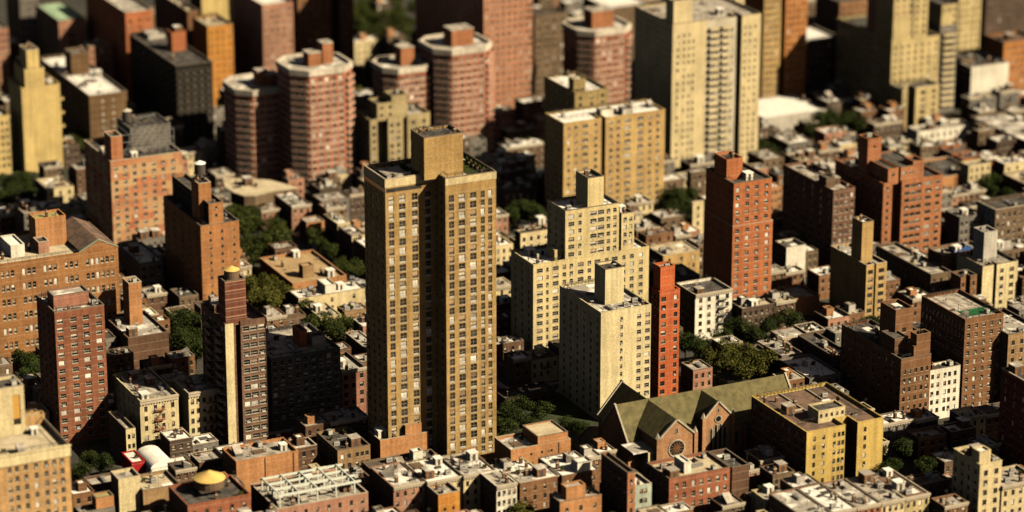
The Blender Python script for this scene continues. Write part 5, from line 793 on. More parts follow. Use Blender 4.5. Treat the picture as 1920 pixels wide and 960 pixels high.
('bright white roofed reddish brown low house right of the slim red tower', 552.67, 913.72, 7.92, 8.98, 9.46, 'brown3', None, 'white', 6),
('rust roofed blackish brick low house in front of the building with chimney tower', 319.79, 925.62, 8.16, 10.7, 8.63, 'darkbrick', None, 'rust', 5),
('patchy white roofed reddish brown low house in front of the building with chimney tower', 328.0, 925.62, 8.05, 10.76, 10.35, 'brown3', None, 'dirtywhite', 8),
('patchy white roofed grey low house right of the shaded brown block', 591.26, 925.62, 7.75, 11.15, 10.19, 'greyb', 'darkbrick', 'dirtywhite', 5),
('dark roofed grey low house left of the building with chimney tower', 300.65, 948.62, 16.52, 11.26, 12.14, 'greyb', None, 'tar', 8),
('dark roofed brown low house left of the building with chimney tower', 308.67, 930.97, 8.29, 10.01, 12.73, 'brown', None, 'tar', 9),
('beige roofed brown low house left of the shaded brown block', 571.95, 948.62, 9.21, 11.6, 9.31, 'brown', 'darkbrick', 'beige', 8),
('nearest bright white roofed brown low house left of the shaded brown block', 569.66, 930.97, 6.94, 10.29, 9.36, 'brown', None, 'white', 6),
('bright white roofed pinkish brick low house left of the shaded brown block', 545.3, 973.96, 6.76, 10.26, 7.31, 'pinkbrick', 'darkbrick', 'white', 9),
('second nearest bright white roofed brown low house left of the shaded brown block', 538.33, 967.8, 6.42, 11.13, 8.91, 'brown', None, 'white', 8),
('dark roofed brown low house in front of the long arched-window building', 293.04, 955.4, 6.42, 8.86, 9.14, 'brown', None, 'tar', 6),
('patchy white roofed brown low house in front of the long arched-window building', 274.8, 948.62, 6.6, 11.45, 8.66, 'brown', 'darkbrick', 'dirtywhite', 9),
('bright white roofed brown low house in front of the long arched-window building', 265, 936.55, 9.27, 10.9, 8.72, 'brown', None, 'white', 8),
('grey roofed blackish brick low house behind the slim red tower', 509.37, 936.55, 7.55, 10.75, 10.12, 'darkbrick', None, 'gravel', 6),
('grey roofed brown low house behind the slim red tower', 537.23, 948.62, 8.66, 11.9, 11.48, 'brown', None, 'gravel', 5),
('patchy white roofed brown low house right of the red-orange ribbon-window block', 630.58, 936.55, 7.0, 10.7, 8.91, 'brown', 'darkbrick', 'dirtywhite', 5),
('grey roofed brown low house right of the red-orange ribbon-window block', 643.86, 948.62, 9.09, 12.36, 7.82, 'brown', None, 'gravel', 6),
('dark roofed reddish brown low house behind the long grey building', 653.0, 948.62, 9.05, 11.81, 9.49, 'brown3', 'darkbrick', 'tar', 9),
('rust roofed brown low house behind the long grey building', 674.22, 942.47, 6.73, 12.08, 11.45, 'brown', None, 'rust', 9),
('rust roofed brown low house in front of the brown flat roof', 377.79, 948.62, 6.99, 11.74, 9.55, 'brown', None, 'rust', 9),
('grey roofed reddish brown low house in front of the brown flat roof', 370.46, 948.62, 7.29, 10.55, 10.25, 'brown3', None, 'gravel', 8),
('dark roofed brown low house left of the long arched-window building', 265, 955.4, 7.59, 10.21, 6.29, 'brown', None, 'tar', 6),
('patchy white roofed brown low house in front of the orange seamed block', 665.91, 967.8, 7.42, 10.5, 8.03, 'brown', None, 'dirtywhite', 8),
('dark roofed pinkish brick low house in front of the orange seamed block', 658.09, 967.8, 7.77, 10.72, 7.75, 'pinkbrick', 'darkbrick', 'tar', 8),
('beige roofed grey low house in front of the orange seamed block', 650.49, 967.8, 7.55, 11.47, 9.83, 'greyb', None, 'beige', 5),
('grey roofed grey low house in front of the orange seamed block', 663.04, 955.4, 8.34, 10.14, 6.91, 'greyb', None, 'gravel', 6),
('bright white roofed reddish brown low house right of the building with chimney tower', 333.6, 962.35, 7.28, 9.23, 10.07, 'brown3', None, 'white', 5),
('bright white roofed reddish brown low house right of the brown flat roof', 435.49, 1029.98, 6.97, 10.42, 7.61, 'brown3', None, 'white', 6),
('dark roofed blackish brick low house right of the brown flat roof', 443.0, 1035.29, 8.62, 10.78, 7.86, 'darkbrick', None, 'tar', 5),
('bright white roofed brown low house right of the brown flat roof', 461.84, 962.35, 7.17, 9.72, 7.72, 'brown', 'darkbrick', 'white', 6),
('dark roofed reddish brown low house in front of the dark sided orange building', 354.2, 967.8, 17.08, 10.19, 10.17, 'brown3', None, 'tar', 5),
('bright white roofed brown low house behind the shaded brown block', 580.94, 967.8, 7.54, 10.47, 9.19, 'brown', 'darkbrick', 'white', 6),
('bright white roofed cream low house right of the long arched-window building', 326.6, 973.96, 14.26, 9.77, 8.38, 'cream2', 'darkbrick', 'white', 6),
('bright white roofed reddish brown low house right of the long arched-window building', 334.79, 990.79, 8.15, 10.33, 8.24, 'brown3', 'darkbrick', 'white', 5),
('grey roofed reddish brown low house right of the long arched-window building', 335.4, 1003.59, 6.62, 11.23, 9.77, 'brown3', None, 'gravel', 6),
('dark roofed brown low house left of the dark sided orange building', 353.0, 985.63, 7.0, 11.85, 8.68, 'brown', None, 'tar', 9),
('grey roofed dark brick low house left of the dark sided orange building', 342.98, 990.79, 7.24, 10.92, 9.21, 'brickdark', 'darkbrick', 'gravel', 6),
('rust roofed reddish brown low house left of the dark sided orange building', 345.91, 973.96, 6.83, 10.46, 7.34, 'brown3', None, 'rust', 6),
('bright white roofed pinkish brick low house left of the dark sided orange building', 337.79, 1023.83, 8.49, 10.66, 8.19, 'pinkbrick', None, 'white', 5),
('patchy white roofed cream low house in front of the wide tan block', 540.43, 1003.59, 7.99, 11.29, 10.74, 'cream2', 'darkbrick', 'dirtywhite', 6),
('grey roofed cream low house in front of the wide tan block', 533.73, 997.33, 6.63, 12.19, 9.6, 'cream2', 'darkbrick', 'gravel', 6),
('patchy white roofed brown low house in front of the wide tan block', 565.07, 990.79, 8.0, 11.26, 11.77, 'brown', None, 'dirtywhite', 5),
('grey roofed reddish brown low house in front of the wide tan block', 528.27, 979.11, 9.64, 10.62, 9.25, 'brown3', None, 'gravel', 6),
('dark roofed pinkish brick low house left of the wide tan block', 500.38, 1003.59, 8.26, 9.67, 7.83, 'pinkbrick', None, 'tar', 6),
('beige roofed dark brick low house left of the wide tan block', 492.44, 997.33, 7.91, 10.91, 8.26, 'brickdark', 'darkbrick', 'beige', 5),
('bright white roofed pinkish brick low house left of the wide tan block', 481.47, 1010.2, 9.69, 10.22, 11.76, 'pinkbrick', None, 'white', 9),
('patchy white roofed blackish brick low house left of the wide tan block', 483.65, 985.63, 7.62, 11.35, 9.16, 'darkbrick', 'darkbrick', 'dirtywhite', 5),
('beige roofed brown low house left of the wide tan block', 474.95, 990.79, 7.27, 11.17, 10.29, 'brown', None, 'beige', 5),
('patchy white roofed reddish brown low house in front of the long dark walled building', 706.2, 985.63, 12.34, 11.35, 11.65, 'brown3', 'darkbrick', 'dirtywhite', 8),
('bright white roofed dark brick low house right of the orange seamed block', 694.45, 997.33, 8.27, 12.11, 8.85, 'brickdark', None, 'white', 9),
('bright white roofed cream low house right of the dark sided orange building', 376.87, 1003.59, 9.83, 10.14, 9.48, 'cream2', 'darkbrick', 'white', 8),
('dark roofed dark brick low house right of the dark sided orange building', 384.78, 1016.88, 6.49, 10.79, 7.9, 'brickdark', None, 'tar', 5),
('patchy white roofed dark brick low house behind the brown flat roof', 398.53, 1010.2, 8.48, 9.93, 11.83, 'brickdark', None, 'dirtywhite', 8),
('patchy white roofed reddish brown low house behind the brown flat roof', 433.88, 1047.07, 7.53, 10.56, 11.01, 'brown3', None, 'dirtywhite', 8),
('beige roofed brown low house behind the orange seamed block', 660.62, 1010.2, 8.53, 9.24, 10.63, 'brown', 'darkbrick', 'beige', 6),
('patchy white roofed brown low house behind the orange seamed block', 675.87, 1016.88, 8.26, 11.48, 10.94, 'brown', None, 'dirtywhite', 5),
('beige roofed blackish brick low house behind the orange seamed block', 674.84, 1035.29, 8.04, 10.68, 8.2, 'darkbrick', 'darkbrick', 'beige', 9),
('patchy white roofed brown low house left of the long dark walled building', 707.72, 1023.83, 7.68, 9.61, 11.63, 'brown', 'darkbrick', 'dirtywhite', 9),
('bright white roofed blackish brick low house left of the long dark walled building', 707.33, 1010.2, 9.29, 10.52, 10.94, 'darkbrick', None, 'white', 6),
('bright white roofed brown low house left of the long dark walled building', 693.35, 1023.83, 8.46, 10.32, 7.28, 'brown', None, 'white', 9),
('dark roofed grey low house in front of the huge cream slab', 584.67, 1040.31, 17.72, 11.13, 9.58, 'greyb', 'darkbrick', 'tar', 5),
('grey roofed cream low house in front of the huge cream slab', 576.2, 1029.98, 7.44, 10.69, 8.42, 'cream2', 'darkbrick', 'gravel', 8),
('dark roofed reddish brown low house in front of the huge cream slab', 610.56, 1016.88, 9.48, 11.85, 8.13, 'brown3', 'darkbrick', 'tar', 9),
('bright white roofed dark brick low house left of the orange seamed block', 642.65, 1016.88, 7.55, 12.51, 11.4, 'brickdark', None, 'white', 5),
('bright white roofed brown low house behind the dark sided orange building', 363.8, 1029.98, 14.87, 10.42, 10.31, 'brown', None, 'white', 9),
('bright white roofed dark brick low house behind the dark sided orange building', 356.0, 1029.98, 7.75, 11.19, 9.19, 'brickdark', 'darkbrick', 'white', 5),
('bright white roofed brown low house right of the wide tan block', 563.09, 1029.98, 13.05, 11.16, 8.38, 'brown', None, 'white', 9),
('nearest patchy white roofed brown low house right of the long dark walled building', 736.08, 1029.98, 9.39, 10.45, 8.83, 'brown', 'darkbrick', 'dirtywhite', 9),
('second nearest patchy white roofed brown low house right of the long dark walled building', 738.5, 1047.07, 8.93, 10.38, 9.82, 'brown', 'darkbrick', 'dirtywhite', 9),
('patchy white roofed grey low house right of the long dark walled building', 747.48, 1047.07, 9.19, 11.15, 8.01, 'greyb', None, 'dirtywhite', 5),
('dark roofed blackish brick low house right of the huge cream slab', 630.16, 1065.01, 6.64, 11.6, 11.33, 'darkbrick', 'darkbrick', 'tar', 6),
('patchy white roofed dark brick low house right of the huge cream slab', 640.07, 1035.29, 9.53, 10.62, 9.09, 'brickdark', None, 'dirtywhite', 9),
('bright white roofed pinkish brick low house right of the huge cream slab', 650.01, 1047.07, 9.82, 10.92, 11.84, 'pinkbrick', None, 'white', 5),
('patchy white roofed grey low house in front of the scaffolded pink building', 360.09, 1047.07, 9.98, 9.72, 9.73, 'greyb', None, 'dirtywhite', 5),
('grey roofed brown low house left of the brown block with tan bulkhead', 519.36, 1047.07, 7.53, 10.96, 10.88, 'brown', 'darkbrick', 'gravel', 5),
('beige roofed pinkish brick low house left of the brown block with tan bulkhead', 505.45, 1058.78, 6.47, 9.97, 8.57, 'pinkbrick', 'darkbrick', 'beige', 9),
('dark roofed grey low house left of the huge cream slab', 573.38, 1047.07, 8.18, 10.81, 10.33, 'greyb', 'darkbrick', 'tar', 6),
('bright white roofed blackish brick low house behind the long dark walled building', 723.12, 1047.07, 7.84, 10.71, 11.76, 'darkbrick', 'darkbrick', 'white', 8),
('patchy white roofed brown low house behind the long dark walled building', 702.4, 1052.84, 13.23, 10.04, 7.88, 'brown', 'darkbrick', 'dirtywhite', 5),
('patchy white roofed brown low house in front of the white podium', 655.68, 1071.69, 6.26, 9.23, 8.74, 'brown', None, 'dirtywhite', 8),
('grey roofed blackish brick low house in front of the white podium', 637.53, 1071.69, 6.53, 10.07, 8.06, 'darkbrick', None, 'gravel', 5),
('rust roofed grey low house in front of the white podium', 660.99, 1052.84, 6.68, 10.31, 8.5, 'greyb', None, 'rust', 5),
('bright white roofed reddish brown low house in front of the yellow setback tower', 691.27, 1065.01, 7.95, 10.56, 11.25, 'brown3', 'darkbrick', 'white', 5),
('grey roofed blackish brick low house in front of the yellow setback tower', 676.76, 1052.84, 13.34, 10.09, 10.58, 'darkbrick', 'darkbrick', 'gravel', 5),
('bright white roofed grey low house in front of the blank white end wall', 750.62, 1071.69, 9.46, 9.59, 10.08, 'greyb', None, 'white', 9),
('patchy white roofed pinkish brick low house in front of the blank white end wall', 760.13, 1071.69, 8.46, 9.5, 7.78, 'pinkbrick', 'darkbrick', 'dirtywhite', 8),
('beige roofed grey low house in front of the blank white end wall', 731.06, 1065.01, 13.02, 10.67, 10.98, 'greyb', 'darkbrick', 'beige', 8),
('dark roofed brown low house in front of the blank white end wall', 757.02, 1058.78, 9.96, 10.0, 8.35, 'brown', None, 'tar', 8),
('dark roofed blackish brick low house right of the scaffolded pink building', 397.58, 1071.69, 8.2, 10.14, 10.17, 'darkbrick', 'darkbrick', 'tar', 8),
('dark roofed grey low house right of the scaffolded pink building', 401.31, 1084.64, 9.07, 9.74, 10.04, 'greyb', None, 'tar', 5),
('grey roofed pinkish brick low house right of the scaffolded pink building', 414.98, 1065.01, 7.22, 10.44, 7.74, 'pinkbrick', 'darkbrick', 'gravel', 5),
('grey roofed blackish brick low house right of the scaffolded pink building', 414.14, 1110.09, 7.58, 11.94, 8.78, 'darkbrick', 'darkbrick', 'gravel', 5),
('bright white roofed grey low house in front of the cream notched block', 464.36, 1084.64, 6.93, 9.61, 10.97, 'greyb', 'darkbrick', 'white', 8),
('beige roofed brown low house in front of the cream notched block', 460.53, 1071.69, 9.35, 10.0, 10.53, 'brown', None, 'beige', 6),
('rust roofed blackish brick low house in front of the cream notched block', 451.05, 1065.01, 9.1, 11.22, 8.8, 'darkbrick', None, 'rust', 9),
('nearest patchy white roofed dark brick low house left of the scaffolded pink building', 345.39, 1071.69, 6.53, 10.51, 8.74, 'brickdark', 'darkbrick', 'dirtywhite', 9),
('patchy white roofed blackish brick low house left of the scaffolded pink building', 335.44, 1071.69, 9.91, 10.6, 9.16, 'darkbrick', None, 'dirtywhite', 5),
('nearest patchy white roofed pinkish brick low house left of the scaffolded pink building', 338.47, 1084.64, 14.91, 10.05, 7.91, 'pinkbrick', None, 'dirtywhite', 9),
('second nearest patchy white roofed dark brick low house left of the scaffolded pink building', 324.07, 1098.28, 7.25, 9.89, 9.19, 'brickdark', None, 'dirtywhite', 9),
('bright white roofed brown low house left of the scaffolded pink building', 310, 1084.64, 8.74, 10.41, 11.06, 'brown', None, 'white', 5),
('bright white roofed blackish brick low house left of the scaffolded pink building', 305, 1071.69, 8.29, 9.62, 9.75, 'darkbrick', 'darkbrick', 'white', 9),
('second nearest patchy white roofed pinkish brick low house left of the scaffolded pink building', 310, 1098.28, 14.02, 8.94, 7.84, 'pinkbrick', None, 'dirtywhite', 8),
('patchy white roofed cream low house left of the cream notched block', 456.53, 1091.46, 6.65, 12.04, 8.4, 'cream2', 'darkbrick', 'dirtywhite', 5),
('grey roofed brown low house left of the cream notched block', 448.7, 1084.64, 7.04, 10.22, 9.35, 'brown', 'darkbrick', 'gravel', 8),
('patchy white roofed pinkish brick low house left of the cream notched block', 436.77, 1091.46, 6.5, 11.3, 9.49, 'pinkbrick', None, 'dirtywhite', 5),
('rust roofed blackish brick low house left of the cream notched block', 441.63, 1071.69, 8.06, 10.44, 10.53, 'darkbrick', 'darkbrick', 'rust', 9),
('beige roofed dark brick low house left of the yellow setback tower', 690.33, 1084.64, 6.4, 10.1, 10.91, 'brickdark', 'darkbrick', 'beige', 6),
('bright white roofed grey low house left of the yellow setback tower', 692.05, 1110.09, 6.96, 11.01, 9.31, 'greyb', None, 'white', 8),
('bright white roofed cream low house left of the yellow setback tower', 686.23, 1098.28, 12.65, 9.25, 6.46, 'cream2', 'darkbrick', 'white', 6),
('patchy white roofed reddish brown low house left of the yellow setback tower', 682.39, 1071.69, 8.47, 9.79, 10.08, 'brown3', None, 'dirtywhite', 5),
('bright white roofed cream low house behind the brown block with tan bulkhead', 528.11, 1077.99, 7.99, 9.56, 9.83, 'cream2', None, 'white', 8),
('beige roofed brown low house behind the brown block with tan bulkhead', 512.61, 1077.99, 15.45, 10.15, 10.36, 'brown', 'darkbrick', 'beige', 8),
('bright white roofed dark brick low house behind the brown block with tan bulkhead', 529.67, 1091.46, 17.4, 11.13, 9.8, 'brickdark', None, 'white', 9),
('bright white roofed blackish brick low house right of the white podium', 678.29, 1091.46, 6.84, 12.34, 9.72, 'darkbrick', 'darkbrick', 'white', 6),
('grey roofed reddish brown low house right of the blank white end wall', 779.98, 1091.46, 12.56, 11.22, 8.81, 'brown3', None, 'gravel', 8),
('grey roofed cream low house behind the scaffolded pink building', 348.54, 1098.28, 9.44, 9.15, 8.17, 'cream2', 'darkbrick', 'gravel', 8),
('bright white roofed cream low house behind the scaffolded pink building', 335.57, 1098.28, 12.92, 10.04, 9.73, 'cream2', 'darkbrick', 'white', 8),
('grey roofed brown low house behind the scaffolded pink building', 360.4, 1110.09, 13.74, 11.87, 6.73, 'brown', None, 'gravel', 9),
('rust roofed dark brick low house behind the scaffolded pink building', 320, 1122.74, 7.35, 10.25, 6.99, 'brickdark', None, 'rust', 5),
('bright white roofed blackish brick low house right of the cream notched block', 511.96, 1104.55, 8.18, 10.9, 12.08, 'darkbrick', 'darkbrick', 'white', 6),
('grey roofed grey low house right of the cream notched block', 520.18, 1104.55, 7.21, 9.99, 10.36, 'greyb', None, 'gravel', 9),
('bright white roofed dark brick low house right of the orange tower', 684.09, 1110.09, 7.92, 12.48, 6.89, 'brickdark', 'darkbrick', 'white', 9),
('patchy white roofed brown low house right of the orange tower', 727.79, 1183.37, 9.77, 10.7, 17.2, 'brown', None, 'dirtywhite', 5),
('bright white roofed dark brick low house in front of the tall pink tower', 558.88, 1135.42, 16.31, 10.55, 13.11, 'brickdark', 'darkbrick', 'white', 6),
('nearest grey roofed pinkish brick low house in front of the tall pink tower', 545.69, 1135.42, 9.07, 10.73, 10.84, 'pinkbrick', None, 'gravel', 5),
('second nearest grey roofed pinkish brick low house in front of the tall pink tower', 559.71, 1122.74, 7.24, 10.44, 9.29, 'pinkbrick', None, 'gravel', 6),
('patchy white roofed brown low house in front of the tall pink tower', 545.43, 1122.74, 14.24, 9.25, 6.06, 'brown', 'darkbrick', 'dirtywhite', 5),
('patchy white roofed brown low house in front of the near black block', 432.89, 1151.59, 16.18, 10.62, 13.43, 'brown', None, 'dirtywhite', 9),
('bright white roofed grey low house in front of the near black block', 419.66, 1140.94, 7.26, 12.0, 11.19, 'greyb', 'darkbrick', 'white', 8),
('grey roofed cream low house in front of the near black block', 410.85, 1140.94, 8.76, 12.58, 9.72, 'cream2', None, 'gravel', 6),
('beige roofed pinkish brick low house in front of the near black block', 402.01, 1128.65, 7.87, 10.33, 11.01, 'pinkbrick', None, 'beige', 6),
('grey roofed pinkish brick low house behind the cream notched block', 474.53, 1128.65, 7.23, 10.67, 9.65, 'pinkbrick', 'darkbrick', 'gravel', 5),
('patchy white roofed brown low house behind the cream notched block', 473.41, 1146.08, 14.3, 9.12, 14.97, 'brown', None, 'dirtywhite', 9),
('dark roofed brown low house in front of the stepped yellow tower', 356.88, 1146.08, 7.62, 10.05, 10.03, 'brown', 'darkbrick', 'tar', 6),
('patchy white roofed dark brick low house in front of the stepped yellow tower', 366.52, 1135.42, 12.56, 11.11, 10.69, 'brickdark', None, 'dirtywhite', 9),
('bright white roofed grey low house in front of the stepped yellow tower', 325, 1135.42, 9.82, 10.9, 12.33, 'greyb', None, 'white', 6),
('bright white roofed brown low house left of the white podium', 611.24, 1135.42, 15.22, 10.64, 10.32, 'brown', None, 'white', 9),
('dark roofed blackish brick low house left of the near black block', 411.36, 1158.54, 7.71, 10.43, 15.62, 'darkbrick', None, 'tar', 8),
('grey roofed grey low house right of the near black block', 440.83, 1189.87, 9.05, 8.96, 10.01, 'greyb', 'darkbrick', 'gravel', 8),
('bright white roofed grey low house right of the near black block', 441.25, 1165.07, 8.03, 11.47, 11.5, 'greyb', None, 'white', 9),
('patchy white roofed blackish brick low house right of the stepped yellow tower', 373.6, 1171.93, 6.33, 12.42, 8.95, 'darkbrick', 'darkbrick', 'dirtywhite', 9),
('bright white roofed grey low house in front of the pink top-edge tower', 501.23, 1171.93, 8.14, 11.6, 13.9, 'greyb', 'darkbrick', 'white', 9),
('nearest bright white roofed brown low house behind the orange tower', 626.94, 1171.93, 12.76, 11.55, 9.7, 'brown', None, 'white', 5),
('second nearest bright white roofed brown low house behind the orange tower', 720.05, 1183.37, 7.69, 12.06, 15.41, 'brown', 'darkbrick', 'white', 6),
('dark roofed reddish brown low house behind the orange tower', 683.21, 1244.88, 14.67, 11.65, 13.66, 'brown3', None, 'tar', 8),
('patchy white roofed brown low house behind the orange tower', 743.84, 1219.34, 8.95, 11.3, 16.53, 'brown', None, 'dirtywhite', 8),
('nearest bright white roofed reddish brown low house behind the orange tower', 687.0, 1269.37, 8.96, 11.23, 12.11, 'brown3', 'darkbrick', 'white', 6),
('beige roofed dark brick low house behind the orange tower', 701.0, 1269.37, 8.33, 10.94, 11.56, 'brickdark', 'darkbrick', 'beige', 9),
('second nearest bright white roofed reddish brown low house behind the orange tower', 762.19, 1244.88, 9.81, 10.68, 11.22, 'brown3', None, 'white', 5),
('beige roofed brown low house behind the orange tower', 710.36, 1274.92, 7.68, 11.41, 9.46, 'brown', None, 'beige', 5),
('nearest patchy white roofed brown low house left of the brown white-roofed building', 369.8, 1196.66, 14.58, 10.97, 9.5, 'brown', None, 'dirtywhite', 6),
('nearest bright white roofed brown low house left of the brown white-roofed building', 370.31, 1238.44, 16.64, 10.42, 10.95, 'brown', 'darkbrick', 'white', 8),
('second nearest bright white roofed brown low house left of the brown white-roofed building', 356.9, 1214.19, 8.53, 11.91, 12.14, 'brown', 'darkbrick', 'white', 8),
('second nearest patchy white roofed brown low house left of the brown white-roofed building', 355, 1238.44, 9.46, 11.16, 15.76, 'brown', None, 'dirtywhite', 5),
('bright white roofed blackish brick low house left of the brown white-roofed building', 364.8, 1251.42, 7.47, 10.89, 11.13, 'darkbrick', 'darkbrick', 'white', 9),
('dark roofed reddish brown low house right of the tall pink tower', 613.97, 1196.66, 8.04, 11.45, 9.96, 'brown3', None, 'tar', 8),
('grey roofed reddish brown low house right of the tall pink tower', 617.16, 1257.1, 12.14, 9.94, 15.87, 'brown3', 'darkbrick', 'gravel', 8),
('bright white roofed reddish brown low house right of the tall pink tower', 642.61, 1251.42, 6.71, 11.25, 13.71, 'brown3', None, 'white', 6),
('bright white roofed blackish brick low house right of the tall pink tower', 630.65, 1269.37, 8.53, 10.51, 12.07, 'darkbrick', None, 'white', 5),
('bright white roofed grey low house right of the tall pink tower', 646.69, 1269.37, 15.55, 10.83, 14.7, 'greyb', None, 'white', 6),
('nearest grey roofed pinkish brick low house right of the tall pink tower', 668.37, 1257.1, 14.22, 9.45, 17.9, 'pinkbrick', 'darkbrick', 'gravel', 5),
('nearest patchy white roofed brown low house right of the tall pink tower', 642.09, 1287.61, 7.79, 10.67, 15.15, 'brown', 'darkbrick', 'dirtywhite', 6),
('second nearest grey roofed pinkish brick low house right of the tall pink tower', 649.93, 1287.61, 9.31, 11.46, 14.11, 'pinkbrick', 'darkbrick', 'gravel', 9),
('second nearest patchy white roofed brown low house right of the tall pink tower', 664.29, 1287.61, 8.26, 11.19, 13.45, 'brown', None, 'dirtywhite', 9),
('bright white roofed cream low house right of the brown white-roofed building', 406.4, 1207.54, 9.91, 10.58, 11.93, 'cream2', None, 'white', 5),
('bright white roofed grey low house left of the pink top-edge tower', 455.46, 1207.54, 7.09, 9.63, 12.58, 'greyb', None, 'white', 9),
('patchy white roofed brown low house right of the pink top-edge tower', 505.28, 1207.54, 8.3, 10.55, 8.73, 'brown', None, 'dirtywhite', 9),
('patchy white roofed blackish brick low house left of the tall pink tower', 527.38, 1219.34, 9.16, 10.91, 12.47, 'darkbrick', 'darkbrick', 'dirtywhite', 5),
('bright white roofed grey low house behind the tall pink tower', 547.93, 1219.34, 6.52, 10.69, 14.9, 'greyb', None, 'white', 8),
('patchy white roofed dark brick low house right of the brown slab tower with slot', 546.21, 1238.44, 7.52, 10.68, 13.94, 'brickdark', 'darkbrick', 'dirtywhite', 5),
('grey roofed brown low house right of the brown slab tower with slot', 552.11, 1257.1, 8.38, 10.16, 12.97, 'brown', 'darkbrick', 'gravel', 9),
('grey roofed cream low house right of the brown slab tower with slot', 574.34, 1274.92, 6.89, 10.38, 9.18, 'cream2', None, 'gravel', 5),
('bright white roofed cream low house behind the brown slab tower with slot', 536.83, 1263.8, 13.8, 9.34, 10.51, 'cream2', None, 'white', 5),
('bright white roofed blackish brick low house behind the brown slab tower with slot', 572.54, 1315.71, 6.57, 10.15, 12.26, 'darkbrick', None, 'white', 9),
('grey roofed brown low house behind the brown white-roofed building', 365, 1269.37, 12.81, 10.2, 15.63, 'brown', None, 'gravel', 5),
('patchy white roofed brown low house behind the brown white-roofed building', 398.05, 1292.86, 6.53, 10.18, 14.18, 'brown', 'darkbrick', 'dirtywhite', 8),
('bright white roofed reddish brown low house behind the brown white-roofed building', 392.0, 1310.57, 7.65, 12.06, 16.07, 'brown3', None, 'white', 8),
('bright white roofed brown low house behind the pink top-edge tower', 466.35, 1327.51, 8.65, 10.38, 17.27, 'brown', None, 'white', 5),
('grey roofed grey low house behind the pink top-edge tower', 439.15, 1333.89, 6.58, 11.93, 14.93, 'greyb', None, 'gravel', 8),
]
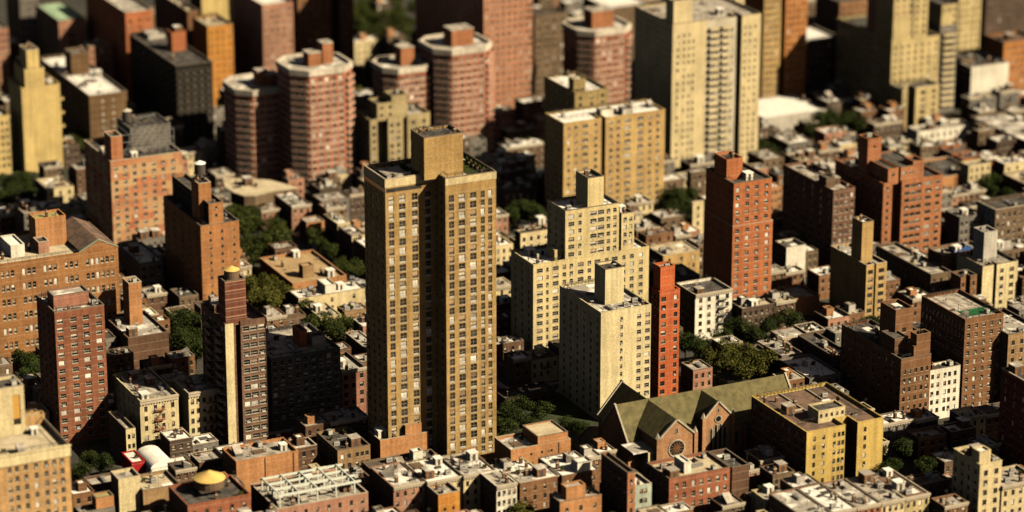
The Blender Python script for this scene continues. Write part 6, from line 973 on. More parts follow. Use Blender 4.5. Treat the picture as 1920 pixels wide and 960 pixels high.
TREES = [
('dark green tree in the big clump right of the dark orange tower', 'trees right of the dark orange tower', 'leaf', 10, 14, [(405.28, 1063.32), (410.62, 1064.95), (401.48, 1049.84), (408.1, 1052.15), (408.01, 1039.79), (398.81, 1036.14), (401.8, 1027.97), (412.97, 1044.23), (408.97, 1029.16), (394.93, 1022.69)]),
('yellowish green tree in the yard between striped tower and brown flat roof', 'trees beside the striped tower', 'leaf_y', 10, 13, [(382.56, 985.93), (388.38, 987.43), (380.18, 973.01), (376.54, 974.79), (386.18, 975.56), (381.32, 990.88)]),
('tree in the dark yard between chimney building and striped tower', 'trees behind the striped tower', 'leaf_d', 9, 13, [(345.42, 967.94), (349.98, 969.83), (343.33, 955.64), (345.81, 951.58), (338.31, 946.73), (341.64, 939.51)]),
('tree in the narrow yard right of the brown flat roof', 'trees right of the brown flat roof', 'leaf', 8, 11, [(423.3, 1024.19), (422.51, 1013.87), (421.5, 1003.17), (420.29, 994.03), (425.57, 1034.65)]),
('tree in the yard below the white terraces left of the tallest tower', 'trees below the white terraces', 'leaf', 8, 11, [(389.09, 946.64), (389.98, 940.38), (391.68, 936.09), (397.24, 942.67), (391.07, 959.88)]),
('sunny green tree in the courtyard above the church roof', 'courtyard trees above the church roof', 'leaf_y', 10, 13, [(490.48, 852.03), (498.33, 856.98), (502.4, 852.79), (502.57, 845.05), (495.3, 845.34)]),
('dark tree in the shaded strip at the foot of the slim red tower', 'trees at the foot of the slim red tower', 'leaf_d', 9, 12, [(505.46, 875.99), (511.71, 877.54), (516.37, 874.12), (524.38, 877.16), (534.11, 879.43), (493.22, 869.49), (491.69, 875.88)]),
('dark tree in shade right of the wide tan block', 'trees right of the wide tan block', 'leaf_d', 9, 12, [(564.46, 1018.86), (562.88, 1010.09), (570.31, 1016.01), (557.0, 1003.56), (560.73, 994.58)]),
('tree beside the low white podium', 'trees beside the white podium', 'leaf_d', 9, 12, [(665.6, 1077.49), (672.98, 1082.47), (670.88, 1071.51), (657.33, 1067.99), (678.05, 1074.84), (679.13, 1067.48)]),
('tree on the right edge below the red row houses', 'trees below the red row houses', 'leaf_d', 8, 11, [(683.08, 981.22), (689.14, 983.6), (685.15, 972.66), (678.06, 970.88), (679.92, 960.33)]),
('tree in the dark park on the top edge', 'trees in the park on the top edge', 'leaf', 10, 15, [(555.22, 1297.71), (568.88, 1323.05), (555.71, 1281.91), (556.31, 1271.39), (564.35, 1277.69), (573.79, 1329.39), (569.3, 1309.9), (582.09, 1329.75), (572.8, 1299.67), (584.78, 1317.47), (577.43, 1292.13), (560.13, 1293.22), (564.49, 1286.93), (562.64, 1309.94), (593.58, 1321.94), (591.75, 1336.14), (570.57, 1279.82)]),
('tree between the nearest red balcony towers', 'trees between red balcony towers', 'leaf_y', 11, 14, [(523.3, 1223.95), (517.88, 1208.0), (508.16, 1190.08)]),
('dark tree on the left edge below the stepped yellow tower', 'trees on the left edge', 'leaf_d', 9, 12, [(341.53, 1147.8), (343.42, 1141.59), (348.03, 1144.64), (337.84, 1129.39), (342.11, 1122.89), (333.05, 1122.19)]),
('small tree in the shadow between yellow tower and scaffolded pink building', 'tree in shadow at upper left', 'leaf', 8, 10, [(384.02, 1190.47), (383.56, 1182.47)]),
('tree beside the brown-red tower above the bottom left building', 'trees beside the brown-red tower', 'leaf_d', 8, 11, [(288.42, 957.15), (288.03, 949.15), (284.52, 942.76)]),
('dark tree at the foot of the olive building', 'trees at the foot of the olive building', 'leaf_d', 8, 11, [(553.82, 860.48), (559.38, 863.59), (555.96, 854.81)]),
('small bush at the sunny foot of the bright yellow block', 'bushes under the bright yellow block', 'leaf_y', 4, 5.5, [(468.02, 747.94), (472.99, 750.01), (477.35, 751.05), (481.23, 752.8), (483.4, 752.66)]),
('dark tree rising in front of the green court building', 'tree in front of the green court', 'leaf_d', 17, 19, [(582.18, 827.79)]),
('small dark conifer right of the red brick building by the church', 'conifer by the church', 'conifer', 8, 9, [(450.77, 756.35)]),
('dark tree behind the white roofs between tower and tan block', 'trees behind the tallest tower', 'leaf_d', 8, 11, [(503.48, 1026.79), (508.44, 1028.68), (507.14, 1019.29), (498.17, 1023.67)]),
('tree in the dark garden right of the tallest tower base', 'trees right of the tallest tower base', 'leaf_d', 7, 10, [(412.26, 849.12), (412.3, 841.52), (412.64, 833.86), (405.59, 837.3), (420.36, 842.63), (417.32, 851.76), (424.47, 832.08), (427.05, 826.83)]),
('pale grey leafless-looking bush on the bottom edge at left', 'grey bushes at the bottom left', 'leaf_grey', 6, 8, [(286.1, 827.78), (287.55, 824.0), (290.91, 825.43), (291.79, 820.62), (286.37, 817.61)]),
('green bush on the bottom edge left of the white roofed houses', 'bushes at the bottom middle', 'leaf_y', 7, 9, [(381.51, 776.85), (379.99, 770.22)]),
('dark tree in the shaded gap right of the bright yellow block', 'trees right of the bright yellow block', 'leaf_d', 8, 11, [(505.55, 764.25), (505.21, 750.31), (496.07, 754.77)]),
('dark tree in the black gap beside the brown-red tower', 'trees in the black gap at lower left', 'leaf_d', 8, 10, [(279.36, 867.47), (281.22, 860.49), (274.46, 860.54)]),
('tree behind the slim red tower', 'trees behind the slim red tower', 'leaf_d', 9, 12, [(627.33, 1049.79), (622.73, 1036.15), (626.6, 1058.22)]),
]
TANKS = [
(328.16, 868.61, 55.71, 2.3, 2.6, 0.8, 'wood', 'conecap', 'brown wooden water tank on the slim striped tower'),
(365.73, 995.82, 45.52, 1.9, 3.6, 3.4, 'wood_d', 'roof_white', 'dark water tank with white cap on the dark orange tower'),
(368.08, 1077.83, 44.53, 1.7, 4, 1, 'wood_d', 'roof_gravel', 'slim dark water tank behind the scaffolded rooftop'),
(296.93, 809.12, 14.1, 4.3, 2.6, 1.8, 'wood', 'conecap', 'big water tank with wide sandy cone roof at the bottom left'),
]
STREETS = [('street', 340, 867.8, 474, 876.4), ('road', 414, 877, 427, 1062)]
CARS = [
(345, 871.0999999999999, 0, 'red', 'dark red car parked along the street behind the cream tower', 'dark red cars on the street behind the cream tower'),
(351.3, 871.0999999999999, 0, 'white', 'white car parked along the street behind the cream tower', 'white cars on the street behind the cream tower'),
(357.6, 871.0999999999999, 3.1416, 'grey', 'grey car parked along the street behind the cream tower', 'grey cars on the street behind the cream tower'),
(370.2, 871.0999999999999, 3.1416, 'silver', 'silver car parked along the street behind the cream tower', 'silver cars on the street behind the cream tower'),
(376.5, 871.0999999999999, 0, 'white', 'white car parked along the street behind the cream tower', 'white cars on the street behind the cream tower'),
(382.8, 871.0999999999999, 3.1416, 'white', 'white car parked along the street behind the cream tower', 'white cars on the street behind the cream tower'),
(408.0, 871.0999999999999, 0, 'blue', 'dark blue car parked along the street behind the cream tower', 'dark blue cars on the street behind the cream tower'),
(433.2, 871.0999999999999, 3.1416, 'silver', 'silver car parked along the street behind the cream tower', 'silver cars on the street behind the cream tower'),
(445.8, 871.0999999999999, 0, 'red', 'dark red car parked along the street behind the cream tower', 'dark red cars on the street behind the cream tower'),
(452.1, 871.0999999999999, 3.1416, 'grey', 'grey car parked along the street behind the cream tower', 'grey cars on the street behind the cream tower'),
(464.7, 871.0999999999999, 0, 'silver', 'silver car parked along the street behind the cream tower', 'silver cars on the street behind the cream tower'),
(423.7, 888.3, 1.5708, 'yellow', 'yellow car parked along the road right of the brown flat roof', 'yellow cars on the road right of the brown flat roof'),
(417.3, 894.6, 1.5708, 'black', 'black car parked along the road right of the brown flat roof', 'black cars on the road right of the brown flat roof'),
(423.7, 894.6, -1.5708, 'white', 'white car parked along the road right of the brown flat roof', 'white cars on the road right of the brown flat roof'),
(417.3, 900.9, 1.5708, 'silver', 'silver car parked along the road right of the brown flat roof', 'silver cars on the road right of the brown flat roof'),
(423.7, 900.9, -1.5708, 'blue', 'dark blue car parked along the road right of the brown flat roof', 'dark blue cars on the road right of the brown flat roof'),
(417.3, 907.2, -1.5708, 'black', 'black car parked along the road right of the brown flat roof', 'black cars on the road right of the brown flat roof'),
(423.7, 907.2, -1.5708, 'blue', 'dark blue car parked along the road right of the brown flat roof', 'dark blue cars on the road right of the brown flat roof'),
(423.7, 913.5, 1.5708, 'blue', 'dark blue car parked along the road right of the brown flat roof', 'dark blue cars on the road right of the brown flat roof'),
(417.3, 926.1, 1.5708, 'grey', 'grey car parked along the road right of the brown flat roof', 'grey cars on the road right of the brown flat roof'),
(423.7, 926.1, 1.5708, 'grey', 'grey car parked along the road right of the brown flat roof', 'grey cars on the road right of the brown flat roof'),
(417.3, 938.7, -1.5708, 'silver', 'silver car parked along the road right of the brown flat roof', 'silver cars on the road right of the brown flat roof'),
(423.7, 938.7, 1.5708, 'blue', 'dark blue car parked along the road right of the brown flat roof', 'dark blue cars on the road right of the brown flat roof'),
(417.3, 945.0, -1.5708, 'silver', 'silver car parked along the road right of the brown flat roof', 'silver cars on the road right of the brown flat roof'),
(423.7, 951.3, 1.5708, 'black', 'black car parked along the road right of the brown flat roof', 'black cars on the road right of the brown flat roof'),
(423.7, 957.6, -1.5708, 'yellow', 'yellow car parked along the road right of the brown flat roof', 'yellow cars on the road right of the brown flat roof'),
(423.7, 963.9, -1.5708, 'red', 'dark red car parked along the road right of the brown flat roof', 'dark red cars on the road right of the brown flat roof'),
(417.3, 970.2, 1.5708, 'yellow', 'yellow car parked along the road right of the brown flat roof', 'yellow cars on the road right of the brown flat roof'),
(417.3, 976.5, 1.5708, 'white', 'white car parked along the road right of the brown flat roof', 'white cars on the road right of the brown flat roof'),
(423.7, 976.5, 1.5708, 'grey', 'grey car parked along the road right of the brown flat roof', 'grey cars on the road right of the brown flat roof'),
(417.3, 982.8, 1.5708, 'white', 'white car parked along the road right of the brown flat roof', 'white cars on the road right of the brown flat roof'),
(423.7, 982.8, 1.5708, 'black', 'black car parked along the road right of the brown flat roof', 'black cars on the road right of the brown flat roof'),
(417.3, 989.1, 1.5708, 'blue', 'dark blue car parked along the road right of the brown flat roof', 'dark blue cars on the road right of the brown flat roof'),
(423.7, 989.1, -1.5708, 'black', 'black car parked along the road right of the brown flat roof', 'black cars on the road right of the brown flat roof'),
(423.7, 995.4, -1.5708, 'silver', 'silver car parked along the road right of the brown flat roof', 'silver cars on the road right of the brown flat roof'),
(423.7, 1001.7, -1.5708, 'grey', 'grey car parked along the road right of the brown flat roof', 'grey cars on the road right of the brown flat roof'),
(417.3, 1014.3, 1.5708, 'red', 'dark red car parked along the road right of the brown flat roof', 'dark red cars on the road right of the brown flat roof'),
(423.7, 1014.3, 1.5708, 'red', 'dark red car parked along the road right of the brown flat roof', 'dark red cars on the road right of the brown flat roof'),
(417.3, 1020.6, -1.5708, 'red', 'dark red car parked along the road right of the brown flat roof', 'dark red cars on the road right of the brown flat roof'),
(417.3, 1026.9, 1.5708, 'silver', 'silver car parked along the road right of the brown flat roof', 'silver cars on the road right of the brown flat roof'),
(423.7, 1026.9, -1.5708, 'grey', 'grey car parked along the road right of the brown flat roof', 'grey cars on the road right of the brown flat roof'),
(417.3, 1033.2, -1.5708, 'black', 'black car parked along the road right of the brown flat roof', 'black cars on the road right of the brown flat roof'),
(423.7, 1033.2, -1.5708, 'silver', 'silver car parked along the road right of the brown flat roof', 'silver cars on the road right of the brown flat roof'),
(417.3, 1045.8, -1.5708, 'blue', 'dark blue car parked along the road right of the brown flat roof', 'dark blue cars on the road right of the brown flat roof'),
(423.7, 1052.1, 1.5708, 'red', 'dark red car parked along the road right of the brown flat roof', 'dark red cars on the road right of the brown flat roof'),
]

for row in BUILDINGS: building(row)
for (lab,x,y,w_,d,h,wall,side,roof,cl) in LOW_HOUSES:
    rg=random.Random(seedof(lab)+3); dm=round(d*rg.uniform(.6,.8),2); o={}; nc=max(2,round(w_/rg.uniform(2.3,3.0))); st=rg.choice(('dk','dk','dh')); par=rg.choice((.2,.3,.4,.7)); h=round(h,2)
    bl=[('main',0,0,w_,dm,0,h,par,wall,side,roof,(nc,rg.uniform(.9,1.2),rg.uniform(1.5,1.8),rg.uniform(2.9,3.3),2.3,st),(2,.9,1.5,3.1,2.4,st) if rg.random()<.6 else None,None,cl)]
    if rg.random()<.75: ew=w_*rg.uniform(.4,.75); bl.append(('rear_extension',0 if rg.random()<.5 else w_-ew,dm+.004,ew,d-dm,0,h*rg.uniform(.4,.8),.4,rg.choice((wall,'brickdark','greyb')),None,rg.choice(('tar','gravel','dirtywhite')),None,None,None,2))
    if rg.random()<.4: bl.append(('bulkhead',w_*rg.uniform(.1,.5),dm*rg.uniform(.3,.5),2.6,3.0,h-par,h+2.0,.2,rg.choice((wall,'greyw','orange2')),None,rg.choice(('tar','white','gravel')),None,None,None,0))
    if rg.random()<.35: o['cornice']=1
    if rg.random()<.2 and h>8: o['fe']=[.5]
    building(('row_house',lab,'row house','small low houses between the towers',x,y,bl,o))

# ---------------------------------------------------------------- octagonal balcony towers
BALC={}
def octagon(row):
    label,X,Y,h,sc,bulks=row
    rng=random.Random(seedof(label)); c=5.6*sc; f=14.5*sc; e=14*sc
    rt=root('apartment_tower',(X,Y,0),label,'apartment tower','red octagonal balcony towers')
    poly=[(0,0),(f,0),(f+c,c),(f+c,c+e),(f,2*c+e),(0,2*c+e),(-c,c+e),(-c,c)]
    mb=MB(); wins=[]; rows=rows_of(0,h,1.5,2.75,4.2)
    for i in range(8):
        a,b_=poly[i],poly[(i+1)%8]; ln=math.hypot(b_[0]-a[0],b_[1]-a[1])
        if i==0: cols=[(ln*q,1.7) for q in (.1,.3,.5,.7,.9)]
        elif i in (1,7): cols=[(ln*.5,3.4*sc)]
        elif i==6: cols=[(ln*q,1.6) for q in (.14,.38,.62,.86)]
        else: cols=[]
        facade(mb,a,b_,0,h-2.2,cols,rows,1.6,1.5,'towerred',wins,'dh' if i==0 else 'dk',rng=rng)
    mb.build('wall',rt)
    b=MB().mat('parapet_pale')
    out=inset(poly,-.5); inn=inset(poly,.6)
    for i in range(8):
        j=(i+1)%8; p,q,r,s=out[i],out[j],inn[j],inn[i]
        b.face([(p[0],p[1],h-2.3),(q[0],q[1],h-2.3),(q[0],q[1],h),(p[0],p[1],h)]); b.face([(p[0],p[1],h),(q[0],q[1],h),(r[0],r[1],h),(s[0],s[1],h)])
        b.face([(r[0],r[1],h-1.2),(s[0],s[1],h-1.2),(s[0],s[1],h),(r[0],r[1],h)]); b.face([(q[0],q[1],h-2.3),(p[0],p[1],h-2.3),(poly[i][0],poly[i][1],h-2.3),(poly[j][0],poly[j][1],h-2.3)])
    b.build('parapet',rt)
    b=MB().mat('roof_dirtywhite').face([(x,y,h-1.15) for x,y in inset(poly,.55)]) ; bb=MB(); bb.mat('roof_dirtywhite').face([(x,y,h-1.15) for x,y in inset(poly,.55)]); bb.build('roof',rt)
    for (u,v,du,dv,bh) in bulks:
        tw,td=f+c*.6,2*c+e; b=MB().mat('redor2'); x,y=u*tw,v*td*.8+2
        b.box(x,y,h-1.15,x+du*tw,y+dv*td*.8,h+bh); b.mat('roof_gravel').box(x-.15,y-.15,h+bh+.002,x+du*tw+.15,y+dv*td*.8+.15,h+bh+.3); b.build('bulkhead',rt)
    # balconies on the two cut corners and the left face
    for i,bw in ((1,c*1.25),(7,c*1.25)):
        a,b_=Vector(poly[i]),Vector(poly[(i+1)%8]); mid=(a+b_)/2; dd=(b_-a).normalized(); rz=math.atan2(dd.y,-(-dd.x))
        key=round(bw,2)
        if key not in BALC:
            q=MB().mat('parapet_pale'); q.box(-bw/2,-1.4,-.2,bw/2,-.004,.1); q.mat('towerred').box(-bw/2,-1.35,.08,bw/2,-1.22,1.0); q.mat('frame_w').box(-bw/2,-1.37,1.0,bw/2,-1.2,1.08); BALC[key]=q.mesh('balcony')
        for z in rows: link('balcony',BALC[key],rt,(mid.x,mid.y,z-1.25),rz)
    k6=MB().mat('parapet_pale'); k6.box(-c-.16,c,-.2,-c-.004,c+e,.12); me6=k6.mesh('floor_band')
    for z in rows: link('floor_band',me6,rt,(0,0,z-1.3))
    for z in rows[::1]:
        q=BALC.setdefault(('band',sc),None)
        if q is None:
            k=MB().mat('parapet_pale'); k.box(0,-.16,-.2,f,-.004,.12); q=BALC[('band',sc)]=k.mesh('floor_band')
        link('floor_band',q,rt,(0,0,z-1.3))
    emit_windows(rt,(X,Y),wins,rng)
for r in OCTAGONS: octagon(r)
for nm,label,cat,h,wall,roof,pts in POLYGONS:
    X,Y=pts[0]; loc=[(x-X,y-Y) for x,y in pts]
    area=sum(a[0]*b[1]-b[0]*a[1] for a,b in zip(loc,loc[1:]+loc[:1]))
    if area<0: loc=loc[::-1]
    rt=root(nm,(X,Y,0),label,cat); b=MB().mat(wall)
    for a,c in zip(loc,loc[1:]+loc[:1]): b.face([(a[0],a[1],0),(c[0],c[1],0),(c[0],c[1],h),(a[0],a[1],h)])
    b.build('wall',rt); b=MB(); b.mat('roof_'+roof).face([(x,y,h+.3) for x,y in inset(loc,-.4)])
    o2=inset(loc,-.4)
    for a,c in zip(o2,o2[1:]+o2[:1]): b.face([(a[0],a[1],h+.003),(c[0],c[1],h+.003),(c[0],c[1],h+.3),(a[0],a[1],h+.3)])
    b.build('roof',rt)
    rng=random.Random(5); clutter(rt,2,min(p[1] for p in loc)*.4,12,2,h+.31,4,rng,[])

# ---------------------------------------------------------------- church (ridge along x, transept gables to the street)

def gable_wing(b, ax, c0, c1, mid, hw, ze, zr, wallm, over=.5):
    """one gabled wing: ax 0 has its ridge along x, 1 along y; walls in wallm, returns the roof planes' corners"""
    P=(lambda u,v,z:(u,v,z)) if ax==0 else (lambda u,v,z:(v,u,z))
    b.mat(wallm)
    for s in (-1,1): b.face([P(c0,mid+s*hw,0),P(c1,mid+s*hw,0),P(c1,mid+s*hw,ze),P(c0,mid+s*hw,ze)])
    for c in (c0,c1): b.face([P(c,mid-hw,0),P(c,mid+hw,0),P(c,mid+hw,ze),P(c,mid,zr),P(c,mid-hw,ze)])
    k=(zr-ze)/hw; o=over
    return [[P(c0-.3,mid,zr+.15),P(c1+.3,mid,zr+.15),P(c1+.3,mid+s*(hw+o),ze-k*o+.15),P(c0-.3,mid+s*(hw+o),ze-k*o+.15)] for s in (-1,1)]
def church(X,Y):
    rt=root('church',(X,Y,0),'brown stone church with olive slate gabled roofs, rose window and lancet windows','church')
    ZR=19; HW=8.5; ZE=9.5; L=60; R0=19.0       # ridge runs along x at local y = R0
    wl=MB(); rf=gable_wing(wl,0,0,L,R0,HW,ZE,ZR,'church'); 
    roof=MB().mat('roof_slate')
    ta,tb=(11.3,6.3,0.4,13.2),(30.0,4.9,8.0,13.6)      # the two street gables: middle x, half width, front y, eaves
    for m,hw,y0,ze in (ta,tb): rf+=gable_wing(wl,1,y0,R0,m,hw,ze,ZR-.25,'church',.35)
    rf+=gable_wing(wl,1,R0,R0+17,11.3,8.2,9.4,ZR-.3,'church')
    for q in rf: roof.face(q)
    wl.build('wall',rt); roof.build('roof',rt)
    # pale copings on the gables, one part per gable
    def cope(ax,c,mid,hw,ze,zr):
        P=(lambda u,v,z:(u,v,z)) if ax==0 else (lambda u,v,z:(v,u,z))
        st=MB().mat('stone')
        for s in (-1,1): st.beam(P(c,mid,zr+.35),P(c,mid+s*(hw+.5),ze-.2),.55)
        st.build('gable_coping',rt)
    cope(0,-.2,R0,HW,ZE,ZR); cope(0,L+.2,R0,HW,ZE,ZR)
    for m,hw,y0,ze in (ta,tb): cope(1,y0-.1,m,hw,ze,ZR-.25)
    cope(1,R0+17.1,11.3,8.2,9.4,ZR-.3)
    def ring(cx,y,cz,r,t,mat,nm,parent):
        q=MB().mat(mat); k=20
        for i in range(k):
            a,c=2*math.pi*i/k,2*math.pi*(i+1)/k; p=lambda a,r_,yy:(cx+r_*math.cos(a),yy,cz+r_*math.sin(a))
            q.face([p(a,r,y-.25),p(c,r,y-.25),p(c,r-t,y-.25),p(a,r-t,y-.25)]); q.face([p(a,r,y-.25),p(a,r,y),p(c,r,y),p(c,r,y-.25)]); q.face([p(a,r-t,y-.25),p(c,r-t,y-.25),p(c,r-t,y),p(a,r-t,y)])
        return q.build(nm,parent)
    m,hw,y0,ze=ta
    q=MB().mat('glass'); q.face([(m+2.6*math.cos(2*math.pi*i/24),y0-.02,9.6+2.6*math.sin(2*math.pi*i/24)) for i in range(24)]); ro=q.build('rose_window',rt)
    ring(m,y0,9.6,2.9,.35,'stone','stone_ring',ro); q=MB().mat('brown3')
    for k in range(6): a=k*math.pi/6; q.beam((m-2.55*math.cos(a),y0-.1,9.6-2.55*math.sin(a)),(m+2.55*math.cos(a),y0-.1,9.6+2.55*math.sin(a)),.16)
    for rr in (1.1,): 
        for i in range(12):
            a,c=2*math.pi*i/12,2*math.pi*(i+1)/12; q.beam((m+rr*math.cos(a),y0-.1,9.6+rr*math.sin(a)),(m+rr*math.cos(c),y0-.1,9.6+rr*math.sin(c)),.16)
    q.build('tracery',ro)
    def lancet(x,y,z0,w_,h_,nm='lancet_window',ax=1):
        q=MB().mat('glass'); pts=[(-w_/2,z0),(w_/2,z0),(w_/2,z0+h_-w_*.8),(w_*.28,z0+h_-w_*.25),(0,z0+h_),(-w_*.28,z0+h_-w_*.25),(-w_/2,z0+h_-w_*.8)]
        q.face([(x+u,y-.02,z) for u,z in pts]); q.mat('stone')
        for a,c in zip(pts,pts[1:]+pts[:1]): q.beam((x+a[0],y-.05,a[1]),(x+c[0],y-.05,c[1]),.16)
        return q.build(nm,rt)
    lancet(m,y0,14.3,.8,2.0); lancet(m-4.2,y0,2.0,1.3,3.4); lancet(m+4.2,y0,3.2,1.3,3.6)
    m,hw,y0,ze=tb
    for dx,h_ in ((-2.4,7.5),(-.8,8.6),(.8,8.6),(2.4,7.5)): lancet(m+dx,y0,3.0,1.05,h_)
    q=MB().mat('glass'); q.face([(m+1.0*math.cos(2*math.pi*i/16),y0-.02,13.2+1.0*math.sin(2*math.pi*i/16)) for i in range(16)]); ro=q.build('round_window',rt); ring(m,y0,13.2,1.2,.25,'stone','stone_ring',ro)
    lancet(m,y0,15.3,.7,1.5)
    for x in (3,20,23.5,38,43,48,53): lancet(x,R0-HW,2.5,1.2,4.6)
    b=MB().mat('church')
    for x in (1.2,18.2,21.8,25.0,35.4,40.5,45.5,50.5,56): b.box(x-.4,R0-HW-1.2,0,x+.4,R0-HW-.004,6.5); b.box(x-.35,R0-HW-.7,6.502,x+.35,R0-HW-.004,8.4)
    b.build('buttress',rt)
    for (m,hw,y0,ze) in (ta,tb):
        for s in (-1,1):
            b=MB().mat('church'); x=m+s*(hw+.2); b.box(x-.6,y0-.5,0,x+.6,y0+.9,ze+.6); b.mat('stone'); b.lathe([(.85,ze+.6),(.02,ze+2.4)],4,(x,y0+.2)); b.build('pinnacle',rt)
    # flat roofed porch left of the street gable
    b=MB(); b.mat('cream3').box(2.2,1.6,0,4.6,6,9.2); b.mat('roof_dirtywhite').box(-2.6,2.2,9.202,4.8,10.2,9.6); b.mat('church').box(-2.3,6.002,0,2.19,10.1,9.2); b.build('porch',rt)
church(428.9,788.0)
# ---------------------------------------------------------------- ground
gm, t, b = newmat('earth')
col = mixc(t, ramp(t, noise(t, .06, 5), (.4, 0.), (.6, 1.)), (.03,.026,.02), (.05,.043,.034))
t.links.new(mixc(t, ramp(t, noise(t, .5, 4), (.52, 0.), (.62, 1.)), col, (.02,.028,.009)), b.inputs['Base Color']); b.inputs['Roughness'].default_value = .95
gb=MB(); gb.mat('earth').face([(-6000,-3000,0),(8000,-3000,0),(8000,12000,0),(-6000,12000,0)]); tag(gb.build('ground'),kind='structure')

_,t,b=newmat('asphalt'); t.links.new(mixc(t,ramp(t,noise(t,.7,4),(.35,0.),(.65,1.)),(.035,.034,.032),(.06,.057,.052)),b.inputs['Base Color']); b.inputs['Roughness'].default_value=.9
def street(name,x0,y0,x1,y1):
    along=0 if x1-x0>y1-y0 else 1
    q=MB(); q.mat('asphalt').face([(x0,y0,.004),(x1,y0,.004),(x1,y1,.004),(x0,y1,.004)]); tag(q.build(name),kind='structure')
    q=MB(); q.mat('concrete'); s=2.2
    if along==0: q.box(x0,y0,0,x1,y0+s,.13); q.box(x0,y1-s,0,x1,y1,.13)
    else: q.box(x0,y0,0,x0+s,y1,.13); q.box(x1-s,y0,0,x1,y1,.13)
    tag(q.build('pavement'),kind='structure'); q=MB(); q.mat('frame_w'); m=(y0+y1)/2 if along==0 else (x0+x1)/2; a=(x0 if along==0 else y0)+3
    while a<(x1 if along==0 else y1)-4:
        if along==0: q.face([(a,m-.07,.008),(a+3,m-.07,.008),(a+3,m+.07,.008),(a,m+.07,.008)])
        else: q.face([(m-.07,a,.008),(m+.07,a,.008),(m+.07,a+3,.008),(m-.07,a+3,.008)])
        a+=9
    tag(q.build('road_markings'),kind='structure')
for s_ in STREETS: street(*s_)
_,t,b=newmat('lawn'); t.links.new(mixc(t,ramp(t,noise(t,.25,5),(.4,0.),(.62,1.)),(.016,.026,.006),(.032,.04,.012)),b.inputs['Base Color']); b.inputs['Roughness'].default_value=.95
q=MB(); q.mat('lawn'); rg_=random.Random(8)
q.face([(397,803,.012),(424,803,.012),(424,838,.012),(439.5,838,.012),(439.5,866,.012),(398,866,.012)])
for k in range(2600):          # tufts
    x,y=rg_.uniform(398,423),rg_.uniform(814,865); a=rg_.uniform(0,6.28); s=rg_.uniform(.15,.4)
    q.face([(x-s*math.cos(a),y-s*math.sin(a),.012),(x+s*math.cos(a),y+s*math.sin(a),.012),(x,y,.2+s)])
tag(q.build('grass'),kind='stuff')
# ---------------------------------------------------------------- trees
def crown_mesh(seed, leafm, conifer=False):
    rg=random.Random(seed); b=MB().mat(leafm); blobs=[]
    if conifer:
        for k in range(9): z=.22+.75*k/9; r=.34*(1-(z-.15)); blobs.append((Vector((0,0,z)),r,.10))
    else:
        for k in range(11):
            a=rg.uniform(0,6.28); rr=rg.uniform(.05,.33); z=rg.uniform(.42,.86); blobs.append((Vector((rr*math.cos(a),rr*math.sin(a),z)),rg.uniform(.13,.23)*(1.15-abs(z-.6)),.8))
    for c,r,sq in blobs:
        for i in range(int(900*r*r*6) if not conifer else 90):
            u=Vector((rg.gauss(0,1),rg.gauss(0,1),rg.gauss(0,1))).normalized(); q=r*(.55+.5*rg.random()); p=c+Vector((u.x*q,u.y*q,u.z*q*sq if conifer else u.z*q*.85))
            n=(u+Vector((rg.gauss(0,.5),rg.gauss(0,.5),rg.gauss(0,.5)+.3))).normalized(); e=n.orthogonal().normalized(); f=n.cross(e); s=rg.uniform(.018,.036)
            a=rg.uniform(0,6.28); e,f=e*math.cos(a)+f*math.sin(a),f*math.cos(a)-e*math.sin(a)
            b.face([tuple(p-e*s),tuple(p-f*s*.7),tuple(p+e*s),tuple(p+f*s*.7)])
    return b.mesh('crown')
def trunk_mesh(seed):
    rg=random.Random(seed); b=MB().mat('bark'); b.tube([(0,0,0),(.008,.004,.25),(-.005,.01,.5),(.01,0,.72)],[.024,.018,.013,.006],7)
    for k in range(6):
        a=k*1.05+rg.random(); z=rg.uniform(.3,.5); b.tube([(0,0,z),(.12*math.cos(a),.12*math.sin(a),z+.13),(.24*math.cos(a),.24*math.sin(a),z+.24)],[.010,.007,.003],5)
    return b.mesh('trunk')
CR={'leaf':[crown_mesh(s,'leaf') for s in (1,2,3)],'leaf_d':[crown_mesh(s,'leaf_d') for s in (4,5)],'leaf_y':[crown_mesh(s,'leaf_y') for s in (6,7)],'leaf_grey':[crown_mesh(8,'leaf_grey')],'conifer':[crown_mesh(9,'leaf_d',True)]}
TR=[trunk_mesh(s) for s in (1,2)]
def tree(x,y,h,kind,label,group,rng):
    rt=root('tree',(x,y,0),label,'tree',group,rng.uniform(0,6.28)); wd=rng.uniform(.9,1.2)
    link('crown',rng.choice(CR[kind]),rt,None,0,(h*wd,h*wd,h)); link('trunk',rng.choice(TR),rt,None,0,(h,h,h))
trng=random.Random(77)
for (label,group,kind,h0,h1,pts) in TREES:
    for x,y in pts: tree(x,y,trng.uniform(h0,h1),kind,label,group,trng)
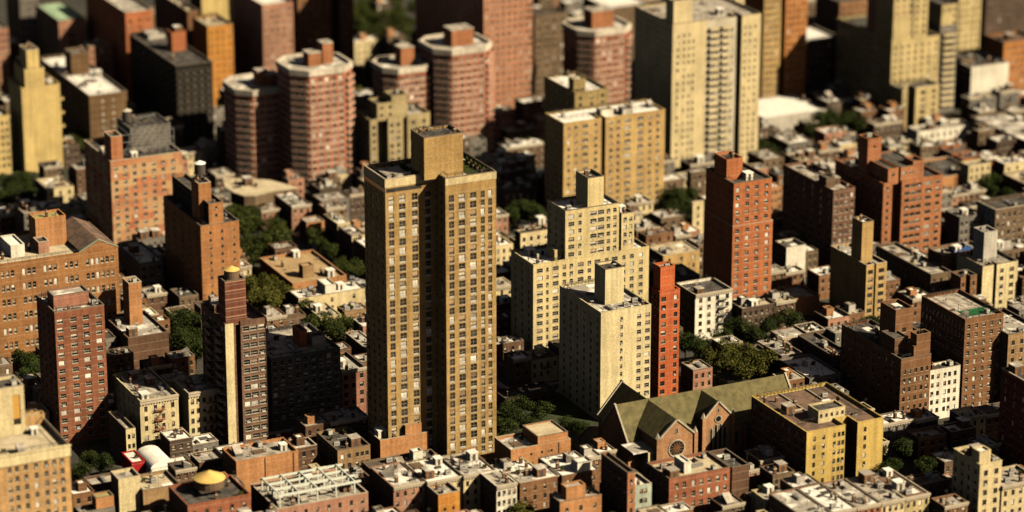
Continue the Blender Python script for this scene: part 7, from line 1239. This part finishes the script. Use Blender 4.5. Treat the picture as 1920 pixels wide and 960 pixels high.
# ---------------------------------------------------------------- water tanks
def water_tank(x,y,z,r,h,leg,body,cap,label):
    rt=root('water_tank',(x,y,z),label,'water tank')
    b=MB().mat(body).lathe([(r,leg),(r*1.01,leg+h*.5),(r*.98,leg+h)],20) ; q=MB(); q.mat(body).lathe([(r,leg),(r*1.01,leg+h*.5),(r*.98,leg+h)],20); q.mat('iron')
    for k in range(4): zz=leg+h*(k+.5)/4; q.lathe([(r*1.015,zz-.04),(r*1.03,zz),(r*1.015,zz+.04)],20)
    q.build('barrel',rt); q=MB(); q.mat(cap).lathe([(r*1.1,leg+h+.004),(r*1.08,leg+h+.12),(r*.12,leg+h+r*.5),(.02,leg+h+r*.55)],20); q.build('cone_roof',rt)
    me=MB(); me.mat('iron').beam((0,0,0),(0,0,leg),.22); m_=me.mesh('leg')
    for k in range(6): a=k*math.pi/3; link('leg',m_,rt,(r*.8*math.cos(a),r*.8*math.sin(a),0))
    q=MB(); q.mat('iron')
    for k in range(6):
        a,c=k*math.pi/3,(k+1)*math.pi/3; q.beam((r*.8*math.cos(a),r*.8*math.sin(a),.1),(r*.8*math.cos(c),r*.8*math.sin(c),leg-.1),.08)
    q.mat('wood_d').box(-r*.95,-r*.95,leg-.2,r*.95,r*.95,leg-.01); q.build('frame',rt)
for t_ in TANKS: water_tank(*t_)
# ---------------------------------------------------------------- cars
def car_meshes():
    out={}
    prof=[(-2.2,.35),(-2.25,.75),(-2.1,.92),(-1.5,.98),(-.9,1.45),(.55,1.47),(1.15,1.0),(2.0,.88),(2.25,.7),(2.25,.35)]
    for c in ('white','black','silver','red','yellow','blue','grey'):
        b=MB().mat('paint_'+c); n=len(prof)
        L=[(x,-.86 if z<1.2 else -.68,z) for x,z in prof]; Rr=[(x,.86 if z<1.2 else .68,z) for x,z in prof]
        for i in range(n): j=(i+1)%n; b.face([L[i],Rr[i],Rr[j],L[j]][::-1])
        b.face(L[::-1]); b.face(Rr); out[c]=b.mesh('body')
    b=MB().mat('carglass')
    for s in (-1,1): b.face([(-1.3,s*.85,1.02),(.95,s*.85,1.02),(.5,s*.705,1.4),(-.85,s*.705,1.4)])
    b.face([(1.12,-.7,1.03),(1.12,.7,1.03),(.62,.6,1.43),(.62,-.6,1.43)]); b.face([(-1.47,.7,1.03),(-1.47,-.7,1.03),(-.97,-.6,1.43),(-.97,.6,1.43)])
    for f in range(len(b.f)): pass
    out['win']=b.mesh('window'); b=MB().mat('tyre').lathe([(.33,-.1),(.33,.1)],12); b2=MB(); b2.mat('tyre').lathe([(.33,-.1),(.33,.1)],12); b2.mat('metal').lathe([(.18,.1),(.16,.115)],10); out['wheel']=b2.mesh('wheel')
    b=MB(); b.mat('lamp_w').box(-.05,-.18,-.08,.05,.18,.08); out['hl']=b.mesh('headlight'); b=MB(); b.mat('lamp_r').box(-.05,-.18,-.08,.05,.18,.08); out['tl']=b.mesh('taillight')
    return out
CM=car_meshes()
def car(x,y,rz,c,label,group=None):
    rt=root('parked_car',(x,y,.012),label,'car',group,rz); link('body',CM[c],rt); link('window',CM['win'],rt)
    for sx in (-1.4,1.4):
        for sy in (-.8,.8): o=link('wheel',CM['wheel'],rt,(sx,sy,.33)); o.rotation_euler=(math.pi/2*(-1 if sy>0 else 1),0,0)
    for sy in (-.6,.6): link('headlight',CM['hl'],rt,(2.24,sy,.68)); link('taillight',CM['tl'],rt,(-2.23,sy,.72))
for c_ in CARS: car(*c_)
